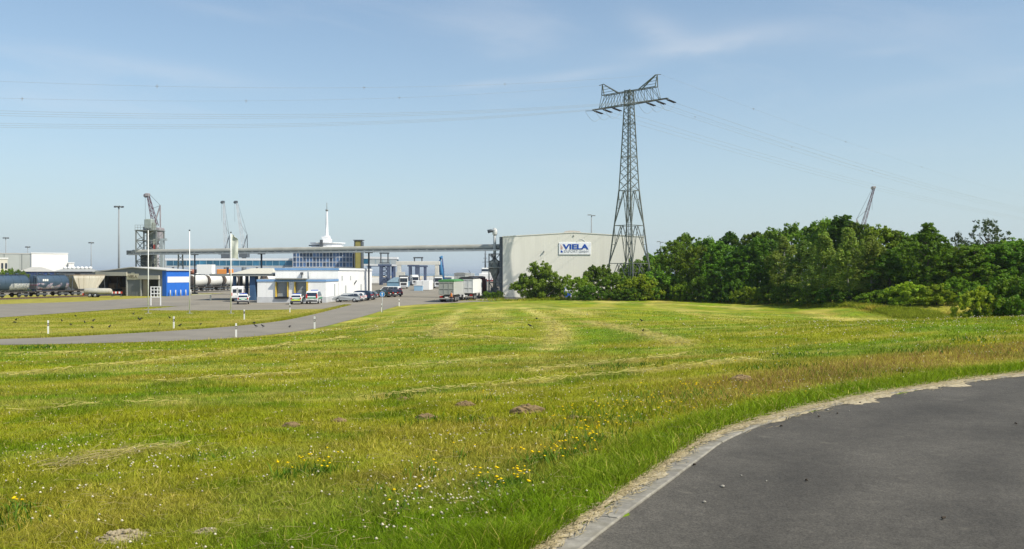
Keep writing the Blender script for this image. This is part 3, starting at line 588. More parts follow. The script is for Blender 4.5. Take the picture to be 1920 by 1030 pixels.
# ------------------------------------------------------------------ grain conveyor gallery and its towers
def conveyor():
    t = thing('conveyor_gallery', 'long grey round topped conveyor gallery carried high across the yard', 'conveyor')
    A = Vector((gx(938, 165), 165, 9.35)); B = Vector((gx(250, 205), 205, 9.35)); d = (B - A).normalized()
    n = 30
    sheetm = M('conveyor cover', (.36, .355, .31), .6, .12, .5, dirt=(.28, .26, .2), dirt_amt=.5, objrand=.07)
    s = Vector((d.y, -d.x, 0)); s = -s if s.y > 0 else s           # towards the viewer
    for i in range(n):                                             # cover plates
        a = A + (B - A) * (i / n) + d * .012; b = A + (B - A) * ((i + 1) / n) - d * .012
        prof = [(.62 * math.cos(q), .62 * math.sin(q)) for q in np.linspace(-.35, math.pi + .35, 12)]
        m = MB(); v = [a + s * u + Vector((0, 0, w + .1)) for u, w in prof] + [b + s * u + Vector((0, 0, w + .1)) for u, w in prof]; k = len(prof)
        m.add(v, [(j, j + 1, k + j + 1, k + j) for j in range(k - 1)] + [tuple(range(k)), tuple(range(2 * k - 1, k - 1, -1))], 0, False); m.build('cover_plate', sheetm, t)
    m = MB()
    for u, w in ((.7, -.22), (-.7, -.22)): m.beam(A + s * u + Vector((0, 0, w)), B + s * u + Vector((0, 0, w)), .12, .22)
    m.build('girder', STEEL_DK, t)
    m = MB(); m.beam(A + s * 1.05 + Vector((0, 0, -.52)), B + s * 1.05 + Vector((0, 0, -.52)), .9, .10); m.build('walkway', STEEL_LT, t)
    m = MB()
    for h in (.1, .0): pass
    m.beam(A + s * 1.48 + Vector((0, 0, -.35)), B + s * 1.48 + Vector((0, 0, -.35)), .03, .2); m.build('toe_board', STEEL_LT, t)
    for i in range(0, 46):
        a = A + (B - A) * ((i + .5) / 46); m = MB(); m.beam(a + s * .75 + Vector((0, 0, -.34)), a + s * .75 + Vector((0, 0, -.06)), .16, .3); m.build('bracket', STEEL, t)
    def leg(f, w, lat=False):
        p = A + (B - A) * f; m = MB()
        if not lat: m.tube((p.x, p.y, 0), (p.x, p.y, 8.95), w, 8); m.box(p.x - .5, p.x + .5, p.y - .5, p.y + .5, 0, .3); m.beam((p.x - .8, p.y, 8.75), (p.x + .8, p.y, 8.75), .2)
        else:
            for q in (-.75, .75): m.beam((p.x + q, p.y, 0), (p.x + q * .6, p.y, 8.95), .22)
            for k in range(6): z = k * 1.45; m.beam((p.x - .7, p.y, z + .1), (p.x + .65, p.y, z + 1.45), .09); m.beam((p.x + .7, p.y, z + .1), (p.x - .65, p.y, z + 1.45), .09)
        m.build('support_leg', STEEL_DK if not lat else STEEL, t)
    leg(.31, .17); leg(.80, .16); leg(.845, .3, True); leg(.60, .2)
    return A, B, d
CA, CB, CDIR = conveyor()

def lattice(m, x0, x1, y0, y1, zs, w=.14, leg=.2):
    for x in (x0, x1):
        for y in (y0, y1): m.beam((x, y, 0), (x, y, zs[-1]), leg)
    for i, z in enumerate(zs):
        for a, b in (((x0, y0), (x1, y0)), ((x1, y0), (x1, y1)), ((x1, y1), (x0, y1)), ((x0, y1), (x0, y0))):
            m.beam((*a, z), (*b, z), w)
            if i: m.beam((*a, zs[i - 1]), (*b, z), w * .75); 
            if i and i % 2: m.beam((*b, zs[i - 1]), (*a, z), w * .75)
def loading_tower():
    D = 206; xc = gx(281.5, D); t = thing('loading_tower', 'square grey steel loading tower with cross bracing round inner machinery', 'tower', (xc, D, 0))
    m = MB(); lattice(m, -2.35, 2.35, -2.2, 2.2, [0, 2.4, 4.9, 7.4, 9.8, 12.2, 14.4], .16, .26); m.build('frame', STEEL, t)
    m = MB(); m.bbox(-.6, 1.1, -.8, .8, 0, 16.4, .1); m.build('elevator_shaft', M('elevator green grey', (.20, .22, .19), .6, .2, 1.0, dirt=(.12, .11, .09), dirt_amt=.6), t)
    m = MB(); m.box(-2.6, 2.6, -2.4, 2.4, 14.45, 14.6); m.build('top_deck', STEEL, t)
    m = MB()
    for x in np.linspace(-2.5, 2.5, 9): m.beam((x, -2.35, 14.6), (x, -2.35, 15.7), .05)
    for z in (15.15, 15.7): m.beam((-2.5, -2.35, z), (2.5, -2.35, z), .06)
    m.build('railing', STEEL, t)
    m = MB(); m.bbox(-1.0, .7, -1, 1, 15.0, 17.2, .15); m.build('head_house', M('head house', (.26, .30, .28), .6, .15, 1), t)
    m = MB(); m.lathe((-.9, -1.2, 5.2), [(.15, 0), (.8, 1.4), (.8, 3.4), (.2, 4.2)], 12); m.build('hopper', M('hopper grey', (.10, .11, .11), .6, .2, 1), t)
    m = MB(); m.tube((.9, -1.4, 12), (1.6, -1.7, 2), .28, 8); m.tube((-1.6, -1.5, 10), (-.9, -1.3, 8), .25, 8); m.build('chute', STEEL_DK, t)
    m = MB(); m.bbox(1.55, 2.1, -2.1, -1.3, 9.2, 11.2, .05); m.build('red_cabinet', M('faded red', (.36, .07, .055), .6, .15, 1), t)
    m = MB(); m.box(2.45, 3.1, -.4, .4, 0, 12.5); m.box(2.4, 3.9, -.3, .3, 12.2, 12.7); m.build('side_shaft', M('pale shaft', (.30, .35, .37), .6, .1, 1), t)
    for z in (4.9, 9.8): m = MB(); m.box(-2.2, 2.2, -2.1, 2.1, z + .1, z + .18); m.build('platform', STEEL_DK, t)
    m = MB(); m.box(-5.2, -2.4, -.7, .7, 8.9, 9.9); m.build('discharge_box', M('discharge box', (.17, .18, .18), .6, .15, 1), t)
loading_tower()
def elevator():
    D = 164.3; xc = gx(927, D); t = thing('grain_elevator', 'slim steel grain elevator with hopper and pipe beside the warehouse corner', 'elevator', (xc, D, 0))
    m = MB(); lattice(m, -1.0, 1.0, -.9, .9, [0, 2.9, 5.6, 8.2], .13, .17); m.build('frame', STEEL_DK, t)
    m = MB(); m.lathe((.05, 0, 0), [(.32, .0), (.32, 3.6), (.95, 5.0), (.95, 6.9), (.7, 7.0), (.25, 7.4)], 14); m.build('hopper', M('hopper greenish', (.16, .175, .16), .6, .2, 1), t)
    m = MB(); m.tube((.05, .1, 7.0), (.05, .1, 13.0), .28, 10); m.build('riser_pipe', STEEL_LT, t)
    m = MB(); m.lathe((.1, .1, 11.6), [(.28, 0), (.46, .3), (.46, 1.0), (.36, 1.25)], 12); m.build('cyclone', M('cyclone white', (.60, .60, .57), .5, .08, 1), t)
    m = MB(); m.path([(.1, .1, 12.4), (-.6, 0, 12.5), (-1.25, 0, 12.35)], [.22, .3, .34], 8); m.build('exhaust_cowl', STEEL_DK, t)
    m = MB(); m.bbox(-.7, .8, -.8, .5, 0, 2.0, .05); m.build('foot_box', STEEL_DK, t)
    for z in (2.95, 5.65): m = MB(); m.box(-1.3, 1.3, -1.2, -.9, z, z + .1); m.beam((-1.3, -1.2, z + 1), (1.3, -1.2, z + 1), .05); m.build('platform', STEEL, t)
    m = MB(); m.path([(-.3, -.5, 8.2), (0, -.3, 7.4), (.0, 0, 6.9)], [.55, .3, .2], 4); m.build('feed_funnel', STEEL_DK, t)
elevator()

# ------------------------------------------------------------------ ferry terminal
def terminal():
    D = 350; k = D / FOC; t = thing('ferry_terminal', 'glass fronted white ferry terminal with stacked deck roofs and a tall white mast', 'terminal', (gx(606, D), D, 0))
    X = lambda px: (px - 606) * k
    wh = M('terminal white', (.70, .71, .72), .5, .05, .3)
    z0, z1 = gz(501, D), gz(473, D)
    m = MB(); m.box(X(549), X(661), .35, 14, z0 - .2, z1); m.build('core', M('terminal inside', (.03, .045, .07), .6, .3, .3), t)
    n = 18; rows = 3; w = (X(661) - X(549)) / n; h = (z1 - z0) / rows
    pm = MB().box(-w / 2 + .12, w / 2 - .12, 0, .08, -h / 2 + .14, h / 2 - .14).mesh('window_pane', M('terminal glass', (.05, .10, .20), .25, .4, .12, spec=.4, objrand=.7))
    for i in range(n):
        for j in range(rows): inst('window_pane', pm, t, loc=(X(549) + (i + .5) * w, .2, z0 + (j + .5) * h))
    m = MB()
    for i in range(n + 1): m.box(X(549) + i * w - .08, X(549) + i * w + .08, .05, .34, z0, z1)
    for j in range(rows + 1): m.box(X(549), X(661), .08, .33, z0 + j * h - .1, z0 + j * h + .1)
    m.build('mullion_grid', M('mullion white', (.60, .63, .68), .5, .05, .5), t)
    m = MB(); m.box(X(547), X(664), -.2, 15, z0 - 1.1, z0 - .25); m.box(X(664), X(667), -.2, 15, z0 - 1, z1 + .3); m.build('floor_slab', wh, t)
    for i in range(8): x = X(552) + i * (X(658) - X(552)) / 7; m = MB(); m.box(x - .4, x + .4, .5, 1.3, 0, z0 - 1.1); m.build('column', wh, t)
    # roof decks, ship-like and rounded
    def deck(x0, x1, ya, yb, za, zb, name):
        r = (yb - ya) / 2; P = []
        for q in np.linspace(-math.pi / 2, math.pi / 2, 9): P.append((x1 - r + r * math.cos(q), (ya + yb) / 2 + r * math.sin(q)))
        for q in np.linspace(math.pi / 2, 1.5 * math.pi, 9): P.append((x0 + r + r * math.cos(q), (ya + yb) / 2 + r * math.sin(q)))
        m = MB(); m.prism(P, za, zb); return m.build(name, wh, t)
    deck(X(541), X(672), -1.2, 16, z1 + .05, gz(470, D), 'roof')
    deck(X(548), X(663), 0, 14, gz(470, D), gz(463.5, D), 'roof_deck'); deck(X(577), X(638), 1, 12, gz(463.5, D), gz(455.5, D), 'roof_deck')
    deck(X(574), X(642), .5, 12.5, gz(456, D), gz(454.5, D), 'deck_eave')
    m = MB(); m.box(X(578), X(598), .8, 1.0, gz(461.5, D), gz(459.3, D)); m.build('deck_window', GLASS, t)
    m = MB(); m.box(X(600), X(605), -.3, .6, gz(464, D), gz(450, D)); m.build('stair', STEEL_DK, t)
    m = MB(); m.bbox(X(600), X(614), 4, 9, gz(455.4, D), gz(447, D), .1); m.box(X(599), X(611), 4.2, 8, gz(446.9, D), gz(443, D)); m.build('mast_base', wh, t)
    m = MB(); m.lathe((X(607), 6, 0), [(1.9, gz(455, D)), (1.9, gz(449, D)), (1.5, gz(447, D)), (1.3, gz(441.5, D)), (.62, gz(441, D)), (.52, gz(420, D)), (.34, gz(394, D)), (.3, gz(393.6, D))], 14); m.build('mast', wh, t)
    m = MB(); m.tube((X(607), 6, gz(394, D)), (X(607), 6, gz(378, D)), .12, 6); m.tube((X(607), 6, gz(394, D)), (X(607), 6, gz(391, D)), .55, 8); m.build('mast_aerial', STEEL, t)
terminal()
def walkway(name, label, D, a, b, za, zb, glass_from, glass_to, legs):
    k = D / FOC; t = thing('boarding_bridge', label, 'walkway', (gx(a, D), D, 0))
    X = lambda px: (px - a) * k; Ln = X(b)
    def slab(x0, x1, u0, u1, y0, y1, mat, nm, par=None):
        f = lambda x: zb + (za - zb) * (1 - x / Ln)       # foot height along the run
        m = MB(); m.yprism([(x0, f(x0) + u0), (x1, f(x1) + u0), (x1, f(x1) + u1), (x0, f(x0) + u1)], y0, y1); return m.build(nm, mat, par or t)
    wh = MATS['terminal white']; H = 3.3
    slab(0, Ln, 2.45, H, 0, 4, wh, 'roof'); slab(0, Ln, -.3, .35, 0, 4, wh if glass_to < b else STEEL_LT, 'floor')
    n = max(4, int(Ln / 2.6)); w = Ln / n
    for i in range(n):
        x0 = i * w; c = a + (x0 + w / 2) / k
        g = glass_from <= c <= glass_to
        slab(x0 + .08, x0 + w - .08, .35, 2.45, .12, .2, M('bridge glass', (.03, .13, .22), .2, .4, .2, spec=.5, objrand=.5) if g else M('bridge panel', (.40, .44, .45), .5, .1, .3), 'window_pane' if g else 'side_panel')
        slab(x0 - .07, x0 + .07, .35, 2.45, .02, .2, M('bridge mullion', (.28, .42, .50), .5, .1, .4), 'mullion')
    slab(0, Ln, .36, 2.44, 3.7, 3.8, GLASS_BL, 'back_glazing')
    for px in legs:
        m = MB(); m.box(X(px) - .35, X(px) + .35, 1, 1.7, 0, zb - .25 + (za - zb) * (1 - X(px) / Ln)); m.build('leg', BLUE_ST, t)
walkway('w', 'long glazed white boarding bridge running left from the ferry terminal', 360, 300, 548, gz(500, 360), gz(500, 360), 310, 548, (322, 372, 425, 480, 530))
walkway('w', 'short white boarding bridge sloping right from the terminal to the ferry berth', 352, 664, 745, gz(496.5, 352), gz(498, 352), 664, 690, (690, 735))

# ------------------------------------------------------------------ ferry berth steelwork
def olive_tower():
    D = 345; k = D / FOC; t = thing('lift_tower', 'olive yellow slab tower standing behind the terminal', 'tower', (gx(671, D), D, 0)); w = 7 * k
    ol = M('olive paint', (.26, .23, .065), .7, .25, .3, dirt=(.16, .15, .06), dirt_amt=.6)
    m = MB(); m.bbox(-w + .4, w - .3, 0, 4, 4.9, gz(451.5, D), .1); m.build('shaft', ol, t)
    m = MB(); m.box(-w, -w + .35, -.1, 4.2, 4.9, gz(450, D)); m.box(w - .28, w + .15, -.1, 4.2, 4.9, gz(453, D)); m.build('guide_rail', STEEL_DK, t)
    m = MB(); m.box(-w - .3, w + .4, -.3, 4.3, gz(451.4, D), gz(449.8, D)); m.build('cap', STEEL_DK, t)
    m = MB(); m.box(-w + .3, w - .2, .3, 3.7, 0, 4.88); m.build('base', M('olive base', (.10, .11, .13), .7, .2, .3), t)
olive_tower()
def portal(px0, px1, D, ztop, label, mat, frame=None, dense=False):
    k = D / FOC; t = thing('linkspan_portal', label, 'portal', (gx(px0, D), D, 0)); L = (px1 - px0) * k
    for x in (0, L):
        for y in (0, 5): m = MB(); m.box(x - .34, x + .34, y - .34, y + .34, 0, ztop); m.build('column', mat, t)
    m = MB(); m.box(-.8, L + .8, -.5, .4, ztop, ztop + .7); m.box(-.8, L + .8, 4.6, 5.5, ztop, ztop + .7); m.build('crossbeam', mat, t)
    m = MB()
    if dense:
        for z in np.arange(1.2, ztop - .5, 1.7): m.beam((0, 0, z), (L, 0, z + 1.6), .3); m.beam((L, 0, z), (0, 0, z + 1.6), .3); m.beam((0, 0, z), (L, 0, z), .28)
        m.build('bracing', mat, t)
    if frame:
        a, b = (frame[0] - px0) * k, (frame[1] - px0) * k; z1 = gz(frame[2], D); m = MB()
        for x in (a, b): m.box(x - .22, x + .22, 2, 2.5, ztop + 1, z1)
        m.box(a - .5, b + .5, 1.9, 2.6, z1, z1 + .5); m.box(a - .5, b + .5, 1.9, 2.6, ztop + 1, ztop + 1.4); m.build('top_frame', STEEL_DK, t)
BLP = M('berth blue', (.075, .10, .165), .6, .2, .3)
portal(713, 727, 345, gz(499, 345), 'dark blue braced ramp portal just right of the terminal', BLP, (712.5, 726, 476), True)
portal(768, 780, 350, gz(500, 350), 'dark blue ramp portal with a small top frame inside the white gantry', BLP, (776, 790, 484.5))
portal(691, 737, 372, gz(500, 372), 'wide navy ramp portal behind the braced one', BLP)
portal(783, 796, 365, gz(501, 365), 'small navy ramp portal under the right part of the white gantry', BLP)
def white_gantry():
    D = 340; k = D / FOC; t = thing('gantry', 'weathered white berth gantry with two tall legs and a flat beam', 'gantry', (gx(748, D), D, 0)); wt = M('weathered white', (.55, .54, .49), .7, .12, .3, dirt=(.36, .33, .26), dirt_amt=.5); L = (819 - 748) * k
    for x in (0, L): m = MB(); m.bbox(x - .75, x + .75, 0, 1.5, 0, gz(497, D), .08); m.build('leg', wt, t)
    m = MB(); m.bbox(-1.2, L + 1.2, -.1, 1.6, gz(496.8, D), gz(490, D), .08); m.build('beam', wt, t)
    m = MB(); m.box(-1.1, 2.2, -.4, 2, gz(521, D), gz(510, D)); m.build('machine_box', wt, t)
white_gantry()
def blue_loader():
    D = 345; k = D / FOC; t = thing('blue_jib', 'bright blue bent loading arm at the end of the white gantry', 'loading arm', (gx(827, D), D, 0)); b = M('bright blue paint', (.03, .14, .29), .5, .15, .4)
    m = MB(); m.path([(.4, 0, 2.5), (.1, 0, 5), (-.5, 0, 9), (-.2, 0, 10.6), (.6, 0, 11.2)], [.8, .8, .75, .65, .3], 8); m.build('arm', b, t)
    m = MB(); m.path([(1.0, .3, 2.5), (.9, .3, 6), (.4, .3, 10.8)], [.35, .3, .25], 6); m.build('hydraulic_ram', BLUE_ST, t)
    m = MB(); m.bbox(-1.4, 2.0, -1.3, 1.3, 0, 2.5, .1); m.build('pedestal', M('deep blue paint', (.02, .08, .2), .5, .15, .4), t)
blue_loader()

# ------------------------------------------------------------------ harbour cranes
def crane(label, D, base_px, foot, tip, paint, paint2, house=True, mast=True, w0=1.6):
    k = D / FOC; bx = gx(base_px, D); t = thing('harbour_crane', label, 'crane', (bx, D, 0))
    P = lambda p: Vector(((p[0] - base_px) * k, 0, gz(p[1], D)))
    f, e = P(foot), P(tip); d = (e - f); n = 12; side = d.cross(Vector((0, 1, 0))).normalized()
    ch = MB(); br = MB()
    def corner(i, a, b): w = w0 * (1 - .62 * i / n) / 2; return f + d * (i / n) + side * (w * a) + Vector((0, w * b, 0))
    for a in (-1, 1):
        for b in (-1, 1): ch.beam(corner(0, a, b), corner(n, a, b), .13)
    ch.build('jib_chords', paint, t)
    for i in range(n):
        for b in (-1, 1): br.beam(corner(i, -1 if i % 2 else 1, b), corner(i + 1, 1 if i % 2 else -1, b), .075); br.beam(corner(i, -1, b), corner(i, 1, b), .06)
        for a in (-1, 1): br.beam(corner(i, a, -1 if i % 2 else 1), corner(i + 1, a, 1 if i % 2 else -1), .075)
    br.build('jib_lacing', paint, t)
    m = MB(); m.bbox(e.x - .9, e.x + .6, -.6, .6, e.z - .4, e.z + .6, .15); m.tube((e.x - .8, -.25, e.z - .2), (e.x - .8, .25, e.z - .2), .7, 12); m.build('jib_head', paint2, t)
    if house:
        s = 1 if e.x < f.x else -1
        m = MB(); m.bbox(f.x - 2.0, f.x + 2.4, -2, 2, f.z - 4.6, f.z - .6, .25); m.build('machine_house', paint2, t)
        m = MB(); m.bbox(f.x - 2.5 * s - .7, f.x - 2.5 * s + .7, -2.6, -1, f.z - 2.6, f.z - .4, .1); m.build('cab', GLASS, t)
        m = MB(); m.lathe((f.x, 0, 0), [(2.6, 0), (2.6, 1.8), (1.3, 2.4), (1.1, f.z - 4.7)], 12); m.build('pedestal', paint2 if mast else STEEL, t)
        m = MB(); top = f + Vector((1.6 * s, 0, 7.0)); m.beam(f + Vector((2 * s, -.8, -1)), top, .35); m.beam(f + Vector((-.4 * s, -.8, -.6)), top, .35); m.build('a_frame', paint2, t)
        m = MB(); m.tube(top, e + Vector((.4 * s, 0, .4)), .06, 4); m.tube(top + Vector((0, .4, 0)), f + d * .55, .06, 4); m.tube(e + Vector((-.9, 0, -.6)), (e.x - .9, 0, e.z - 10), .045, 4); m.build('ropes', STEEL_DK, t)
    return t
CR_RED = M('crane red', (.085, .016, .026), .6, .2, .4); CR_GR = M('crane grey', (.52, .54, .56), .6, .12, .4)
crane('dark red lattice crane leaning up behind the steel loading tower', 300, 291, (291.5, 424), (277.5, 366), CR_RED, M('crane cab grey', (.27, .25, .26), .6, .2, .5))
crane('pale grey harbour crane, the left of the two, almost upright', 450, 424, (424, 468), (419, 379), CR_GR, M('crane dark', (.10, .115, .13), .6, .2, .5))
crane('pale grey harbour crane, the right of the two, beside the white flag', 450, 458, (457.5, 466), (443.5, 379), CR_GR, MATS['crane dark'])
crane('dark red lattice crane jib rising above the treetops on the right', 400, 1612, (1613, 440), (1639, 352), CR_RED, MATS['crane cab grey'])
for px, lab in ((424, 'orange crane undercarriage at the foot of the left grey crane'),):
    D = 447; t = thing('container', lab, 'undercarriage', (gx(px - 2, D), D, 0)); t.name = 'crane_undercarriage'
    m = MB(); m.bbox(-4, 4, -1, 1, 1.2, 6.6, .2); m.build('body', ORANGE, t); m = MB()
    for x in (-3, -1, 1, 3): m.tube((x, -1.2, .7), (x, 1.2, .7), .7, 10)
    m.build('wheels', RUBBER, t)

# ------------------------------------------------------------------ masts
def mast(px, top, D, label, n=6):
    t = thing('light_mast', label, 'light mast', (gx(px, D), D, 0)); H = gz(top, D); r = max(.13, H * .0105)
    m = MB(); m.tube((0, 0, 0), (0, 0, H - .3), r * 1.3, 10, r * .75); m.build('pole', M('mast steel', (.24, .26, .27), .6, .1, .5), t)
    m = MB(); m.lathe((0, 0, H - .45), [(H * .028, 0), (H * .034, .12), (H * .034, .3), (r, .45)], 12); m.build('head_ring', STEEL, t)
    fm = MB().bbox(-.32, .32, -.12, .22, -.25, .2, .05).mesh('floodlight', STEEL_DK)
    for i in range(n): a = 2 * math.pi * i / n; q = inst('floodlight', fm, t, loc=(math.cos(a) * H * .045, math.sin(a) * H * .045, H - .3)); q.rotation_euler = (0, 0, a)
mast(223, 386, 262, 'tall grey floodlight mast standing behind the open shed')
mast(171, 454, 360, 'slim distant floodlight mast between the white block and the shed roof', 4)
mast(11, 445, 345, 'distant floodlight mast at the left edge above the yellowish office')
mast(52, 462, 365, 'distant floodlight mast in front of the grey hall', 4)
def twin_lamp(px, top, D, label, s=.7):
    t = thing('street_lamp', label, 'street lamp', (gx(px, D), D, 0)); H = gz(top, D); m = MB(); m.tube((0, 0, 0), (0, 0, H - .1), .2 * s * 1.4, 8, .11 * s); m.build('pole', MATS['mast steel'], t)
    for sgn, dz in ((-1, .12), (1, -.1)): m = MB(); m.bbox(min(0, sgn * 1.15), max(0, sgn * 1.15), -.3, .3, H - .12 + dz, H + .12 + dz, .06); m.build('lamp_head', STEEL, t)
twin_lamp(1109, 404, 262, 'twin headed lamp mast rising behind the warehouse roof', 1.2)
twin_lamp(1238, 454, 300, 'thin lamp post showing between the pylon and the trees', .8)

# ------------------------------------------------------------------ far left buildings
def block(label, px0, px1, D, top, depth, mat, name='building', roof=None, parts=None):
    th = math.atan(-gx((px0 + px1) / 2, D) / D); k = D / FOC * math.cos(th); t = thing(name, label, 'building', (gx(px0, D), D, 0), th + .03); w = (px1 - px0) * k; h = gz(top, D)
    n = max(2, min(12, int(w / 3))); 
    for i in range(n): m = MB(); m.box(i * w / n + .01, (i + 1) * w / n - .01, 0, .2, 0, h); m.build('wall_panel', mat, t)
    m = MB(); m.box(0, .2, .21, depth, 0, h); m.box(w - .2, w, .21, depth, 0, h); m.box(.2, w - .2, depth - .2, depth, 0, h); m.build('side_wall', mat, t)
    m = MB(); m.box(-.15, w + .15, -.15, depth + .1, h, h + .3); m.build('roof', roof or BEIGE_R, t)
    if parts: parts(t, k, w, h)
    return t
WB = M('white hall sheeting', (.72, .71, .68), .55, .03, .3, objrand=.03); GB = M('grey hall sheeting', (.34, .36, .335), .6, .06, .3, objrand=.05)
block('tall blank white hall with low annex beyond the railway wagons', 59, 128, 300, 475.5, 30, WB, 'white_hall', WHITE)
block('low white annex at the right foot of the white hall', 128.5, 139, 302, 494, 12, WB, 'annex', WHITE)
def ribs(t, k, w, h):
    for x in (w * .25, w * .5, w * .75): m = MB(); m.box(x - .12, x + .12, -.12, -.005, 0, h - .1); m.build('wall_rib', STEEL, t)
block('long pale grey hall reaching out of the picture behind the white hall', -60, 76, 325, 475.5, 25, GB, 'grey_hall', BEIGE_R, ribs)
def win(t, k, w, h):
    for i in range(4):
        for j in range(2):
            x = w * (.12 + i * .24); m = MB(); m.box(x, x + w * .13, -.06, -.005, h * (.38 + .32 * j), h * (.55 + .32 * j)); m.build('window', GLASS, t)
block('small yellowish white two storey office with dark windows behind the wagons', -16, 14.5, 222, 485.5, 10, M('office render', (.56, .53, .44), .8, .05, .5), 'office', WHITE, win)
def lowhall(label, px0, px1, D, eave, ridge_, depth, wall, roofm, doors=()):
    th = math.atan(-gx((px0 + px1) / 2, D) / D); k = D / FOC * math.cos(th); t = thing('low_hall', label, 'hall', (gx(px0, D), D, 0), th + .03); w = (px1 - px0) * k; h0, h1 = gz(eave, D), gz(ridge_, D); c = w * .45
    m = MB(); m.box(0, w, 0, .2, 0, h0); m.box(0, .2, .2, depth, 0, h0); m.box(w - .2, w, .2, depth, 0, h0); m.box(.2, w - .2, depth - .2, depth, 0, h0); m.build('wall', wall, t)
    m = MB(); m.add([(-.4, -.4, h0), (w + .4, -.4, h0), (w + .4, depth, h0), (-.4, depth, h0), (c * .8, depth / 2, h1), (w - c * .8, depth / 2, h1)], [(0, 1, 5, 4), (1, 2, 5), (2, 3, 4, 5), (3, 0, 4), (0, 3, 2, 1)]); m.build('roof', roofm, t)
    for a, b, hh, mt in doors: m = MB(); m.box((a - px0) * k, (b - px0) * k, -.06, -.005, 0, h0 * hh); m.build('door', mt, t)
NAVY = M('navy door', (.03, .055, .16), .6, .2, .5)
lowhall('low hall with pale hipped roof and navy walls left of the shed', 37, 103, 228, 509.5, 500.5, 14, NAVY, BEIGE_R, [(68, 78, .8, WHITE_ST), (85, 97, .9, M('blue door', (.04, .09, .26), .6, .15, .5))])
lowhall('long low hall with grey corrugated roof between the shed and the navy hall', 101, 192, 236, 509.5, 500.5, 22, STEEL_DK, M('corrugated grey roof', (.33, .335, .32), .7, .1, .6), [(140, 150, .9, DARKIN)])
HALL_TH = math.atan(-gx(146.5, 236) / 236); HALL_W = 91 * 236 / FOC * math.cos(HALL_TH); HALL_TH += .03
for i in range(7):
    u = HALL_TH; lx, ly = HALL_W * (.24 + .09 * i), 6.5; t = thing('roof_vent', f'{("first", "second", "third", "fourth", "fifth", "sixth", "seventh")[i]} white dome vent from the left on the low hall roof', 'roof vent', (gx(101, 236) + lx * math.cos(u) - ly * math.sin(u), 236 + lx * math.sin(u) + ly * math.cos(u), gz(509.5, 236) + (gz(500.5, 236) - gz(509.5, 236)) * (ly + .4) / 11.4 + .02), 0, 'white vents along the low hall roof')
    m = MB(); m.lathe((0, 0, 0), [(.5, 0), (.5, .3), (.4, .5), (.12, .62)], 10); m.build('dome', WHITE, t); m = MB(); m.lathe((0, 0, -.4), [(.6, 0), (.6, .42)], 10); m.build('collar', STEEL, t)

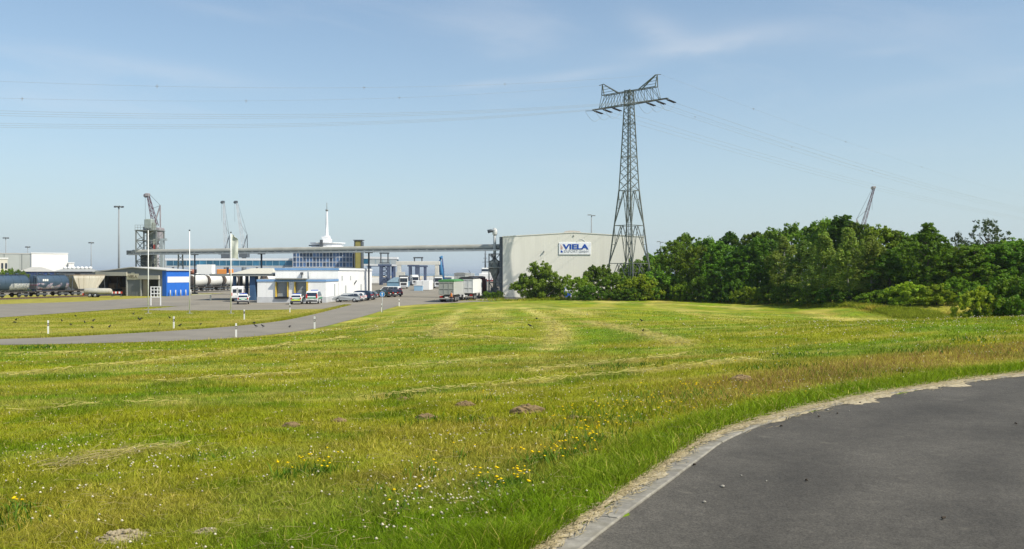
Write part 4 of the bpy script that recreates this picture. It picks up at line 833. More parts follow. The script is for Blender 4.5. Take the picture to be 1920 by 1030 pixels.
# ------------------------------------------------------------------ pylon and its lines
def pylon():
    X0, Y0 = 19.8, 150.0; ang = R(-43); t = thing('pylon', 'tall lattice steel electricity pylon standing in the bushes before the warehouse', 'pylon', (X0, Y0, 0), ang)
    st = M('pylon steel', (.155, .17, .155), .6, .22, 1.2, metal=.2); stl = st
    lev = [(0, 4.3), (5.15, 3.5), (12.7, 2.5), (18.6, 1.72), (24.3, 1.35), (33.2, .82), (35.6, .74)]
    def hw(z): return np.interp(z, [l[0] for l in lev], [l[1] for l in lev]) / math.sqrt(2)
    def c(z, i, j): w = hw(z); return Vector((i * w, j * w, z))
    unit = MB().box(-.5, .5, -.5, .5, 0, 1).mesh('brace', st)
    for i in (-1, 1):
        for j in (-1, 1):
            m = MB()
            for a, b in zip(lev[:-1], lev[1:]): m.beam(c(a[0], i, j), c(b[0] + .02, i, j), .18 if b[0] < 20 else .145)
            m.box(i * hw(0) - .5, i * hw(0) + .5, j * hw(0) - .5, j * hw(0) + .5, -.4, .25); m.build('leg', st, t)
    faces = [((-1, -1), (1, -1)), ((1, -1), (1, 1)), ((1, 1), (-1, 1)), ((-1, 1), (-1, -1))]
    def br(p, q, w=.095): inst('brace', unit, t, mat=align(p, q, w * .8))
    zs1 = [12.7, 18.6]; 
    for (a, b) in faces:
        for z0, z1 in ((0.2, 6.3), (6.3, 12.7), (12.7, 18.6)):
            mid1 = (c(z1, *a) + c(z1, *b)) / 2
            br(c(z0, *a), mid1, .13); br(c(z0, *b), mid1, .13); br(c(z1, *a), c(z1, *b), .12)
            zm = (z0 + z1) / 2
            for s in (a, b):
                pm = (c(z0, *s) + mid1) / 2; br(c(zm, *s), pm, .07); br(c(z0 + (z1 - z0) * .75, *s), (pm + mid1) / 2, .06); br(pm, c(z1, *s), .06)
        zz = [18.6, 20.2, 21.7, 23.0, 24.3] + [24.3 + 1.12 * i for i in range(1, 11)]
        for z0, z1 in zip(zz[:-1], zz[1:]): br(c(z0, *a), c(z1, *b), .085); br(c(z0, *b), c(z1, *a), .085)
        for z in (18.6, 24.3, 29.9, 33.2, 35.5): br(c(z, *a), c(z, *b), .11)
    # inner ladder leg
    m = MB(); m.beam((.0, -.15, .3), (.0, -.15, 35), .07); m.beam((.35, -.15, .3), (.35, -.15, 35), .07)
    for z in np.arange(.6, 34, .6): m.beam((0, -.15, z), (.35, -.15, z), .04)
    m.build('ladder', st, t)
    # crossarm, local x along the arm
    ZL, ZU, HL, HU = 33.2, 35.4, 7.7, 5.5
    m = MB()
    for y in (-.62, .62):
        m.beam((-HL, y * .25, ZL), (0, y, ZL), .15); m.beam((0, y, ZL), (HL, y * .25, ZL), .15); m.beam((-HU, y * .6, ZU), (HU, y * .6, ZU), .12)
    m.build('crossarm_chords', st, t)
    def low(x, y): return Vector((x, y * (1 - .75 * abs(x) / HL), ZL))
    xs = np.linspace(-HL + .4, HL - .4, 15)
    for i in range(14):
        s = 1 if i % 2 else -1; br(low(xs[i], .62 * s), low(xs[i + 1], -.62 * s), .085); 
    xu = np.linspace(-HU, HU, 11)
    for y in (-1, 1):
        for i in range(10):
            p = Vector((xu[i], y * .37, ZU)); q = low((xu[i] + xu[i + 1]) / 2 * 1.25, .62 * y); r = Vector((xu[i + 1], y * .37, ZU)); br(p, q, .075); br(q, r, .075)
    for x in xu: br((x, -.37, ZU), (x, .37, ZU), .06)
    for s in (-1, 1):
        m = MB(); tip = Vector((s * (HU + .15), 0, ZU + 2.0))
        for y in (-.37, .37): m.beam((s * HU, y, ZU), tip, .12); m.beam((s * (HU - 3.3), y, ZU), tip + Vector((-s * .25, 0, 0)), .15)
        for f in (.25, .5, .75): m.beam(Vector((s * HU, -.2, ZU)).lerp(tip, f), Vector((s * (HU - 3.3), -.2, ZU)).lerp(tip, f), .06)
        m.beam(tip - Vector((s * .3, 0, 0)), tip + Vector((s * .7, 0, -.12)), .09); m.build('earth_wire_peak', st, t)
    return t, X0, Y0, ang
PY, PX0, PY0, PANG = pylon()
def lines():
    ins = M('dark porcelain', (.022, .018, .022), .35, .2, 3); wire = M('conductor', (.28, .30, .31), .6, .1, 1)
    dl = Vector((-.85, -.53, 0)).normalized(); dr = Vector((.70, .71, 0)).normalized()
    rot = Matrix.Rotation(PANG, 3, 'Z')
    cat = 'power line'
    names = ['outermost', 'middle', 'innermost']
    for k, s in enumerate((-7.5, -5.5, -3.5, 3.5, 5.5, 7.5)):
        A = rot @ Vector((s, 0, 33.05)); A.x += PX0; A.y += PY0
        side = 'left' if s < 0 else 'right'; nm = names[min(k, 5 - k)]
        for d, sl, which in ((dr, -.10, 'r'), (dl, -.12, 'l')):
            m = MB(); L = 2.5 if which == 'r' else 1.9
            e = A + d * L + Vector((0, 0, sl * L))
            perp = Vector((-d.y, d.x, 0)) * .16
            for q in ((perp, -perp) if which == 'r' else (perp * 0,)):
                n = 15; pts = [A.lerp(e, .1 + .85 * i / (2 * n)) + q for i in range(2 * n + 1)]
                m.path(pts, [(.10 if i % 2 else .05) * (1.1 if which == 'r' else .6) for i in range(2 * n + 1)], 7)
            m.beam(A, A.lerp(e, .1), .1); 
            o = m.build('insulator', ins); o.parent = PY; o.matrix_parent_inverse = PY.matrix_world.inverted() if False else Matrix.LocRotScale(PY.location, PY.rotation_euler.to_quaternion(), None).inverted()
            if which == 'r': f = lambda u: e.z - .0605 * u + 1.162e-4 * u * u; U = np.linspace(0, 300, 40)
            else: f = lambda u: e.z - (e.z - 20.2) * (1 - (1 - u / 150) ** 2); U = np.linspace(0, 170, 40)
            m = MB(); m.path([(e.x + d.x * u, e.y + d.y * u, f(u)) for u in U], .018 if which == 'r' else .014, 5)
            o = m.build('power_line', wire)
            tag(o, f"{nm} conductor wire on the {side} arm of the pylon, running {'right over the trees' if which == 'r' else 'left across the sky'}", cat, 'conductors strung from the pylon')
        # jumper loop under the arm
        a = A + dl * 1.9 + Vector((0, 0, -.25)); b = A + dr * 2.5 + Vector((0, 0, -.3)); m = MB(); m.path([a.lerp(b, q) + Vector((0, 0, -1.5 * math.sin(math.pi * q))) for q in np.linspace(0, 1, 9)], .022, 5)
        o = m.build('jumper_loop', wire); o.parent = PY; o.matrix_parent_inverse = Matrix.LocRotScale(PY.location, PY.rotation_euler.to_quaternion(), None).inverted()
    for s in (-6.3, 6.3):
        A = rot @ Vector((s, 0, 37.3)); A.x += PX0; A.y += PY0
        for d, which in ((dr, 'r'), (dl, 'l')):
            if which == 'r': f = lambda u: A.z - .0605 * u + 1.162e-4 * u * u; U = np.linspace(0, 300, 40); mk = (30, 70, 115)
            else: f = lambda u: A.z - (A.z - 23.5) * (1 - (1 - u / 150) ** 2); U = np.linspace(0, 170, 40); mk = (38, 61, 88) if s < 0 else (30, 52, 78)
            m = MB(); m.path([(A.x + d.x * u, A.y + d.y * u, f(u)) for u in U], .011, 5); o = m.build('earth_wire', wire)
            tag(o, f"thin earth wire with bird markers from the {'left' if s < 0 else 'right'} pylon peak, running {'right' if which == 'r' else 'left'}", cat, 'earth wires from the pylon peaks')
            mm = MB(); mm.box(-.22, .22, -.03, .03, -.02, .02); mm.box(-.02, .02, -.03, .03, -.25, .2); me = mm.mesh('bird_marker', M('marker grey', (.30, .30, .31), .6, .1, 1))
            for u in mk: inst('bird_marker', me, o, loc=(A.x + d.x * u, A.y + d.y * u, f(u)))
lines()

# ------------------------------------------------------------------ road vehicles (nose along +Y)
def wheel(par, x, y, r, w, s):
    m = MB(); m.lathe((0, 0, 0), [(r * .8, -w / 2), (r * .97, -w / 2 + .02), (r, -w / 4), (r, w / 4), (r * .97, w / 2 - .02), (r * .8, w / 2)], 18); o = m.build('wheel', RUBBER, par)
    o.location = (x, y, r); o.rotation_euler = (0, R(90), 0)
    q = MB(); q.lathe((0, 0, 0), [(r * .62, -.015), (r * .64, .0), (r * .5, .02), (r * .16, .03)], 14); rim = q.build('rim', M('alloy rim', (.42, .43, .44), .35, .1, 3, metal=.6), o); rim.location = (0, 0, s * (w / 2 - .005)); 
    if s < 0: rim.rotation_euler = (R(180), 0, 0)
LAMP_R = M('tail lamp red', (.45, .02, .015), .25, .1, 2); LAMP_W = M('lamp clear', (.70, .72, .74), .2, .05, 2); PLATE = M('number plate', (.75, .76, .72), .5, .03, 2)
def car(label, loc, rz, paint, kind='hatch', stripe=None, group=None, bar=False, cat='car', check=None):
    t = thing({'van': 'van', 'suv': 'parked_car'}.get(kind, 'parked_car'), label, cat, loc, rz, group)
    if kind == 'hatch': B = [(-2.05, .3, .80), (-2.12, .72, .86), (-2.05, .98, .84), (-1.80, 1.36, .68), (-1.35, 1.47, .64), (.05, 1.46, .64), (.35, 1.40, .65), (1.08, .98, .82), (1.9, .80, .80), (2.12, .6, .78), (2.12, .3, .76)]; wb = 1.28; r = .32
    elif kind == 'estate': B = [(-2.3, .3, .80), (-2.37, .72, .86), (-2.32, .96, .84), (-2.02, 1.34, .68), (-1.6, 1.46, .63), (.1, 1.47, .64), (.42, 1.40, .65), (1.2, .98, .82), (2.05, .80, .80), (2.3, .6, .78), (2.3, .3, .76)]; wb = 1.36; r = .33
    elif kind == 'suv': B = [(-2.2, .38, .84), (-2.28, .8, .9), (-2.22, 1.08, .88), (-1.98, 1.56, .72), (-1.55, 1.68, .68), (.15, 1.68, .68), (.5, 1.6, .7), (1.2, 1.12, .86), (2.05, .98, .84), (2.26, .72, .82), (2.26, .38, .8)]; wb = 1.34; r = .37
    elif kind == 'sedan': B = [(-2.25, .3, .78), (-2.33, .75, .84), (-2.28, .95, .82), (-1.55, 1.0, .82), (-1.0, 1.36, .66), (-.4, 1.44, .63), (.1, 1.43, .63), (.4, 1.36, .65), (1.1, .97, .82), (2.05, .78, .8), (2.3, .58, .76), (2.3, .3, .74)]; wb = 1.36; r = .32
    else: B = [(-2.35, .35, .88), (-2.45, .8, .95), (-2.42, 1.1, .95), (-2.28, 1.75, .84), (-2.1, 1.93, .78), (.6, 1.95, .78), (1.0, 1.85, .79), (1.65, 1.18, .90), (2.3, .95, .86), (2.45, .65, .84), (2.45, .35, .82)]; wb = 1.5; r = .34
    m = MB(); m.hull(B); body = m.build('body', paint, t)
    bv = body.modifiers.new('round', 'BEVEL'); bv.width = .055; bv.segments = 2; bv.limit_method = 'ANGLE'
    # glazing
    i0 = 2; roofz = max(b[1] for b in B); belt = B[2][1]
    up = [b for b in B if b[1] >= belt - .03]
    if kind == 'sedan': up = [b for b in B if b[1] >= .96]
    rear0, rear1 = (B[3], B[4]) if kind == 'sedan' else (B[2], B[3])
    fr = [b for b in B if b[0] > 0 and b[1] > .9]; f_top, f_bot = fr[-2], fr[-1]
    if kind == 'van': f_top, f_bot = B[6], B[7]
    elif kind == 'suv': f_top, f_bot = B[6], B[7]
    elif kind in ('hatch', 'estate'): f_top, f_bot = B[6], B[7]
    else: f_top, f_bot = B[7], B[8]
    def strip(a, b, f0, f1, ins, nm):
        y0 = a[0] + (b[0] - a[0]) * f0; z0 = a[1] + (b[1] - a[1]) * f0; w0 = a[2] + (b[2] - a[2]) * f0 - ins
        y1 = a[0] + (b[0] - a[0]) * f1; z1 = a[1] + (b[1] - a[1]) * f1; w1 = a[2] + (b[2] - a[2]) * f1 - ins
        dy, dz = y1 - y0, z1 - z0; l = math.hypot(dy, dz); n = np.array((dz, -dy)) / l; 
        if n[0] * (1 if y0 > 0 else -1) < 0: n = -n
        o = n * .022; i = -n * .02
        v = [(-w0, y0 + o[0], z0 + o[1]), (w0, y0 + o[0], z0 + o[1]), (w1, y1 + o[0], z1 + o[1]), (-w1, y1 + o[0], z1 + o[1])]; v += [(x, y - 2 * o[0], z - 2 * o[1]) for x, y, z in v]
        q = MB(); q.add(v, [(0, 1, 2, 3), (7, 6, 5, 4), (0, 4, 5, 1), (1, 5, 6, 2), (2, 6, 7, 3), (3, 7, 4, 0)]); return q.build(nm, GLASS, t)
    strip(rear0, rear1, .12, .9, .10, 'rear_window'); strip(f_bot, f_top, .06, .94, .08, 'windscreen')
    zb, zt = belt + .06, roofz - .12
    def hwz(z): return np.interp(z, [belt, roofz - .06], [B[2][2], min(b[2] for b in B)])
    def yr(z): return np.interp(z, [rear0[1], rear1[1]], [rear0[0], rear1[0]])
    def yf(z): return np.interp(z, [f_bot[1], f_top[1]], [f_bot[0], f_top[0]])
    cuts = [0, .34, .66, 1] if kind in ('hatch', 'sedan') else [0, .28, .62, 1]
    for s in (-1, 1):
        for a, b in zip(cuts[:-1], cuts[1:]):
            v = []
            for z, in ((zb,), (zt,)):
                y0, y1 = yr(z) + .22, yf(z) - .16; ya = y0 + (y1 - y0) * a + .03; yb = y0 + (y1 - y0) * b - .03; w = hwz(z) + .012
                v += [(s * w, ya, z), (s * w, yb, z)]
            v = [v[0], v[1], v[3], v[2]]; v += [(x - s * .05, y, z) for x, y, z in v]
            q = MB(); q.add(v, [(0, 1, 2, 3), (7, 6, 5, 4), (0, 4, 5, 1), (1, 5, 6, 2), (2, 6, 7, 3), (3, 7, 4, 0)]); q.build('side_window', GLASS, t)
        ww = B[1][2]
        q = MB(); q.bbox(s * ww - .03, s * ww + .1 * s + .03, f_bot[0] - .25, f_bot[0] - .1, belt + .02, belt + .2, .02) if s > 0 else q.bbox(-ww - .13, -ww + .03, f_bot[0] - .25, f_bot[0] - .1, belt + .02, belt + .2, .02); q.build('mirror', paint, t)
        q = MB(); q.bbox(s * (ww - .2) - .11, s * (ww - .2) + .11, B[1][0] - .04, B[1][0] + .12, belt - .24, belt + (.0 if kind != 'van' else .35), .03); q.build('tail_light', LAMP_R, t)
        q = MB(); q.bbox(s * .6 - .17, s * .6 + .17, B[-2][0] - .22, B[-2][0] + .02, .6, .76, .03); q.build('headlight', LAMP_W, t)
        for yy in (-wb, wb): wheel(t, s * (ww - .10), yy, r, .21, s)
        if stripe:
            q = MB(); q.box(s * (ww + .004) - .012, s * (ww + .004) + .012, B[1][0] + .3, B[-2][0] - .4, belt - .36, belt - .16); q.build('side_stripe', stripe, t)
    q = MB(); q.bbox(-.8, .8, B[0][0] - .12, B[0][0] + .1, .32, .56, .04); q.build('rear_bumper', M('bumper grey', (.06, .06, .065), .6, .1, 2), t)
    q = MB(); q.box(-.27, .27, B[1][0] - .045, B[1][0] - .0, .62, .74); q.build('number_plate', PLATE, t)
    if stripe: q = MB(); q.box(-.62, .62, B[1][0] - .03, B[1][0] + .02, belt - .27, belt - .1); q.build('rear_stripe', stripe, t)
    if check: q = MB(); q.box(-.64, .64, B[1][0] - .05, B[1][0] + .0, .56, .70); q.build('rear_marking', check, t)
    if bar: q = MB(); yb = -.1 if kind != 'van' else .4; q.bbox(-.55, .55, yb - .12, yb + .12, roofz + .005, roofz + .12, .03); q.build('light_bar', M('light bar blue', (.03, .09, .40), .2, .1, 2), t)
    return t
def paint(nm, c, r=.32): return M('car paint ' + nm, c, r, .03, 1, spec=.5)
PW = paint('white', (.72, .72, .71)); PS = paint('silver', (.40, .42, .43)); PG = M('police green', (.015, .22, .10), .4, .05, 1); PN = paint('navy', (.015, .03, .06)); PB = paint('black', (.012, .014, .014)); PM = paint('maroon', (.12, .02, .03)); PGY = paint('grey', (.12, .13, .14)); FLU = M('fluorescent yellow', (.62, .68, .06), .5, .05, 1); PDG = paint('dark green', (.02, .04, .03))
def at(px, D): return (gx(px, D), D, .04)
car('white customs estate with a green stripe parked near the white flagpole', at(456, 134), R(16), PW, 'estate', PG, bar=True)
car('white customs car with a yellow marked tail in front of the left loading dock', at(556.5, 133.5), R(10), PW, 'hatch', PG, bar=True, check=FLU)
car('white customs van with a green band in front of the right loading dock', at(589, 135.5), R(4), PW, 'van', PG, bar=True, cat='van')
car('silver estate car, nearest of the row along the white building', (-26.4, 142.2, .02), R(84), PS, 'estate')
car('white hatchback second in the row along the white building', (-26.2, 146.3, .02), R(88), PW, 'hatch')
car('dark navy off-roader third in the row along the white building', (-26.0, 150.6, .02), R(86), PN, 'suv')
car('grey hatchback last and half hidden in the row along the white building', (-25.6, 155, .02), R(90), PGY, 'hatch')
car('dark green saloon parked across the yard behind the round blue sign', (gx(712, 171), 171, .02), R(70), PDG, 'sedan')
car('maroon hatchback parked between the dark saloon and the white van', (gx(738, 176), 176, .02), R(40), PM, 'hatch')
car('black car parked close beside the maroon hatchback', (gx(726, 172), 172, .02), R(56), PB, 'hatch')
car('white van parked behind the dark cars in the yard', (gx(729, 181), 181, .02), R(80), PW, 'van', cat='van')
def big_van():
    loc = (gx(447, 147), 147, .04); t = thing('delivery_van', 'tall white box van seen from behind under the canopy edge', 'van', loc, R(14))
    m = MB(); m.hull([(-2.7, .45, .98), (-2.75, .9, 1.0), (-2.68, 2.3, .93), (-2.5, 2.48, .86), (1.0, 2.48, .86), (1.5, 2.25, .88), (2.1, 1.35, .94), (2.7, 1.1, .92), (2.8, .45, .9)]); b = m.build('body', PW, t); bv = b.modifiers.new('round', 'BEVEL'); bv.width = .07; bv.segments = 2; bv.limit_method = 'ANGLE'
    for s in (-1, 1):
        m = MB(); m.box(s * .42 - .27, s * .42 + .27, -2.77, -2.66, 1.45, 2.0); m.build('rear_window', GLASS, t)
        m = MB(); m.bbox(s * .88 - .08, s * .88 + .08, -2.8, -2.65, .95, 1.45, .02); m.build('tail_light', LAMP_R, t)
        m = MB(); m.box(s * .985 - .02, s * .985 + .02, .1, 1.4, 1.4, 2.0) if s else 0; m.build('side_window', GLASS, t)
        m = MB(); m.box(s * .985 - .02, s * .985 + .02, -2.1, -.2, 1.45, 2.0); m.build('side_window', GLASS, t)
        for y in (-1.6, 1.75): wheel(t, s * .86, y, .36, .24, s)
    m = MB(); m.box(-.015, .015, -2.79, -2.7, .6, 2.3); m.build('door_joint', DARKIN, t); m = MB(); m.bbox(-.9, .9, -2.9, -2.7, .4, .62, .04); m.build('rear_bumper', MATS['bumper grey'], t)
    m = MB(); m.box(-.26, .26, -2.8, -2.75, .95, 1.08); m.build('number_plate', PLATE, t); m = MB(); m.add([(-.8, 2.08 + .03, 1.4), (.8, 2.08 + .03, 1.4), (.76, 1.55 + .03, 2.2), (-.76, 1.55 + .03, 2.2), (-.8, 2.0, 1.38), (.8, 2.0, 1.38), (.76, 1.5, 2.18), (-.76, 1.5, 2.18)], [(0, 1, 2, 3), (7, 6, 5, 4), (0, 4, 5, 1), (1, 5, 6, 2), (2, 6, 7, 3), (3, 7, 4, 0)]); m.build('windscreen', GLASS, t)
big_van()
def tipper(label, loc, rz, side, rear, tarp, cabp, H=3.55, Ln=9.5, tarp_nm='tarp'):
    t = thing('tipper_truck', label, 'truck', loc, rz); w = 1.25
    # origin at the rear on the ground, nose along +Y
    m = MB(); m.bbox(-w, w, .0, Ln, 1.2, H - .1, .05); m.build('tipper_body', side, t)
    for i in range(9): 
        for s in (-1, 1): m = MB(); m.box(s * w - (.07 if s < 0 else 0), s * w + (.07 if s > 0 else 0), .5 + i * 1.05, .6 + i * 1.05, 1.22, H - .12); m.build('side_rib', side, t)
    m = MB(); m.box(-w + .04, w - .04, -.06, -.003, 1.25, H - .18); tg = m.build('tailgate', rear, t)
    m = MB()
    for x in (-w + .06, -.42, .36, w - .14): m.box(x, x + .09, -.12, -.062, 1.25, H - .2)
    m.box(-w + .05, w - .05, -.13, -.064, 2.1, 2.18); m.box(-w + .05, w - .05, -.13, -.064, H - .3, H - .2); m.box(-w + .05, w - .05, -.13, -.064, 1.25, 1.35); m.build('tailgate_rib', rear, tg)
    m = MB(); m.hull([(-.08, H - .1, w + .04), (-.08, H + .1, w + .02), (-.06, H + .26, w - .6), (Ln, H + .26, w - .6), (Ln + .03, H + .1, w + .02), (Ln + .03, H - .1, w + .04)]); m.build('tarpaulin', tarp, t)
    m = MB(); m.box(-.5, .5, .3, Ln, .85, 1.15); m.build('chassis', STEEL_DK, t)
    m = MB(); m.box(-1.15, 1.15, .0, .14, .5, .68); m.build('underrun_bar', M('truck bumper', (.35, .33, .3), .6, .1, 1), t)
    for s in (-1, 1):
        m = MB(); m.box(s * .85 - .22, s * .85 + .22, -.03, .05, .78, .95); m.build('tail_light', LAMP_R, t)
        for y in (1.6, 2.9, 4.2): wheel(t, s * 1.03, y, .5, .36, s)
        m = MB(); m.box(s * .95 - .28, s * .95 + .28, .45, .5, .3, .95); m.build('mud_flap', RUBBER, t)
    m = MB(); m.box(-.26, .26, -.02, .03, .72, .86); m.build('number_plate', PLATE, t)
    m = MB(); m.bbox(-1.22, 1.22, Ln + 1.1, Ln + 3.2, .55, 3.5, .1); cb = m.build('cab', cabp, t)
    m = MB(); m.box(-1.05, 1.05, Ln + 3.17, Ln + 3.22, 2.0, 3.0); m.build('windscreen', GLASS, cb)
    for s in (-1, 1):
        for y in (Ln + .2, Ln + 2.3): wheel(t, s * 1.03, y, .5, .3, s)
        m = MB(); m.box(s * 1.222 - .012, s * 1.222 + .012, Ln + 1.9, Ln + 2.9, 2.0, 2.9); m.build('side_window', GLASS, cb)
    m = MB(); m.box(-.5, .5, Ln, Ln + 3, .7, .95); m.build('tractor_frame', STEEL_DK, t)
    return t
GRTR = M('dusty grey trailer', (.30, .31, .285), .65, .1, .7, streak=True, dirt=(.25, .23, .18), dirt_amt=.5)
tipper('grey tipper truck with a green tarpaulin at the end of the queue', (gx(837, 141.5), 141.5, .015), R(-6), M('pale trailer side', (.44, .45, .43), .6, .08, .7, streak=True), GRTR, M('green tarpaulin', (.07, .22, .07), .6, .15, 1), PW, 3.4)
tipper('white tipper truck with a dark tailgate frame, second in the queue', (gx(874, 152), 152, .015), R(-5), WHITE, M('white tailgate', (.55, .56, .56), .6, .1, .7, streak=True, dirt=(.3, .28, .24), dirt_amt=.4), M('black tarpaulin', (.03, .03, .035), .6, .15, 1), PW, 3.75)
tipper('dark red tipper truck half hidden behind the white one', (gx(887, 170), 170, .015), R(-5), M('dark red trailer', (.16, .03, .025), .55, .15, .7), M('dark red trailer', (.16, .03, .025)), M('rust tarpaulin', (.12, .05, .04), .6, .15, 1), PM, 3.8)
tipper('pale grey tipper trailer under a slack cover, third truck of the queue', (gx(862, 196), 196, .015), R(-4), STEEL_LT, M('pale tailgate', (.40, .41, .40), .6, .1, 1), M('grey cover', (.25, .26, .25), .7, .15, 1), PW, 4.5)
def tractor(label, loc, rz, cabp, boxp):
    t = thing('lorry', label, 'truck', loc, rz); w = 1.25      # nose along +Y
    m = MB(); m.bbox(-w, w, -2.2, 0, .55, 3.45, .14); cb = m.build('cab', cabp, t)
    m = MB(); m.bbox(-1.1, 1.1, -.06, .03, 2.0, 2.95, .05); m.build('windscreen', GLASS, cb)
    m = MB(); m.box(-.85, .85, -.02, .04, 1.05, 1.75)
    m.build('grille', M('grille dark', (.05, .05, .055), .5, .1, 2), cb)
    m = MB(); m.bbox(-1.22, 1.22, -.15, .12, .45, .95, .05); m.build('bumper', M('bumper pale', (.35, .36, .37), .5, .1, 2), cb)
    m = MB(); m.bbox(-1.15, 1.15, -.3, .1, 2.98, 3.15, .03); m.build('sun_visor', STEEL_DK, cb)
    for s in (-1, 1):
        m = MB(); m.bbox(s * .95 - .2, s * .95 + .2, .0, .15, .62, .85, .03); m.build('headlight', LAMP_W, cb)
        m = MB(); m.bbox(s * 1.45 - .1, s * 1.45 + .1, -.2, -.08, 2.1, 2.8, .03); m.build('mirror', STEEL_DK, cb)
        for y in (-1.2, -4.4, -9.6, -10.9): wheel(t, s * 1.04, y, .5, .3, s)
    m = MB(); m.bbox(-w, w, -13, -2.7, 1.1, 3.95, .05); m.build('trailer_body', boxp, t); m = MB(); m.box(-.5, .5, -12.8, -1, .75, 1.05); m.build('chassis', STEEL_DK, t)
tractor('white lorry facing us on the yard road behind the parked cars', (gx(757, 262), 262, .015), R(188), PW, STEEL_DK)
tractor('pale lorry facing us farther right beside the truck queue', (gx(822, 270), 270, .015), R(186), PW, GRTR)
tractor('small white lorry far back near the quay cranes', (gx(779, 330), 330, .015), R(190), PW, WHITE)

# ------------------------------------------------------------------ railway
def rails():
    bal = M('railway ballast', (.21, .18, .145), .95, .3, 2.5)
    P0, P1 = Vector((-97, 131)), Vector((-79, 205)); d = (P1 - P0).normalized(); n = Vector((d.y, -d.x))
    q = [P0 - n * 2.2, P0 + n * 2.2, P1 + n * 2.2, P1 - n * 2.2]; sheet('track_bed', [tuple(v) for v in q], .04, bal)
    t = thing('railway_track', 'railway track under the blue and white wagons at the left', 'track', (0, 0, 0))
    for s in (-.72, .72): m = MB(); a, b = P0 + n * s, P1 + n * s; m.beam((*a, .13), (*b, .13), .08, .15); m.build('rail', M('rail rust', (.16, .09, .06), .6, .2, 1, metal=.4), t)
    sm = MB().box(-1.3, 1.3, -.13, .13, .05, .1).mesh('sleeper', M('sleeper', (.14, .12, .10), .9, .2, 2)); k = int((P1 - P0).length / .65)
    for i in range(0, k, 1):
        o = inst('sleeper', sm, t, loc=(*(P0 + d * (i * .65)), 0)); o.rotation_euler = (0, 0, math.atan2(n.y, n.x))
    return P0, d
RP0, RD = rails()
def bogies(t, L):
    for y in (-L / 2 + 1.7, L / 2 - 1.7):
        for dy in (-.85, .85):
            m = MB(); m.tube((-.8, y + dy, .66), (.8, y + dy, .66), .08, 6)
            for s in (-1, 1): m.tube((s * .68, y + dy, .66), (s * .82, y + dy, .66), .46, 16)
            m.build('wheelset', M('wheel rust', (.06, .045, .04), .7, .2, 2), t)
        m = MB()
        for s in (-1, 1): m.box(s * .98 - .07, s * .98 + .07, y - 1.3, y + 1.3, .55, .85)
        m.build('bogie_frame', STEEL_DK, t)
    m = MB(); m.box(-1.25, 1.25, -L / 2, L / 2, 1.05, 1.25)
    for s in (-1, 1):
        for e in (-1, 1): m.tube((s * .87, e * L / 2, 1.06), (s * .87, e * (L / 2 + .45), 1.06), .17, 8)
    m.build('underframe', M('underframe', (.05, .045, .04), .8, .2, 2), t)
def graffiti(nm, base, cols, seed, frac=.52):
    m = M(nm, base, .55, .12, .6); nt = m.node_tree; N = nt.nodes; L = nt.links; b = N['Principled BSDF']; src = b.inputs['Base Color'].links[0].from_socket
    tc = N.new('ShaderNodeTexCoord'); mp = N.new('ShaderNodeMapping'); mp.inputs['Location'].default_value = (seed, seed * 2, 0); mp.inputs['Scale'].default_value = (0, 1, 1.2); L.new(tc.outputs['Object'], mp.inputs[0])
    n = N.new('ShaderNodeTexNoise'); n.inputs['Scale'].default_value = 1.6; n.inputs['Detail'].default_value = 2; n.inputs['Distortion'].default_value = 2.2; L.new(mp.outputs[0], n.inputs['Vector'])
    r = N.new('ShaderNodeValToRGB'); r.color_ramp.interpolation = 'CONSTANT'; e = r.color_ramp.elements; e[0].position = 0; e[0].color = (*cols[0], 1); e[1].position = .62; e[1].color = (*cols[-1], 1)
    for p, c in zip((.42, .48, .55), (cols[1], cols[2], cols[0])): q = e.new(p); q.color = (*c, 1)
    L.new(n.outputs[0], r.inputs[0])
    sp = N.new('ShaderNodeSeparateXYZ'); L.new(tc.outputs['Object'], sp.inputs[0]); mr = N.new('ShaderNodeMapRange'); mr.inputs[1].default_value = 2.72; mr.inputs[2].default_value = 2.66; L.new(sp.outputs[2], mr.inputs[0])
    n2 = N.new('ShaderNodeTexNoise'); n2.inputs['Scale'].default_value = .45; L.new(mp.outputs[0], n2.inputs['Vector']); m2 = N.new('ShaderNodeMapRange'); m2.inputs[1].default_value = .40; m2.inputs[2].default_value = .44; L.new(n2.outputs[0], m2.inputs[0])
    mm = N.new('ShaderNodeMath'); mm.operation = 'MULTIPLY'; L.new(mr.outputs[0], mm.inputs[0]); L.new(m2.outputs[0], mm.inputs[1])
    mx = N.new('ShaderNodeMix'); mx.data_type = 'RGBA'; L.new(mm.outputs[0], mx.inputs[0]); L.new(src, mx.inputs[6]); L.new(r.outputs[0], mx.inputs[7]); L.new(mx.outputs[2], b.inputs['Base Color']); return m
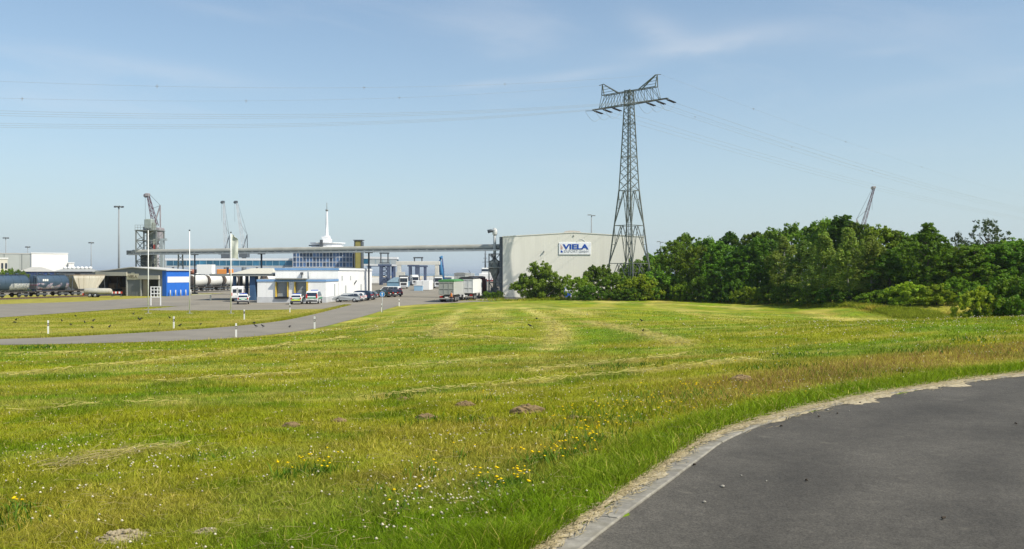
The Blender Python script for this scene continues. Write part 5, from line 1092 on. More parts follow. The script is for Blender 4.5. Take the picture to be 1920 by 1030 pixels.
def silo_wagon(label, pos, rz, mat, L=8.6, H=4.25, mark=False):
    t = thing('silo_wagon', label, 'railway wagon', (pos.x, pos.y, .1), rz); r = 1.42; zc = H - r
    a = L / 2 - .75
    sec = [(r * math.cos(q), zc + r * math.sin(q)) for q in np.linspace(-.15, math.pi + .15, 15)] + [(-1.15, 1.75), (-.5, 1.32), (.5, 1.32), (1.15, 1.75)]
    m = MB(); k = len(sec)
    rings = [(-a - .35, .82), (-a, 1.0), (a, 1.0), (a + .35, .82)]; v = []
    for y, s in rings: v += [(x * s, y, zc + (z - zc) * s) for x, z in sec]
    f = [(i * k + j, i * k + (j + 1) % k, (i + 1) * k + (j + 1) % k, (i + 1) * k + j) for i in range(3) for j in range(k)] + [tuple(range(k - 1, -1, -1)), tuple(range(3 * k, 4 * k))]
    m.add(v, f, 0, True); m.build('tank_body', mat, t)
    for y in np.linspace(-a + .1, a - .1, 5):
        m = MB(); m.path([(x * 1.012, y, zc + (z - zc) * 1.012) for x, z in sec[:15]], .035, 4); m.build('hoop', mat, t)
    m = MB(); m.box(-.55, .55, -a, a, H + .02, H + .07)
    for s in (-.6, .6):
        m.beam((s, -a, H + .5), (s, a, H + .5), .04)
        for y in np.linspace(-a, a, 6): m.beam((s, y, H + .03), (s, y, H + .5), .04)
    m.build('roof_walkway', STEEL_DK, t)
    for y in np.linspace(-a * .6, a * .6, 3): m = MB(); m.tube((0, y, H), (0, y, H + .28), .3, 10); m.build('hatch', mat, t)
    for e in (-1, 1):
        m = MB()
        for s in (-.25, .25): m.beam((s + .75, e * (a + .45), 1.2), (s + .75, e * (a + .42), H + .3), .05)
        for z in np.arange(1.5, H, .35): m.beam((.5, e * (a + .45), z), (1.0, e * (a + .45), z), .04)
        m.build('ladder', STEEL_DK, t)
    if mark: m = MB(); m.box(1.40, 1.45, -a + .6, -a + 1.0, 3.05, 3.45); m.box(1.40, 1.45, -a + 1.15, -a + 1.5, 3.05, 3.45); m.box(1.40, 1.45, -a + 1.65, -a + 1.95, 3.05, 3.45); m.build('stencil', WHITE, t)
    bogies(t, L); return t
def rp(s): q = RP0 + RD * s; return Vector((q.x, q.y, 0))
RZ = math.atan2(-RD.x, RD.y)
DKB = (.045, .075, .115)
silo_wagon('dark blue silo wagon cut by the left picture edge, white graffiti along it', rp(28.4), RZ, graffiti('graffiti white', DKB, [(.62, .62, .60), (.05, .08, .2), (.58, .6, .6), (.12, .16, .2)], 3.1), 8.9)
silo_wagon('dark blue silo wagon with pink and grey graffiti beside the white hopper wagon', rp(38.4), RZ, graffiti('graffiti pink', DKB, [(.45, .46, .48), (.35, .10, .16), (.10, .16, .32), (.05, .08, .12)], 8.4), 8.9, mark=True)
def hopper_wagon(label, pos, rz, mat, L=10.0, H=4.1):
    t = thing('hopper_wagon', label, 'railway wagon', (pos.x, pos.y, .1), rz)
    m = MB(); n = 1.3
    v = [(-n, -L / 2 + .5, H), (n, -L / 2 + .5, H), (n, L / 2 - .5, H), (-n, L / 2 - .5, H), (-n, -L / 2 + .7, H - .55), (n, -L / 2 + .7, H - .55), (n, L / 2 - .7, H - .55), (-n, L / 2 - .7, H - .55), (-.9, -L / 2 + 2.4, 1.45), (.9, -L / 2 + 2.4, 1.45), (.9, L / 2 - 2.4, 1.45), (-.9, L / 2 - 2.4, 1.45)]
    m.add(v, [(0, 1, 2, 3), (8, 11, 10, 9)] + [(a + i, a + (i + 1) % 4, a + 4 + (i + 1) % 4, a + 4 + i) for a in (0, 4) for i in range(4)]); m.build('hopper_body', mat, t)
    m = MB(); m.box(-n - .05, n + .05, -L / 2 + .45, L / 2 - .45, H + .005, H + .14); m.build('top_rim', M('brown rim', (.28, .22, .16), .8, .2, 1), t)
    for i in range(5): y = -L / 2 + 1.8 + i * (L - 3.6) / 4; m = MB(); m.beam((n + .02, y, H - .05), (n + .02, y, H - .55), .12); m.beam((n + .02, y, H - .55), (.92, y * .72, 1.5), .1); m.build('side_rib', mat, t)
    for e in (-1, 1):
        m = MB()
        for s in (-1, 1): m.beam((s * 1.1, e * (L / 2 - .3), 1.2), (s * 1.1, e * (L / 2 - .6), H - .1), .13)
        m.beam((-1.1, e * (L / 2 - .35), 2.3), (1.1, e * (L / 2 - .35), 2.3), .1); m.build('end_frame', STEEL_DK, t)
    bogies(t, L); return t
hopper_wagon('white hopper wagon with sloped ends standing left of the open shed', rp(47.9), RZ, M('dusty white hopper', (.56, .53, .46), .7, .1, .5, streak=True, dirt=(.36, .30, .22), dirt_amt=.6))
hopper_wagon('dark brown hopper wagon mostly hidden behind the open shed', rp(61.0), RZ, M('dark brown hopper', (.075, .055, .045), .8, .2, .5))
TANKW = M('tank white', (.62, .62, .59), .5, .06, .5, dirt=(.34, .28, .22), dirt_amt=.45)
def tank_wagon(label, px, D, rz, L=8.4, mat=None):
    t = thing('tank_wagon', label, 'railway wagon', (gx(px, D), D, .1), rz); r = 1.42; zc = 2.75; a = L / 2 - 1.25; m = MB()
    prof = [(-a - .55, .25), (-a - .45, .8), (-a - .2, 1.2), (-a, r), (a, r), (a + .2, 1.2), (a + .45, .8), (a + .55, .25)]
    m.path([(0, y, zc) for y, _ in prof], [q for _, q in prof], 18); m.build('tank', mat or TANKW, t)
    m = MB(); m.path([(0, y - .03, zc) for y, _ in prof[:3]] + [(0, -a - .12, zc)], [q + .015 for _, q in prof[:3]] + [1.33], 18); m.build('end_cap', M('shaded tank end', (.11, .085, .065), .8, .3, .8), t)  # near end turned from the sun: its shade is put into this dark brown
    m = MB(); m.tube((0, 0, zc + r - .05), (0, 0, zc + r + .35), .35, 10); m.build('dome', TANKW, t)
    for y in (-a + .2, a - .2): m = MB(); m.box(-1.1, 1.1, y - .15, y + .15, 1.25, 1.75); m.build('saddle', STEEL_DK, t)
    m = MB(); m.beam((.6, -a, zc + r + .1), (.6, a, zc + r + .1), .06); m.box(-.5, .5, -1.5, 1.5, zc + r + .02, zc + r + .06); m.build('walkway', STEEL_DK, t)
    m = MB(); m.beam((1.0, -a - .6, 1.2), (1.0, -a - .5, 4.0), .06); m.beam((.6, -a - .6, 1.2), (.6, -a - .5, 4.0), .06); m.build('ladder', STEEL_DK, t)
    bogies(t, L); return t
for px, D, lab in ((369, 215, 'white tank wagon nearest the blue shed wall'), (398, 222.5, 'white tank wagon between its two neighbours behind the middle flagpole'), (427, 230, 'white tank wagon with a dark brown shaded end left of the canopy pillars'), (455, 238, 'white tank wagon seen between the canopy pillars'), (504, 254, 'white tank wagon glimpsed at the right end under the canopy')):
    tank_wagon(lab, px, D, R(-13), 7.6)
D = 245; t = thing('storage_box', 'white box shaped container behind the tank wagons', 'container', (gx(383, D), D, 0)); m = MB(); m.bbox(-2.1, 2.1, 0, 3, 4.3, 7.0, .05); m.build('box', WHITE_ST, t); m = MB(); m.tube((-3.4, 1, 4.3), (-3.4, 1, 5.7), .9, 12); m.build('drum', M('rust drum', (.30, .12, .08), .7, .2, 1), t); m = MB(); m.box(-3.9, 2.3, -.2, 3.2, 3.9, 4.28); [m.box(x - .2, x + .2, .2, .6, 0, 3.9) for x in (-3.5, 2)]; m.build('stand', STEEL_DK, t)
for px in (390, 399):
    D = 250; t = thing('pipe_bend', 'dark steel pipe arch standing up behind the white tank wagons', 'pipe', (gx(px, D), D, 0), 0, 'dark pipe arches behind the tank wagons'); m = MB(); m.path([(-.5, 0, 0), (-.5, 0, 6.6), (-.2, 0, 7), (.3, 0, 7), (.6, 0, 6.6), (.6, 0, 0)], .22, 8); m.build('pipe', STEEL_DK, t); m = MB(); m.box(-1, 1, -.4, .4, 0, .4); m.build('foot', STEEL_DK, t)

def lying_tank():
    D = 171; t = thing('tank_trailer', 'dirty white tank trailer parked low before the white hopper wagon', 'trailer', (gx(184, D), D, 0), R(-84)); m = MB()
    prof = [(-2.6, .2), (-2.5, .45), (-2.3, .58), (0, .62), (2.2, .58), (2.5, .4), (2.6, .15)]; m.path([(0, y, 1.15) for y, _ in prof], [q for _, q in prof], 14); m.build('tank', M('grimy tank', (.42, .41, .36), .6, .15, .8, dirt=(.25, .21, .15), dirt_amt=.7), t)
    m = MB(); m.box(-.4, .4, -2.4, 2.8, .42, .55); m.beam((0, 2.8, .5), (0, 4.2, .35), .12); m.build('chassis', STEEL_DK, t)
    for s in (-1, 1):
        for y in (-1.3, -.3): wheel(t, s * .75, y, .38, .22, s)
    m = MB(); m.box(-.6, .6, -2.7, -2.62, .4, .8); m.build('lamp_board', REDW, t)
lying_tank()
def barrier(px, py, w, label, group=None, n=6):
    p = flat(px, py); t = thing('barrier', label, 'barrier', (p.x, p.y, .02), 0, group)
    for i in range(n): m = MB(); m.box(-w / 2 + i * w / n, -w / 2 + (i + 1) * w / n - .01, -.03, .03, .55, .95); m.build('board', REDW if i % 2 else WHITE_ST, t)
    for x in (-w / 2 + .2, w / 2 - .2): m = MB(); m.box(x - .06, x + .06, -.05, .05, .0, .54); m.box(x - .2, x + .2, -.3, .3, 0, .08); m.build('foot', STEEL_DK, t)
barrier(219, 556.0, 2.2, 'short red and white barrier left of the shed gateway')
for i, (px, py, w) in enumerate(((716, 531, 5), (728, 530.5, 5), (741, 530, 5), (716, 527.5, 6), (735, 527.2, 6), (790, 529, 5))): barrier(px, py, w, f'red and white striped barrier in the far yard, {("left of the nearer row", "middle of the nearer row", "right of the nearer row", "left of the farther row", "right of the farther row", "alone by the white container")[i]}', 'striped barriers across the far yard', 8)
D = 205; t = thing('site_container', 'plain white container standing alone in the middle of the yard', 'container', (gx(792, 240), 240, .015), R(-4)); m = MB(); m.bbox(-1.9, 1.9, 0, 6, .1, 2.6, .04); m.build('body', WHITE_ST, t); m = MB(); m.box(-1.7, -1.66, -.04, -.01, .2, 2.5); m.box(-.02, .02, -.04, -.01, .2, 2.5); m.build('door_joint', STEEL_DK, t); m = MB(); m.box(-1.8, 1.8, .2, 5.8, 0, .09); m.build('skid', STEEL_DK, t)
t = thing('kiosk', 'small pale blue box beside the plain white container', 'kiosk', (gx(784, 233), 233, .015)); m = MB(); m.bbox(-1.1, 1.1, 0, 2, 0, 1.35, .05); m.build('body', M('pale blue paint', (.25, .40, .55), .6, .1, 1), t); m = MB(); m.box(-1.2, 1.2, -.1, 2.1, 1.36, 1.5); m.build('lid', WHITE_ST, t)
t = thing('market_tent', 'light blue pitched tent in the far yard behind the barriers', 'tent', (gx(745, 300), 300, .015)); m = MB(); m.box(-3.5, 3.5, 0, 5, 0, 1.6); m.build('wall', M('tent blue', (.16, .28, .38), .7, .1, 1), t); m = MB(); m.yprism([(-3.7, 1.6), (3.7, 1.6), (1, 3.2), (-1, 3.2)], -.2, 5.2); m.build('roof', M('tent blue light', (.28, .40, .48), .7, .1, 1), t)
for i, (px, D, w, h, c) in enumerate(((700, 400, 6, 2.6, WHITE), (722, 405, 5, 2.6, BLP), (760, 395, 5, 3, STEEL_DK), (806, 400, 7, 2.8, WHITE), (835, 380, 5, 2.8, BLP), (848, 395, 9, 3, WHITE), (868, 400, 10, 3.2, STEEL_LT), (872, 330, 7, 4.6, STEEL_LT), (897, 405, 7, 3.4, WHITE), (936, 300, 4, 5, STEEL_DK), (690, 412, 5, 2.5, STEEL_LT), (743, 410, 6, 2.5, STEEL_LT))):
    nm = {id(WHITE): 'white', id(BLP): 'navy blue', id(STEEL_DK): 'dark grey', id(STEEL_LT): 'pale grey'}[id(c)]
    where = ('just right of the white building', 'among the navy portals', 'under the left leg of the white gantry', 'under the right part of the white gantry', 'right of the blue loading arm', 'in the middle of the open quay', 'by the truck queue at the back', 'tall behind the truck queue', 'left of the tug', 'behind the grain elevator', 'at the corner of the white building', 'between the braced portal and the gantry')[i]
    t = thing('shipping_container', f'{nm} cargo container on the far quay, {where}', 'container', (gx(px, D), D, .015), R(random.uniform(-8, 8))); m = MB(); m.bbox(-w / 2, w / 2, 0, 2.5, .15, h, .04); m.build('body', c, t)
    m = MB(); [m.box(x - .05, x + .05, -.05, -.005, .2, h - .1) for x in np.linspace(-w / 2 + .3, w / 2 - .3, 7)]; m.box(-w / 2, w / 2, .1, 2.4, 0, .14); m.build('side_rib', c, t)
def tug():
    D = 425 + 14; k = D / FOC; t = thing('tug', 'white and red harbour tug with a dark mast moored behind the elevator', 'boat', (gx(911, D), D, -2))
    m = MB(); m.add([(-4.5, -2.2, 0), (4.5, -2.4, 0), (4.5, 2.4, 0), (-4.5, 2.2, 0), (-5.4, -2.8, 3.4), (5.6, -2.8, 3.0), (5.6, 2.8, 3.0), (-5.4, 2.8, 3.4)], [(0, 3, 2, 1), (4, 5, 6, 7), (0, 1, 5, 4), (1, 2, 6, 5), (2, 3, 7, 6), (3, 0, 4, 7)]); m.build('hull', M('tug red', (.42, .06, .04), .6, .15, .5), t)
    m = MB(); m.bbox(-3.4, 3.6, -2, 2, 3.3, 6.4, .15); m.build('deck_house', WHITE, t); m = MB(); m.bbox(-2.2, 2.2, -1.7, 1.7, 6.4, 9.2, .2); w = m.build('wheelhouse', WHITE, t)
    m = MB(); m.box(-2.0, 2.0, -1.76, -1.71, 7.5, 8.6); m.build('window_band', GLASS, w)
    m = MB(); m.tube((-.3, 0, 9.2), (-.3, 0, 18.5), .42, 8, .18); m.beam((-1.3, 0, 14), (.7, 0, 14), .2); m.beam((-1.8, 0, 12), (1.4, 0, 12.2), .22); m.beam((-1, 0, 16), (.5, 0, 16), .16); m.build('mast', STEEL_DK, t)
    m = MB(); m.bbox(3.2, 4.6, -.8, .8, 3.0, 8.0, .15); m.build('funnel', M('funnel orange', (.5, .13, .05), .6, .1, 1), t)
    m = MB(); m.tube((-5.2, 0, 3.2), (-8.5, 0, 8), .12, 6); m.build('bow_spar', STEEL_DK, t)
tug()

# ------------------------------------------------------------------ flagpoles, boards, posts, sign
def flagpole(px, top, label, flag=False):
    p = flat(px, 588); t = thing('flagpole', label, 'flagpole', (p.x, p.y, 0)); H = gz(top, p.y)
    m = MB(); m.tube((0, 0, 0), (0, 0, H), .068, 10, .04); m.build('pole', WHITE_ST, t); m = MB(); m.ell((0, 0, H + .05), (.1, .1, .1), 8, 6); m.build('finial', STEEL_DK, t)
    m = MB(); m.box(-.3, .3, -.3, .3, -.05, .04); m.build('footing', M('footing', (.35, .34, .31), .9, .1, 2), t)
    if flag:
        m = MB(); nz, nx = 12, 8; top = H - .15; v = []; f = []
        for side in (0, 1):
            for j in range(nz + 1):
                for i in range(nx + 1):
                    u, w = i / nx, j / nz; wd = .82 * (1 - .12 * w) * (.35 + .65 * min(1, w * 7 + .25))
                    v.append((.06 + u * wd, .16 * math.sin(u * 5 + w * 3) * u + .1 * math.sin(w * 7) * u + side * .012, top - w * 2.75 - .32 * u * u * (1 - w * .5)))
        K = (nz + 1) * (nx + 1)
        for s in (0, 1):
            for j in range(nz):
                for i in range(nx): a = s * K + j * (nx + 1) + i; f.append((a, a + 1, a + nx + 2, a + nx + 1) if s == 0 else (a, a + nx + 1, a + nx + 2, a + 1))
        m.add(v, f, 0, True); m.build('flag', M('grey white flag', (.52, .54, .50), .8, .10, 3), t)
flagpole(278, 431, 'bare white flagpole nearest the white frame stand'); flagpole(355.5, 433, 'bare white flagpole in front of the blue shed corner'); flagpole(433, 437, 'white flagpole flying a drooping pale flag', True)
def frame_stand():
    D = 127; x0, x1 = gx(283, D), gx(301, D); t = thing('sign_stand', 'white empty board stand with open rows on two legs', 'stand', (x0, D, 0)); w = x1 - x0; H = gz(537.5, D)
    for x in (0, w): m = MB(); m.box(x - .06, x + .06, -.05, .05, 0, H); m.build('post', WHITE_ST, t)
    for z in (1.25, 1.75, 2.25, H - .06): m = MB(); m.box(.061, w - .061, -.045, .045, z - .06, z + .06); m.build('crossbar', WHITE_ST, t)
    for x in (w / 3, 2 * w / 3): m = MB(); m.box(x - .04, x + .04, -.04, .04, 1.32, H - .13); m.build('upright', WHITE_ST, t)
frame_stand()
PR = M('reflector dark', (.02, .02, .022), .4, .1, 3); PRA = M('post white', (.74, .74, .71), .5, .05, 3)
def post(px, py, label, z=0.0):
    p = flat(px, py, z); t = thing('delineator_post', label, 'marker post', (p.x, p.y, z - .03), R(random.uniform(-15, 15)))
    def sec(h, s=1.0): return [(-.06 * s, -.05 * s), (.06 * s, -.05 * s), (.035 * s, .06 * s), (-.035 * s, .06 * s)]
    m = MB(); m.prism(sec(0), 0, .62); m.prism(sec(0), .86, 1.06); m.build('shaft', PRA, t)
    m = MB(); m.prism(sec(0, 1.02), .621, .859); b = m.build('black_band', PR, t); m = MB(); m.box(-.035, .035, -.062, -.052, .66, .82); m.build('reflector', M('reflector amber', (.45, .42, .38), .3, .1, 4), b)
for px, py, lab in ((90.5, 626, 'white road marker post at the far left of the grass island'), (326, 616.5, 'white road marker post in the middle of the grass island'), (443, 633, 'white road marker post with black band at the near road edge, left one'), (458, 599.5, 'small white road marker post below the flag at the island edge'), (543.5, 586, 'white road marker post at the parking corner before the customs cars'), (590, 617, 'white road marker post with black band at the near road edge, middle one'), (716, 585.5, 'white road marker post under the round blue sign'), (748.5, 574.5, 'farthest white road marker post, at the yard entrance')):
    post(px, py, lab)
def blue_sign():
    D = 104; t = thing('traffic_sign', 'round blue traffic sign with a white arrow on a thin post', 'traffic sign', (gx(716, D) + .05, D, -.02)); z = gz(551.5, D)
    m = MB(); m.tube((0, 0, 0), (0, 0, z + .3), .035, 8); m.build('pole', STEEL_LT, t)
    m = MB(); m.tube((0, -.06, z), (0, -.04, z), .31, 24); d = m.build('disc', M('traffic blue', (.02, .19, .50), .4, .05, 2), t)
    m = MB(); m.yprism([(-.04, z - .2), (.04, z - .2), (.04, z + .05), (.13, z + .05), (0, z + .21), (-.13, z + .05), (-.04, z + .05)], -.066, -.0605); m.build('arrow', WHITE_ST, d)
    m = MB(); m.path([(.30 * math.cos(a), -.062, z + .30 * math.sin(a)) for a in np.linspace(0, 2 * math.pi, 25)], .012, 4); m.build('rim', WHITE_ST, d)
blue_sign()
def low_rail():
    p = flat(395, 566); t = thing('road_barrier', 'low pale barrier bar on posts beside the canopy road', 'barrier', (gx(378, 150), 150, 0)); L = gx(397, 150) - gx(361, 150)
    m = MB(); m.beam((-L / 2, 0, 1.05), (L / 2, .0, 1.05), .1); m.build('bar', M('pale yellow bar', (.55, .54, .40), .6, .1, 2), t)
    for x in (L / 2 - .1,): m = MB(); m.box(x - .1, x + .1, -.15, .15, 0, 1.0); m.build('post', STEEL, t)
low_rail()

# ------------------------------------------------------------------ person at the last truck
def skin_body(name, verts, edges, radii, mats, pick):
    me = bpy.data.meshes.new(name); me.from_pydata(verts, edges, []); o = bpy.data.objects.new(name, me); COL.objects.link(o)
    md = o.modifiers.new('s', 'SKIN'); o.modifiers.new('u', 'SUBSURF').levels = 1
    for i, r in enumerate(radii): me.skin_vertices[0].data[i].radius = (r, r) if not isinstance(r, tuple) else r
    me.skin_vertices[0].data[0].use_root = True
    dg = bpy.context.evaluated_depsgraph_get(); nm = bpy.data.meshes.new_from_object(o.evaluated_get(dg)); bpy.data.objects.remove(o)
    nm.name = name; nm.materials.clear()
    for m in mats: nm.materials.append(m)
    for p in nm.polygons: p.material_index = pick(p.center); p.use_smooth = True
    return nm
def person():
    D = 140.6; t = thing('person', 'person in an orange vest standing behind the green covered tipper', 'person', (gx(846.5, D), D, .012), R(160))
    V = [(0, 0, .95), (0, 0, 1.15), (0, .01, 1.38), (0, .01, 1.5), (0, .02, 1.60), (0, .03, 1.70), (.18, .0, 1.42), (.24, .03, 1.15), (.25, .12, .92), (.25, .16, .83), (-.18, 0, 1.42), (-.24, .03, 1.15), (-.24, .12, .92), (-.24, .16, .83), (.1, 0, .88), (.11, .02, .48), (.12, -.02, .09), (.12, .14, .04), (-.1, 0, .88), (-.12, .05, .48), (-.14, 0, .09), (-.14, .16, .04)]
    E = [(0, 1), (1, 2), (2, 3), (3, 4), (4, 5), (2, 6), (6, 7), (7, 8), (8, 9), (2, 10), (10, 11), (11, 12), (12, 13), (0, 14), (14, 15), (15, 16), (16, 17), (0, 18), (18, 19), (19, 20), (20, 21)]
    Rr = [.15, (.15, .12), (.17, .12), .06, .095, .09, .075, .05, .04, .04, .075, .05, .04, .04, .095, .065, .05, .045, .095, .065, .05, .045]
    sk = M('skin', (.42, .26, .19), .6, .08, 6); tr = M('dark trousers', (.06, .065, .09), .9, .15, 5); sh = M('shirt sleeve', (.30, .30, .32), .9, .1, 5)
    def pick(c): return 0 if c.z > 1.5 or (abs(c.x) > .2 and c.z < 1.0) else (2 if c.z > .96 else 1)
    me = skin_body('body', V, E, Rr, [sk, tr, sh], pick); inst('body', me, t)
    m = MB(); P = [(.0, .175, .13, .92), (.1, .185, .14, 1.1), (.2, .20, .15, 1.3), (.2, .17, .13, 1.46)]; n = 14; v = [(a * math.cos(2 * math.pi * j / n), b * math.sin(2 * math.pi * j / n), z) for _, a, b, z in P for j in range(n)]
    m.add(v, [(i * n + j, i * n + (j + 1) % n, (i + 1) * n + (j + 1) % n, (i + 1) * n + j) for i in range(3) for j in range(n)], 0, True); m.build('vest', M('orange vest', (.72, .25, .06), .8, .1, 5), t)
    m = MB(); m.ell((0, .0, 1.705), (.105, .115, .085), 12, 6); m.build('hair', M('dark hair', (.05, .035, .025), .9, .2, 9), t)
person()

# ------------------------------------------------------------------ crows
CROW = M('crow black', (.012, .012, .014), .6, .3, 12)
def crow_mesh(up=0.0, wings=False):
    V = [(0, 0, .20), (0, .10, .24), (0, .17, .30 + up), (0, .22, .32 + up), (0, .29, .31 + up), (0, -.10, .17), (0, -.24, .14), (.035, .0, .12), (.035, .02, .0), (-.035, .0, .12), (-.035, .02, .0)]
    E = [(0, 1), (1, 2), (2, 3), (3, 4), (0, 5), (5, 6), (0, 7), (7, 8), (0, 9), (9, 10)]
    Rr = [.085, .08, .05, .048, .012, .06, (.05, .015), .018, .01, .018, .01]
    if wings:
        V += [(.12, .03, .27), (.32, .0, .36), (.5, -.1, .33), (-.12, .03, .27), (-.3, .02, .42), (-.42, -.06, .52)]; E += [(0, 11), (11, 12), (12, 13), (0, 14), (14, 15), (15, 16)]; Rr += [(.02, .09), (.015, .10), (.01, .05)] * 2
    return skin_body('crow', V, E, Rr, [CROW], lambda c: 0)
cm = [crow_mesh(0), crow_mesh(-.14), crow_mesh(.03)]; cw = crow_mesh(.02, True)
def crow(p, me, label, group=None, rz=None):
    o = bpy.data.objects.new('crow', me); COL.objects.link(o); o.location = p; o.rotation_euler = (0, 0, random.uniform(0, 6.28) if rz is None else rz); o.scale = ((.75 if 'meadow' not in label else .62),) * 3; return tag(o, label, 'crow', group)
ORDW = ['first', 'second', 'third', 'fourth', 'fifth', 'sixth', 'seventh', 'eighth', 'ninth', 'tenth', 'eleventh', 'twelfth', 'thirteenth', 'fourteenth']
ISL = ((30, 602), (28, 607), (116, 604), (142, 595), (133, 611), (159, 607), (175, 603.5), (173, 616.5), (205, 615.5), (250, 590.5), (299, 610), (318, 598), (337, 613), (376, 610.5))
for k, (px, py) in enumerate(ISL):
    p = flat(px, py); p.z = .0; crow(p, cm[k % 3], f'black crow on the grass island, {ORDW[sorted(ISL).index((px, py))]} from the left', 'crows on the grass island')
p = flat(262, 602); crow(p, cw, 'black crow with spread wings on the grass island', None, R(70))
for k, (px, py) in enumerate(((477, 608), (480, 615), (493, 615), (543, 615.5))): p = flat(px, py); p.z = .03; crow(p, cm[(k + 1) % 3], f'black crow standing on the grey access road, {ORDW[k]} from the left', 'crows on the access road')
for k, (px, py) in enumerate(((994, 614), (1006, 600), (1203, 604), (1205, 625))): crow(hit(px, py, 30), cm[k % 3], f'black crow feeding on the mown meadow, {ORDW[k]} from the left', 'crows on the meadow')
crow(pt(1826, 418, 125), cw, 'small black bird flying over the sparse treetop at the right', None, R(110))

# ------------------------------------------------------------------ trees and bushes
def leaf_mat(name, transl=.38):
    m = bpy.data.materials.new(name); m.use_nodes = True; nt = m.node_tree; N = nt.nodes; L = nt.links; b = N['Principled BSDF']; out = N['Material Output']
    b.inputs['Roughness'].default_value = .55; b.inputs['Specular IOR Level'].default_value = .3
    a = N.new('ShaderNodeAttribute'); a.attribute_name = 'Col'; oi = N.new('ShaderNodeObjectInfo')
    hs = N.new('ShaderNodeHueSaturation'); L.new(a.outputs['Color'], hs.inputs['Color'])
    r = N.new('ShaderNodeMapRange'); r.inputs[3].default_value = .472; r.inputs[4].default_value = .512; L.new(oi.outputs['Random'], r.inputs[0]); L.new(r.outputs[0], hs.inputs['Hue'])
    m7 = N.new('ShaderNodeMath'); m7.operation = 'MULTIPLY'; m7.inputs[1].default_value = 7.13; L.new(oi.outputs['Random'], m7.inputs[0]); fr = N.new('ShaderNodeMath'); fr.operation = 'FRACT'; L.new(m7.outputs[0], fr.inputs[0])
    r2 = N.new('ShaderNodeMapRange'); r2.inputs[3].default_value = .72; r2.inputs[4].default_value = 1.3; L.new(fr.outputs[0], r2.inputs[0]); L.new(r2.outputs[0], hs.inputs['Value'])
    L.new(hs.outputs[0], b.inputs['Base Color']); t = N.new('ShaderNodeBsdfTranslucent'); L.new(hs.outputs[0], t.inputs[0]); mx = N.new('ShaderNodeMixShader'); mx.inputs[0].default_value = transl; L.new(b.outputs[0], mx.inputs[1]); L.new(t.outputs[0], mx.inputs[2]); L.new(mx.outputs[0], out.inputs[0]); return m
LEAF = leaf_mat('leaf', .5); BARK = M('bark', (.10, .085, .065), .9, .3, 4, bump=.5); BIRCH = M('birch bark', (.42, .40, .36), .8, .4, 3, dirt=(.06, .055, .05), dirt_amt=.8)
def leaves_from(clumps, per, size, seed, col, colv=.22, droop=0.0):
    r = np.random.default_rng(seed); C = np.array([c[:3] for c in clumps]); RR = np.array([c[3] for c in clumps]); n = len(C) * per
    d = r.normal(size=(n, 3)); d /= np.linalg.norm(d, axis=1)[:, None]; d[:, 2] = d[:, 2] * .85 + .1
    rad = np.repeat(RR, per) * (r.random(n) ** .45); cen = np.repeat(C, per, 0); st = .65 + .7 * r.random((len(C), 3)); st[:, 2] += .1 + droop; p = cen + d * rad[:, None] * np.repeat(st, per, 0)
    p[:, 2] = np.maximum(p[:, 2], .05)
    nrm = d + r.normal(size=(n, 3)) * .65 + np.array((0, 0, .35)); nrm /= np.linalg.norm(nrm, axis=1)[:, None]
    t = np.cross(nrm, r.normal(size=(n, 3))); t /= np.linalg.norm(t, axis=1)[:, None]; b = np.cross(nrm, t)
    s = size * (.6 + .8 * r.random(n))[:, None]
    q = np.stack([p - t * s * .5, p - b * s * .33 + nrm * s * .06, p + t * s * .55, p + b * s * .33 + nrm * s * .06], 1).reshape(-1, 3)
    me = bpy.data.meshes.new('crown'); me.vertices.add(n * 4); me.vertices.foreach_set('co', q.ravel().astype(np.float32)); me.loops.add(n * 4); me.loops.foreach_set('vertex_index', np.arange(n * 4)); me.polygons.add(n); me.polygons.foreach_set('loop_start', np.arange(0, n * 4, 4)); me.polygons.foreach_set('loop_total', np.full(n, 4)); me.update()
    cl = np.repeat(.8 + .4 * r.random(len(C)), per); lv = cl * (1 - colv + 2 * colv * r.random(n)); c = np.array(col)[None] * lv[:, None]; c[:, 0] *= 1 + .25 * (r.random(n) - .4)
    set_col(me, np.repeat(c, 4, 0)); me.materials.append(LEAF); return me
def crown_clumps(seed, H, Wd, prof, n, rr=(.55, 1.05), z0=.3):
    r = random.Random(seed); out = []
    lob = [(r.uniform(0, 6.28), r.uniform(.3, .9), r.uniform(.7, 1.2)) for _ in range(5)]
    for _ in range(n):
        h = r.random() ** .85; R0 = prof(h) * Wd / 2; a = r.uniform(0, 6.28)
        k = 1 + .22 * sum(math.cos(a - l[0]) * l[2] * max(0, 1 - abs(h - l[1]) * 3) for l in lob)
        q = (r.random() ** .5) * R0 * k; out.append((q * math.cos(a), q * math.sin(a), z0 + h * (H - z0 - .5), r.uniform(*rr) * (1 - .35 * h)))
    for _ in range(8): a = r.uniform(0, 6.28); q = r.uniform(0, prof(.9) * Wd * .35); out.append((q * math.cos(a), q * math.sin(a), H - r.uniform(.05, .9), r.uniform(.25, .45)))
    for _ in range(12 if z0 < 2 else 0):   # stray sprays that break the outline
        h = r.uniform(.25, .95); a = r.uniform(0, 6.28); q = prof(h) * Wd / 2 * r.uniform(1.0, 1.2); out.append((q * math.cos(a), q * math.sin(a), z0 + h * (H - .7), r.uniform(.2, .45)))
    for _ in range(9 if z0 < 2 else 0):   # leading shoots above the crown
        a = r.uniform(0, 6.28); q = r.random() ** .6 * Wd * .40; b = H * (1 - .55 * (q / (Wd * .5)) ** 2) - .9 * H / 10
        for k in range(4): out.append((q * math.cos(a) + r.uniform(-.1, .1), q * math.sin(a) + r.uniform(-.1, .1), b + k * .32 * H / 10, max(.12, .42 - .09 * k)))
    return out
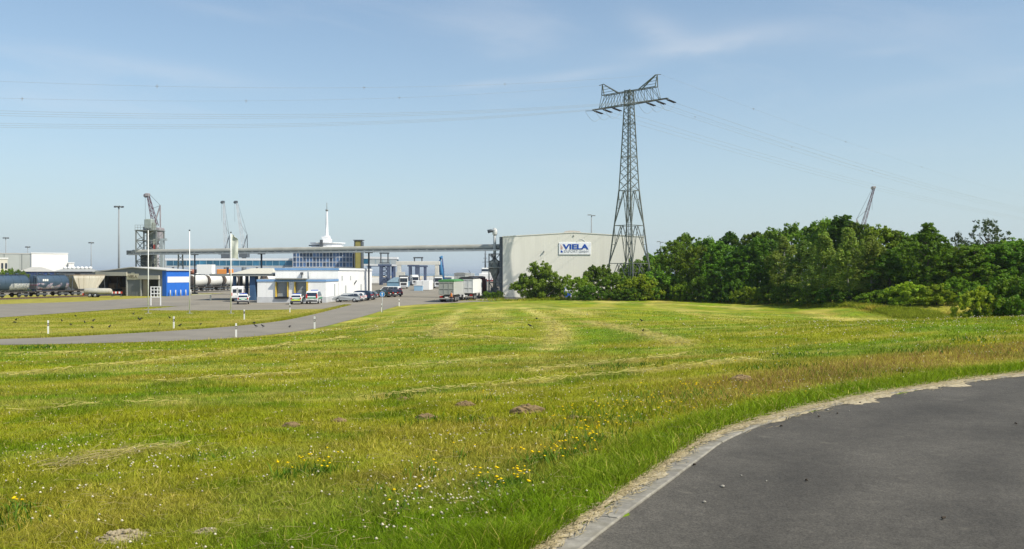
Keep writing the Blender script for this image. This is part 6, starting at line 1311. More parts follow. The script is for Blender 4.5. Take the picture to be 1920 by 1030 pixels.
def trunk_mesh(seed, H, r0, bark, limbs=7, spread=2.2):
    r = random.Random(seed); m = MB(); pts = [(0, 0, -.3)]; x = y = 0
    for i in range(1, 7): x += r.uniform(-.18, .18); y += r.uniform(-.18, .18); pts.append((x, y, H * .92 * i / 6))
    m.path(pts, [r0 * (1.25 if i == 0 else 1 - .14 * i) for i in range(7)], 8)
    for i in range(limbs):
        h = r.uniform(.18, .8); k = int(h * 6); b = Vector(pts[k]).lerp(Vector(pts[k + 1]), h * 6 - k); a = r.uniform(0, 6.28); L = spread * (1.2 - h)
        m.path([b, b + Vector((math.cos(a) * L * .5, math.sin(a) * L * .5, L * .35)), b + Vector((math.cos(a) * L, math.sin(a) * L, L * .9))], [r0 * .4, r0 * .25, r0 * .08], 5)
    return m.mesh('trunk', bark)
def dome(h): return (max(0, 1 - (max(0, h - .35) / .68) ** 2.2)) ** .5 * (.82 + .18 * min(1, h * 3))
def spire(h): return max(.08, (1 - h) ** .65) * (.75 + .25 * min(1, h * 4)) if h > .12 else .8
def oval(h): return math.sin(math.pi * min(1, .18 + h * .80)) ** .7
GREEN_A = (.105, .225, .012); GREEN_B = (.150, .275, .014); GREEN_C = (.195, .290, .040); GREEN_L = (.235, .360, .018)
KIND = {}
def kind(nm, crowns, trunks): KIND[nm] = (crowns, trunks)
kind('dome', [leaves_from(crown_clumps(s, 10, 7.5, dome, 330, (.25, .62)), 42, .25, s, GREEN_A if s % 2 else GREEN_B) for s in (1, 2, 3, 4)], [trunk_mesh(s, 10, .2, BARK) for s in (1, 2)])
kind('oval', [leaves_from(crown_clumps(s, 10, 5.6, oval, 270, (.25, .6)), 42, .24, s, GREEN_A) for s in (11, 12, 13)], [trunk_mesh(s, 10, .18, BARK) for s in (11, 12)])
kind('birch', [leaves_from(crown_clumps(s, 10, 4.6, spire, 240, (.2, .5)), 42, .20, s, GREEN_C, droop=.5) for s in (21, 22, 23)], [trunk_mesh(s, 10, .12, BIRCH, 8, 1.4) for s in (21, 22)])
kind('bush', [leaves_from(crown_clumps(s, 4, 6, dome, 150, (.22, .5), .1), 46, .22, s, GREEN_A if s % 2 else GREEN_B) for s in (31, 32, 33)], [trunk_mesh(s, 4, .09, BARK, 9, 1.8) for s in (31, 32)])
kind('lightbush', [leaves_from(crown_clumps(s, 4, 6, dome, 150, (.22, .5), .1), 46, .22, s, GREEN_L) for s in (41, 42)], [trunk_mesh(s, 4, .09, BARK, 9, 1.8) for s in (41,)])
kind('sparse', [leaves_from(crown_clumps(51, 10, 6.5, lambda h: .25 + .75 * max(0, math.sin(math.pi * min(1, max(0, (h - .30) / .7)))) if h > .25 else .12, 150, (.2, .5), 3), 26, .2, 51, (.065, .095, .035))], [trunk_mesh(51, 10, .16, BARK, 34, 3.0)])
BASEH = {'dome': 10, 'oval': 10, 'birch': 10, 'bush': 4, 'lightbush': 4, 'sparse': 10}; BASEW = {'dome': 7.5, 'oval': 5.6, 'birch': 4.6, 'bush': 6, 'lightbush': 6, 'sparse': 6.5}
_tk = {}
def plant(px, top, D, w, kd, label, group=None, name=None, cat=None):
    q = float(np.interp(px, [1450, 1560, 1640, 1740, 1960], [1, .95, .91, .91, .95])); q = .80 if (kd.endswith('bush') and px >= 1836) else q; D *= q; w *= (1 + q) / 2
    x = gx(px, D); z = gz1(x, D); H = gz(top, D) - z; cr, tr = KIND[kd]; _tk[kd] = _tk.get(kd, -1) + 1; i = _tk[kd]
    nm = name or ('bush' if 'bush' in kd else 'tree'); t = thing(nm, label, cat or nm, (x, D, z), random.uniform(0, 6.28), group)
    sx, sz = w / BASEW[kd], H / BASEH[kd]
    for n_, me in (('crown', cr[i % len(cr)]), ('trunk', tr[i % len(tr)])):
        o = inst(n_, me, t); o.scale = (sx, sx * random.uniform(.9, 1.1), sz)
    return t
ORD = ['first', 'second', 'third', 'fourth', 'fifth', 'sixth', 'seventh', 'eighth', 'ninth', 'tenth', 'eleventh', 'twelfth']
# shrubs round the pylon foot
for k, (px, top, D, w, kd, lab) in enumerate(((1086, 519, 146, 4.6, 'lightbush', 'small pale green bush at the left end of the shrubs before the warehouse'), (1124, 497, 149, 6.2, 'bush', 'bushy green shrub left of the pylon legs'), (1158, 512, 144, 5.2, 'bush', 'low rounded shrub in front of the pylon foot'), (1196, 487, 155, 7.5, 'bush', 'tall shrub behind the right pylon legs'), (1228, 474, 158, 8, 'bush', 'wide shrub between the pylon and the grove'), (1204, 516, 141, 5.5, 'lightbush', 'bright leafy shrub right at the pylon foot'), (1236, 505, 143, 6, 'bush', 'dark shrub where the grove begins by the pylon'), (1108, 535, 142, 4, 'bush', 'low dark shrub at the meadow edge left of the pylon'), (1180, 538, 140, 4.6, 'bush', 'low shrub at the meadow edge under the pylon'))):
    plant(px, top, D, w * 1.25, kd, lab)
front = [(1266, 449, 146, 7, 'dome'), (1310, 462, 141, 7.5, 'dome'), (1352, 455, 138, 8, 'dome'), (1395, 462, 133, 7.5, 'oval'), (1430, 446, 132, 8, 'dome'), (1470, 448, 128, 6.5, 'birch'), (1505, 455, 123, 6.5, 'birch'), (1545, 440, 119, 6.5, 'birch'), (1590, 432, 117, 6.5, 'birch'), (1633, 446, 115, 5.5, 'birch'), (1668, 470, 114, 6, 'oval')]
for k, (px, top, D, w, kd) in enumerate(front): plant(px, top, D, w, kd, ('pale slender birch' if kd == 'birch' else 'broad green tree') + f' in the front row of the grove, {ORD[k]} from the pylon')
for px, top, D, w, kd, lab in ((1742, 420, 110, 6.0, 'oval', 'tall pointed tree standing out alone right of the grove middle'), (1851, 412, 112, 6.2, 'sparse', 'thin loose crowned tree rising over the hedge at the right'), (1796, 436, 118, 3.4, 'sparse', 'small bare twiggy treetop left of the thin loose tree'), (1703, 452, 116, 6.5, 'dome', 'dark shaded tree left of the tall pointed tree'),
                              (1786, 466, 110, 7.5, 'dome', 'rounded tree just right of the tall pointed tree'), (1826, 462, 106, 7.5, 'dome', 'rounded tree in the hedge below the thin loose tree'), (1868, 458, 105, 8, 'dome', 'wide tree in the hedge right of the thin loose tree'), (1912, 450, 103, 8, 'dome', 'wide tree cut by the right picture edge'), (1958, 446, 100, 8, 'dome', 'tree just past the right picture edge')):
    plant(px, top, D, w, kd, lab)
BORD = 'first second third fourth fifth sixth seventh eighth ninth tenth eleventh twelfth thirteenth fourteenth fifteenth sixteenth seventeenth eighteenth'.split(); BK = []
for px, top, D, w in ((1285, 440, 158, 8), (1325, 446, 153, 8), (1370, 436, 155, 8.5), (1412, 434, 152, 8.5), (1448, 429, 148, 8), (1487, 421, 146, 8), (1525, 420, 140, 8), (1552, 410, 137, 8), (1580, 406, 134, 8), (1612, 415, 134, 7.5), (1645, 424, 131, 8), (1682, 434, 130, 8), (1718, 440, 128, 8), (1765, 458, 126, 8), (1812, 460, 124, 8), (1850, 452, 122, 8.5), (1895, 448, 120, 8.5), (1940, 446, 118, 9)):
    BK.append((px, top, D, w))
for k, (px, top, D, w) in enumerate(BK): plant(px, top, D, w, ('dome', 'dome', 'oval')[k % 3], f'leafy treetop in the back row of the grove, {BORD[k]} from the pylon')
# undergrowth along the foot of the grove
for k, (px, top, D, w, kd, lab) in enumerate(((1282, 528, 139, 5, 'bush', 'low bush at the grove foot nearest the pylon'), (1318, 515, 136, 5.5, 'bush', 'dark bush at the grove foot, second from the pylon'), (1352, 530, 132, 5, 'bush', 'dark bush at the grove foot, third from the pylon'), (1385, 524, 129, 5, 'bush', 'bush at the grove foot left of the yellowish one'), (1405, 538, 126, 4.5, 'lightbush', 'yellow green bush at the grove foot below the broad trees'), (1440, 535, 123, 5, 'bush', 'dark bush below the first birch'), (1478, 533, 119, 5, 'bush', 'dark bush between the first two birches'), (1518, 538, 116, 4.5, 'bush', 'dark bush under the second birch'), (1556, 540, 114, 4.5, 'bush', 'dark bush under the third birch'), (1598, 543, 112, 4.2, 'bush', 'dark bush under the fourth birch'), (1640, 545, 110.5, 4, 'bush', 'dark bush under the last birch'), (1676, 540, 109, 4.5, 'bush', 'dark bush left of the two bright bushes'),
                                  (1706, 530, 105.5, 5.0, 'lightbush', 'bright yellow green bush, left of two below the tall pointed tree'), (1757, 533, 104, 5.0, 'lightbush', 'bright yellow green bush, right of two below the tall pointed tree'), (1800, 520, 103, 5.5, 'bush', 'dark bush right of the two bright bushes'), (1838, 540, 98, 4.5, 'lightbush', 'loose leafy bush at the mown edge under the thin tree'), (1868, 522, 99, 6, 'bush', 'dark bush at the right near the mown crest'), (1905, 520, 97, 6, 'bush', 'dark bush at the right picture edge'), (1945, 515, 95, 6, 'bush', 'dark bush past the right picture edge'))):
    plant(px, top, D, w, kd, lab)
# the sprawling bush alone before the warehouse
def lone_bush():
    D = 151; x = gx(1008, D); z = gz1(x, D); t = thing('bush', 'big sprawling loose bush alone in front of the warehouse wall', 'bush', (x, D, z)); k = D / FOC; r = random.Random(5); cl = []; tr = MB()
    for px, py, s in ((985, 528, 1), (975, 540, .7), (1000, 510, .9), (1022, 500, .8), (1026, 512, .9), (1040, 525, 1), (1052, 528, .7), (1010, 530, 1.1), (1030, 540, 1.1), (995, 545, 1), (968, 534, .5), (1046, 542, 1), (1012, 548, 1.1), (1060, 522, .4), (1003, 497, .4), (1024, 494, .35), (983, 519, .5), (1005, 520, .8), (1018, 524, .9), (1035, 514, .7), (1028, 552, 1), (1002, 555, .8), (1044, 553, .7), (992, 522, .8), (1015, 512, .7), (1008, 538, 1), (1022, 540, 1), (1038, 538, .9), (998, 533, .9), (980, 534, .7), (988, 550, .8)):
        dx, h = (px - 1008) * k, gz(py, D) - z; y = r.uniform(-1.2, 1.2)
        for _ in range(16): cl.append((dx + r.uniform(-.85, .85), y + r.uniform(-.8, .8), max(.15, h + r.uniform(-.9, .35)), r.uniform(.22, .55) * (.6 + .5 * s)))
        tr.path([(r.uniform(-.5, .5), 0, -.2), (dx * .55, y * .5, h * .4), (dx, y, h)], [.07, .05, .02], 5)
    o = inst('crown', leaves_from(cl, 84, .22, 77, (.16, .27, .022)), t); tr.build('stems', BARK, t)
lone_bush()
for i, (px, top) in enumerate(((913, 546), (925, 548), (936, 545))):
    plant(px, top, 161, 2.0, 'bush', ('low weed bush left of the grain elevator foot', 'low weed bush right before the grain elevator foot', 'low weed bush between the elevator and the warehouse')[i], 'weed bushes at the elevator foot')
for i, (px, top) in enumerate(((4, 506), (18, 504), (32, 506), (46, 509))):
    plant(px, top, 212, 4.5, 'bush', f'olive bush behind the railway wagons at the left edge, {ORD[i]} from the left', 'bushes behind the wagons')

# ------------------------------------------------------------------ grass blades, flowers, litter
HILLS = []
def molehill(px, py, wpx, label, pale=False):
    p = hit(px, py, 5, 60); w = wpx / FOC * p.y; r = np.random.default_rng(px); HILLS.append((p.x, p.y, w * .55))
    bm = bmesh.new(); bmesh.ops.create_icosphere(bm, subdivisions=4, radius=1)
    co = np.array([v.co for v in bm.verts]); n = fbm(co[:, 0] * 1.7 + px, co[:, 1] * 1.7 + co[:, 2], 2); n2 = fbm(co[:, 0] * 5 + px, co[:, 1] * 5 + co[:, 2] * 3, 5); s = .62 + .55 * n + .38 * (n2 - .5)
    for v, q in zip(bm.verts, s): v.co = (v.co.x * q * w * .5, v.co.y * q * w * .45, max(-.03, v.co.z * q * w * (.23 if not pale else .10)))
    for _ in range(60):
        a, q = r.uniform(0, 6.28), w * .5 * r.random() ** .6; k = bmesh.ops.create_icosphere(bm, subdivisions=1, radius=w * r.uniform(.02, .065))['verts']
        for v in k: v.co = (v.co.x + q * math.cos(a), v.co.y + q * .9 * math.sin(a), v.co.z * .8 + w * .21 * (1 - (q / (w * .5)) ** 1.5) * (.6 if pale else 1) + .005)
    me = bpy.data.meshes.new('molehill'); bm.to_mesh(me); bm.free(); me.materials.append(M('dry soil pale', (.30, .25, .16), .95, .35, 22, bump=.8) if pale else M('dry soil', (.215, .150, .070), .95, .6, 10, bump=1.0, dirt=(.06, .042, .02), dirt_amt=.9))
    o = bpy.data.objects.new('molehill', me); COL.objects.link(o); o.location = p; tag(o, label, 'molehill')
for a in ((990, 774, 66, 'largest brown molehill near the middle of the meadow'), (800, 786, 44, 'brown molehill left of the largest, beside a dark weed'), (1074, 785, 28, 'small molehill right of the largest with yellow flowers beside it'), (547, 800, 36, 'flat molehill farthest left of the row'), (635, 791, 30, 'flat molehill, second from the left of the row'), (872, 761, 38, 'flat pale molehill above the gap in the row'), (923, 788, 24, 'tiny molehill just left of the largest'), (755, 750, 26, 'flat molehill behind the others with a dark tuft'), (1390, 714, 46, 'low molehill far right near the brown grass')): molehill(*a)
molehill(230, 1010, 95, 'flat pale earth patch at the bottom left', True); molehill(388, 1000, 46, 'small pale earth patch right of the larger one at the bottom', True)

def tri_mesh(name, co, tris, rgb, mat, kind_=True):
    me = bpy.data.meshes.new(name); me.vertices.add(len(co)); me.vertices.foreach_set('co', co.astype(np.float32).ravel()); me.loops.add(tris.size); me.loops.foreach_set('vertex_index', tris.astype(np.int32).ravel()); me.polygons.add(len(tris)); me.polygons.foreach_set('loop_start', np.arange(0, tris.size, 3)); me.polygons.foreach_set('loop_total', np.full(len(tris), 3)); me.update()
    if rgb is not None: set_col(me, rgb)
    me.materials.append(mat); o = bpy.data.objects.new(name, me); COL.objects.link(o); tag(o, kind='stuff'); return o
GRASS = attr_mat('grass blade', .42, .12, 3.0, 0, .6)
def blades(name, x, y, h, w, rgb, lean=(.3, 1.25), bend=True):
    n = len(x); z = ground_z(x, y) - .012; a = rng.random(n) * 2 * math.pi; b = rng.random(n) * 2 * math.pi
    L = h * (lean[0] + (lean[1] - lean[0]) * rng.random(n)); dx, dy = np.cos(a), np.sin(a); sx, sy = np.cos(b) * w / 2, np.sin(b) * w / 2; hz = np.sqrt(np.maximum(h * h - (L * .6) ** 2, (.3 * h) ** 2))
    P = np.stack([x, y, z], 1)
    def off(u, v, k): return P + np.stack([dx * L * u + sx * k, dy * L * u + sy * k, hz * v], 1)
    if bend:
        co = np.stack([off(0, 0, -1), off(0, 0, 1), off(.32, .62, -.8), off(.32, .62, .8), off(1, .98, 0)], 1).reshape(-1, 3); i = np.arange(n) * 5
        tr = np.stack([np.stack([i, i + 1, i + 3], 1), np.stack([i, i + 3, i + 2], 1), np.stack([i + 2, i + 3, i + 4], 1)], 1).reshape(-1, 3); k = 5
    else:
        co = np.stack([off(0, 0, -1), off(0, 0, 1), off(.8, .95, 0)], 1).reshape(-1, 3); i = np.arange(n) * 3; tr = np.stack([i, i + 1, i + 2], 1); k = 3
    return tri_mesh(name, co, tr, np.repeat(rgb, k, 0), GRASS)
def field_points(n, a, b, lat=.74):
    D = 1 / (1 / a - rng.random(n) * (1 / a - 1 / b)); x = (rng.random(n) * 2 - 1) * lat * D
    de = np.full(n, 50.0); m = (D < 50) & (x > -30); de[m] = d_edge(x[m], D[m])
    k = de > .3; k &= ground_z(x, D) > .02
    for hx, hy, r in HILLS: k &= ((x - hx) ** 2 + (D - hy) ** 2 > r * r) | (rng.random(n) < .12)
    return x[k], D[k], de[k]
def field_grass():
    for n, a, b, bend in ((380000, 5.6, 17, True), (430000, 16, 95, False)):
        x, y, de = field_points(n, a, b)
        if not bend: k = (y > 17) | (rng.random(len(y)) < .5); x, y, de = x[k], y[k], de[k]
        m = len(x); c = sward(x, y); dry = (c[:, 0] / (c[:, 1] + 1e-6)); tuft = fbm(x * 1.3, y * 1.3, 3); big = fbm(x * .3, y * .3, 6)
        h = (.045 + .085 * rng.random(m)) * (.30 + 1.35 * tuft) * (.7 + .7 * big)
        verge = 1 - sstep(.8, 1.7, de); h = h * (1 + .8 * verge * (.5 + tuft)); band = sstep(1.5, 2.5, de) * (1 - sstep(4, 6, de)) * sstep(1.5, 5, x); h = h * (1 + .9 * band * rng.random(m))
        gz_ = ground_z(x, y); h = h * (1 + 1.1 * (1 - sstep(.05, .3, gz_)) * (rng.random(m) > .55))
        w = np.maximum(.0042, y * .00074) * (.7 + .6 * rng.random(m))
        jit = ((.62 + .7 * rng.random(m)) * (.72 + .56 * fbm(x * 2.4, y * 2.4, 5)))[:, None]; c = c * jit * 1.12
        st = rng.random(m) < (.04 + .16 * sstep(.9, 1.3, dry)); c[st] = (C_STRAW * 1.25)[None] * (.7 + .5 * rng.random(st.sum()))[:, None]
        dk = rng.random(m) < .10; c[dk] = c[dk] * .5
        rd = (rng.random(m) < .28 * band); c[rd] = np.array((.30, .165, .075)) * (.7 + .6 * rng.random(rd.sum()))[:, None]
        blades('meadow_grass', x, y, h, w, c, bend=bend)
field_grass()
def rank_grass():                                # uncut grass at the foot of the grove and round the lone bush
    X = []; Y = []
    line = [(1075, 558, 150), (1240, 562, 142), (1330, 566, 134), (1440, 571, 123), (1540, 575, 107), (1640, 580, 96), (1700, 585, 86), (1780, 590, 84), (1850, 592, 79), (1960, 595, 76)]
    P = np.array([(gx(a, d), d) for a, _, d in line]); 
    n = 90000; t = rng.random(n) ** .8 * (len(P) - 1); i = t.astype(int); f = (t - i)[:, None]; q = P[i] * (1 - f) + P[i + 1] * f; wid = np.where(q[:, 0] > 37, 10.0, 2.6); q[:, 1] += rng.random(n) * wid; q[:, 0] += rng.normal(size=n) * .5
    bx = rng.normal(size=7000) * 4.5 + gx(1008, 151); by = 150 + rng.normal(size=7000) * 1.2
    x = np.concatenate([q[:, 0], bx]); y = np.concatenate([q[:, 1], by]); m = len(x); tuft = fbm(x * .5, y * .5, 2)
    h = (.15 + .6 * rng.random(m) ** 1.5) * (.15 + 1.5 * tuft) * np.minimum(1, .3 + .35 * np.concatenate([q[:, 1] - np.interp(q[:, 0], P[:, 0], P[:, 1]), np.full(7000, 2.)]).clip(0, 9)); c = mix3(np.broadcast_to(np.array((.27, .32, .02)), (m, 3)), np.array((.50, .41, .06)), sstep(.45, .7, fbm(x * .2, y * .4, 5))) * (.6 + .7 * rng.random(m))[:, None]
    blades('rank_grass', x, y, h, np.full(m, .09), c, bend=False)
rank_grass()
def island_grass():                              # weeds and longer tufts along the kerbs of the grass island
    pts = [(acc_far, .0, -2.2)]; n = 16000; i = rng.integers(10, len(acc_far) - 1, n); f = rng.random(n)[:, None]; q = acc_far[i - 1] * (1 - f) + acc_far[i] * f; q = q + np.stack([-rng.random(n) * 1.0 - .1, rng.random(n) * .8 + .05], 1)
    n2 = 90000; y2 = 62 + rng.random(n2) ** .8 * 62; x2 = -55 + rng.random(n2) * 33; q2 = np.stack([x2, y2], 1); fx = np.interp(y2, acc_far[::1, 1][np.argsort(acc_far[:, 1])], acc_far[np.argsort(acc_far[:, 1]), 0]); lim = np.where(y2 < 93, -60.5 + (y2 - 60) * .21, -53.7 + (y2 - 93) * .13)
    k = (x2 < fx - .15) & (x2 > lim + .1) & ~((y2 > 111) & (x2 > -47.2)); q2 = q2[k]
    x = np.concatenate([q[:, 0], q2[:, 0]]); y = np.concatenate([q[:, 1], q2[:, 1]]); m = len(x); c = sward(x, y) * (.7 + .6 * rng.random(m))[:, None] * 1.15
    h = np.concatenate([.08 + .2 * rng.random(len(q)), .05 + .07 * rng.random(len(q2))]); blades('island_grass', x, y, h, np.full(m, .06), c, bend=False)
island_grass()

# octahedral flower heads
def heads(name, x, y, z, r, rgb, mat, flat_=1.0):
    n = len(x); O = np.array([(1, 0, 0), (0, 1, 0), (-1, 0, 0), (0, -1, 0), (0, 0, 1), (0, 0, -1)], float); O[:, 2] *= flat_
    co = (np.stack([x, y, z], 1)[:, None, :] + O[None] * r[:, None, None]).reshape(-1, 3); F = np.array([(0, 1, 4), (1, 2, 4), (2, 3, 4), (3, 0, 4), (1, 0, 5), (2, 1, 5), (3, 2, 5), (0, 3, 5)])
    tr = (np.arange(n)[:, None, None] * 6 + F[None]).reshape(-1, 3); return tri_mesh(name, co, tr, np.repeat(rgb, 6, 0), mat)
PET = attr_mat('petal', .25, .08, 20)
def clover():
    x, y, de = field_points(60000, 5.8, 75); m = fbm(x * .22 + 30, y * .26, 4); m2 = fbm(x * 1.1, y * 1.1, 1)
    crest = np.exp(-((x - .42 * y - 2) / 7) ** 2) * sstep(24, 30, y) * (1 - sstep(46, 60, y))
    p = (sstep(.44, .62, m) * .55 + .10) * (.15 + 1.3 * sstep(.45, .65, m2)) * .42 + crest * .45 * sstep(.42, .6, m2)
    p = p * (.38 + .52 * sstep(9, 16, y))
    k = (rng.random(len(x)) < p) & (de > 1.0); x, y = x[k], y[k]
    cx = rng.normal(size=110) * .6 + hit(870, 950).x; cy = rng.normal(size=110) * .55 + hit(870, 950).y; x = np.concatenate([x, cx]); y = np.concatenate([y, cy])
    n = len(x); r = np.maximum(.0155, y * .00078) * (.55 + .6 * rng.random(n)); z = ground_z(x, y) + .05 + .07 * rng.random(n)
    heads('clover_flowers', x, y, z, r, np.array((.74, .68, .52)) * (.6 + .5 * rng.random(n))[:, None], PET, .8)
clover()
def yellow():
    X = []; Y = []; H = []; bx = []; by = []
    for px, py, n, s in ((1028, 866, 12, .22), (1052, 862, 8, .2), (1010, 874, 6, .15), (1110, 832, 14, .22), (1094, 842, 5, .2), (1128, 825, 4, .2), (962, 920, 15, .10), (955, 930, 5, .1), (905, 918, 6, .12), (925, 922, 4, .15), (575, 892, 11, .16), (597, 896, 4, .1), (528, 902, 4, .07), (42, 962, 2, .06), (27, 966, 2, .05), (1262, 752, 16, .9), (1300, 748, 14, .8), (1345, 742, 9, .7), (1225, 765, 6, .6), (1092, 778, 7, .35), (1066, 806, 5, .25), (1160, 800, 9, .5), (1190, 785, 6, .5), (1130, 790, 6, .4), (913, 752, 3, .15), (787, 943, 1, .02), (745, 966, 2, .05), (800, 897, 3, .15), (860, 862, 3, .2), (1905, 665, 6, .5), (1850, 655, 5, .5), (1420, 690, 4, .6), (1500, 655, 3, .5)):
        c = hit(px, py, 5, 60); X += list(c.x + rng.normal(size=n) * s); Y += list(c.y + rng.normal(size=n) * s); k = n * 9; bx += list(c.x + rng.normal(size=k) * s * 1.2); by += list(c.y + rng.normal(size=k) * s * 1.2)
    x = np.array(X); y = np.array(Y); k = d_edge(x, y) > .5; x, y = x[k], y[k]; n = len(x); z0 = ground_z(x, y); h = .13 + .12 * rng.random(n); r = np.maximum(.021, y * .0012) * (.75 + .5 * rng.random(n))
    heads('yellow_flowers', x, y, z0 + h, r, np.array((.86, .62, .010)) * (.8 + .3 * rng.random(n))[:, None], PET, .45)
    blades('flower_stems', x, y, h * 1.02, np.full(n, .006), np.broadcast_to(np.array((.07, .12, .02)), (n, 3)), (.0, .05))
    x = np.array(bx); y = np.array(by); k = d_edge(x, y) > .4; x, y = x[k], y[k]; n = len(x); blades('flower_leaves', x, y, .08 + .12 * rng.random(n), np.full(n, .018), np.array((.10, .19, .012)) * (.7 + .6 * rng.random(n))[:, None], (.3, .9))
yellow()
def weeds():                                     # dark broad-leaved clumps
    X = []; Y = []
    for px, py, s in ((385, 862, .16), (815, 790, .28), (1020, 885, .16), (890, 790, .25), (30, 985, .22), (1730, 660, .7), (1810, 640, .6), (1460, 690, .5), (1490, 668, .5), (1170, 690, .6), (745, 745, .5), (60, 655, .8), (1560, 706, .6), (700, 930, .2), (1230, 830, .2)):
        c = hit(px, py, 5, 60); k = int(130 * min(1, s * 2.2)); X += list(c.x + rng.normal(size=k) * s); Y += list(c.y + rng.normal(size=k) * s)
    x = np.array(X); y = np.array(Y); k = d_edge(x, y) > .3; x, y = x[k], y[k]; n = len(x); blades('weeds', x, y, (.07 + .10 * rng.random(n)) * np.maximum(1, y / 26), np.maximum(.016, y * .0013), np.array((.085, .165, .010)) * (.6 + .8 * rng.random(n))[:, None], (.3, .9))
weeds()
def straw_mesh(name, x, y, z, L, w, ang, rgb):
    n = len(x); dx, dy = np.cos(ang) * L / 2, np.sin(ang) * L / 2; nx, ny = -np.sin(ang) * w / 2, np.cos(ang) * w / 2; t = (rng.random(n) - .5) * .25 * L
    co = np.stack([np.stack([x - dx - nx, y - dy - ny, z - t], 1), np.stack([x - dx + nx, y - dy + ny, z - t + w * .5], 1), np.stack([x + dx + nx, y + dy + ny, z + t + w * .5], 1), np.stack([x + dx - nx, y + dy - ny, z + t], 1)], 1).reshape(-1, 3); co[:, 2] = np.maximum(co[:, 2], np.repeat(z, 4) - .004)
    i = np.arange(n) * 4; tr = np.stack([np.stack([i, i + 1, i + 2], 1), np.stack([i, i + 2, i + 3], 1)], 1).reshape(-1, 3); return tri_mesh(name, co, tr, np.repeat(rgb, 4, 0), GRASS)
def hay():
    X = []; Y = []
    a = hit(95, 884); b = hit(245, 852); n = 110; t = rng.random(n); x = a.x + (b.x - a.x) * t + rng.normal(size=n) * .2; y = a.y + (b.y - a.y) * t + rng.normal(size=n) * .24
    a2 = hit(240, 852); b2 = hit(350, 842); t = rng.random(45); x = np.concatenate([x, a2.x + (b2.x - a2.x) * t + rng.normal(size=45) * .25]); y = np.concatenate([y, a2.y + (b2.y - a2.y) * t + rng.normal(size=45) * .25]); n = len(x)
    base = math.atan2(b.y - a.y, b.x - a.x); straw_mesh('hay', x, y, ground_z(x, y) + .04 + .05 * rng.random(n), .15 + .25 * rng.random(n), np.full(n, .007), base + rng.normal(size=n) * .45, np.array((.42, .35, .16)) * (.6 + .6 * rng.random(n))[:, None])
    x, y, de = field_points(4500, 5.8, 22); n = len(x); straw_mesh('dry_stalks', x, y, ground_z(x, y) + .05 + .06 * rng.random(n), .08 + .15 * rng.random(n), np.maximum(.0035, y * .0004), rng.random(n) * 6.28, np.array((.46, .38, .17)) * (.6 + .6 * rng.random(n))[:, None])
hay()
def cut_rows():                                   # loose cut grass lying on the mown rows
    X = []; Y = []; A = []
    for P, w, amp in SWATHES:
        d = np.diff(P, axis=0); l = np.hypot(d[:, 0], d[:, 1]); k = int(min(1100, l.sum() * 30 * amp)); i = rng.choice(len(l), k, p=l / l.sum()); t = rng.random(k)[:, None]; q = P[i] + d[i] * t + rng.normal(size=(k, 2)) * w * .33; X.append(q[:, 0]); Y.append(q[:, 1]); A.append(np.arctan2(d[i, 1], d[i, 0]))
    x, y, a = map(np.concatenate, (X, Y, A)); kp = fbm(x * .55 + 5, y * .45, 7) * .5 + fbm(x * 2.2, y * 1.6, 3) * .5 > .42; kp &= (d_edge(x, y) > .8) & (y < 62); x, y, a = x[kp], y[kp], a[kp]; n = len(x)
    straw_mesh('cut_grass', x, y, ground_z(x, y) + .04 + .07 * rng.random(n), .12 + .35 * rng.random(n), np.maximum(.007, y * .0009), a + rng.normal(size=n) * .8, np.array((.52, .46, .14)) * (.55 + .65 * rng.random(n))[:, None])
cut_rows()
L_ = np.concatenate([[0], np.cumsum(np.linalg.norm(np.diff(EDGES, axis=0), axis=1))])
def on_edge(s, off):
    x = np.interp(s, L_, EDGES[:, 0]); y = np.interp(s, L_, EDGES[:, 1]); x2 = np.interp(s + .05, L_, EDGES[:, 0]); y2 = np.interp(s + .05, L_, EDGES[:, 1]); l = np.hypot(x2 - x, y2 - y); return x - (y2 - y) / l * off, y + (x2 - x) / l * off, np.arctan2(y2 - y, x2 - x)
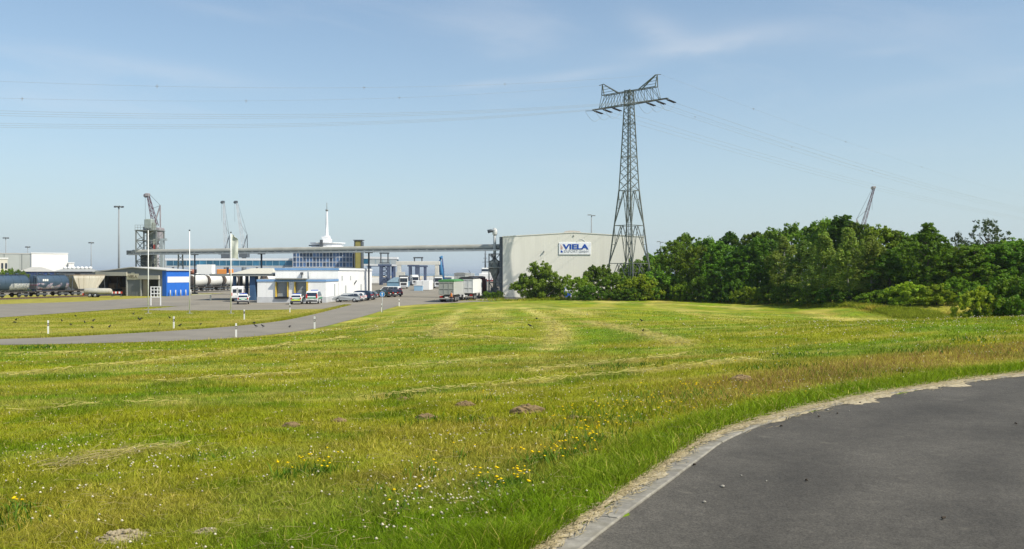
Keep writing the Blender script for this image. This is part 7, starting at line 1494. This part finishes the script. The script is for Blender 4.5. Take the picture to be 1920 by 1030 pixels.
def sandy_strip():                               # dry sand and chaff washed along the edging
    s = np.arange(20, 62, .06); n = len(s); near = sstep(34.0, 38.0, s); w1 = fbm(s * .9, s * 0, 1); w2 = fbm(s * 4.0, s * 0 + 5, 2); w3 = fbm(s * 2.2, s * 0 + 9, 3)
    inn = .18 - near * (.20 + .30 * sstep(.45, .75, w1) * w2 * 1.6) - .22 * (w2 - .5) - .12 * (w3 - .5); out = .26 + .10 * w3 - near * .09
    xi, yi, _ = on_edge(s, inn); xo, yo, _ = on_edge(s, out); xm, ym, _ = on_edge(s, (inn + out) / 2); v = [];
    for a in range(n): v += [(xi[a], yi[a], ROADZ + .026 if inn[a] > 0 else ROADZ + .005), (xm[a], ym[a], ROADZ + .033), (xo[a], yo[a], ROADZ + .03)]
    f = [(a * 3 + j, (a + 1) * 3 + j, (a + 1) * 3 + j + 1, a * 3 + j + 1) for a in range(n - 1) for j in (0, 1)]
    m = MB(); m.add(v, f); o = m.build('sand_strip', M('dry sand and chaff', (.38, .325, .215), .95, .35, 14, bump=.9, dirt=(.25, .20, .12), dirt_amt=.6)); tag(o, kind='stuff')
    k = 9000; ss = 20 + rng.random(k) * 40; nr = sstep(34.0, 38.0, ss); off = .26 - nr * .12 + rng.normal(size=k) * (.07 + .09 * nr); x, y, a = on_edge(ss, off); straw_mesh('edge_straw', x, y, np.full(k, ROADZ + .036), .04 + .12 * rng.random(k), np.full(k, .006), a + rng.normal(size=k) * .6, np.array((.50, .42, .24)) * (.55 + .6 * rng.random(k))[:, None])
    k = 26000; ss = 18 + rng.random(k) * 42; off = .23 - .09 * sstep(34., 38., ss) + .13 * fbm(ss * 1.6, ss * 0 + 2, 6) + rng.random(k) ** 1.3 * .85; x, y, a = on_edge(ss, off); t = fbm(x * 1.1, y * 1.1, 2); h = (.06 + .16 * rng.random(k)) * (.35 + .65 * sstep(.36, .75, off)) * (.4 + t); c = mix3(np.broadcast_to(C_LUSH * 1.15, (k, 3)), C_OLIVE, rng.random(k) * .8) * (.65 + .6 * rng.random(k))[:, None]; d = rng.random(k) < .2 * (1 - sstep(.36, .6, off)); c[d] = C_STRAW; blades('verge_grass', x, y, h, np.maximum(.006, y * .0009), c)
sandy_strip()
STN = M('pale stone', (.26, .245, .205), .9, .25, 30)
for i, (px, py, s) in enumerate(((1321, 943, .022), (1355, 914, .028), (1552, 770, .03), (1390, 893, .016), (1592, 771, .018), (1437, 903, .015))):
    p = flat(px, py, ROADZ); bm = bmesh.new(); bmesh.ops.create_icosphere(bm, subdivisions=2, radius=s * .75)
    for v in bm.verts: v.co *= random.uniform(.75, 1.2); v.co.z *= .6
    me = bpy.data.meshes.new('stone'); bm.to_mesh(me); bm.free(); me.materials.append(STN); o = bpy.data.objects.new('stone', me); COL.objects.link(o); o.location = (p.x, p.y, ROADZ + s * .45); tag(o, 'small pale stone lying on the dark tarmac', 'stone', 'stones on the tarmac')
LF = M('dark dead leaf', (.045, .035, .025), .9, .3, 20)
for i, (px, py) in enumerate(((1770, 975), (1512, 903), (1465, 801), (1535, 783), (1570, 777), (1613, 757), (1302, 874), (1905, 796))):
    p = flat(px, py, ROADZ); m = MB(); s = .02; m.path([(-s, 0, .004), (-s * .4, .012, .014), (s * .5, -.006, .018), (s, .004, .008)], [.004, .012, .012, .003], 5); o = m.build('dead_leaf', LF); o.location = (p.x, p.y, ROADZ + .004); o.rotation_euler = (0, 0, random.uniform(0, 6)); tag(o, 'tiny dark dead leaf on the tarmac', 'leaf', 'dead leaves on the tarmac')

# ------------------------------------------------------------------ summer haze over the harbour
def haze():
    m = MB(); m.box(-21000, 21000, -2200, 26500, -8, 60); o = m.build('haze', []); 
    hm = bpy.data.materials.new('haze air'); hm.use_nodes = True; nt = hm.node_tree; nt.nodes.remove(nt.nodes['Principled BSDF'])
    v = nt.nodes.new('ShaderNodeVolumePrincipled'); v.inputs['Color'].default_value = (.82, .90, 1, 1); v.inputs['Density'].default_value = HAZE; v.inputs['Anisotropy'].default_value = .25
    nt.links.new(v.outputs[0], nt.nodes['Material Output'].inputs['Volume']); o.data.materials.append(hm); tag(o, kind='stuff')
HAZE = .00011
haze()
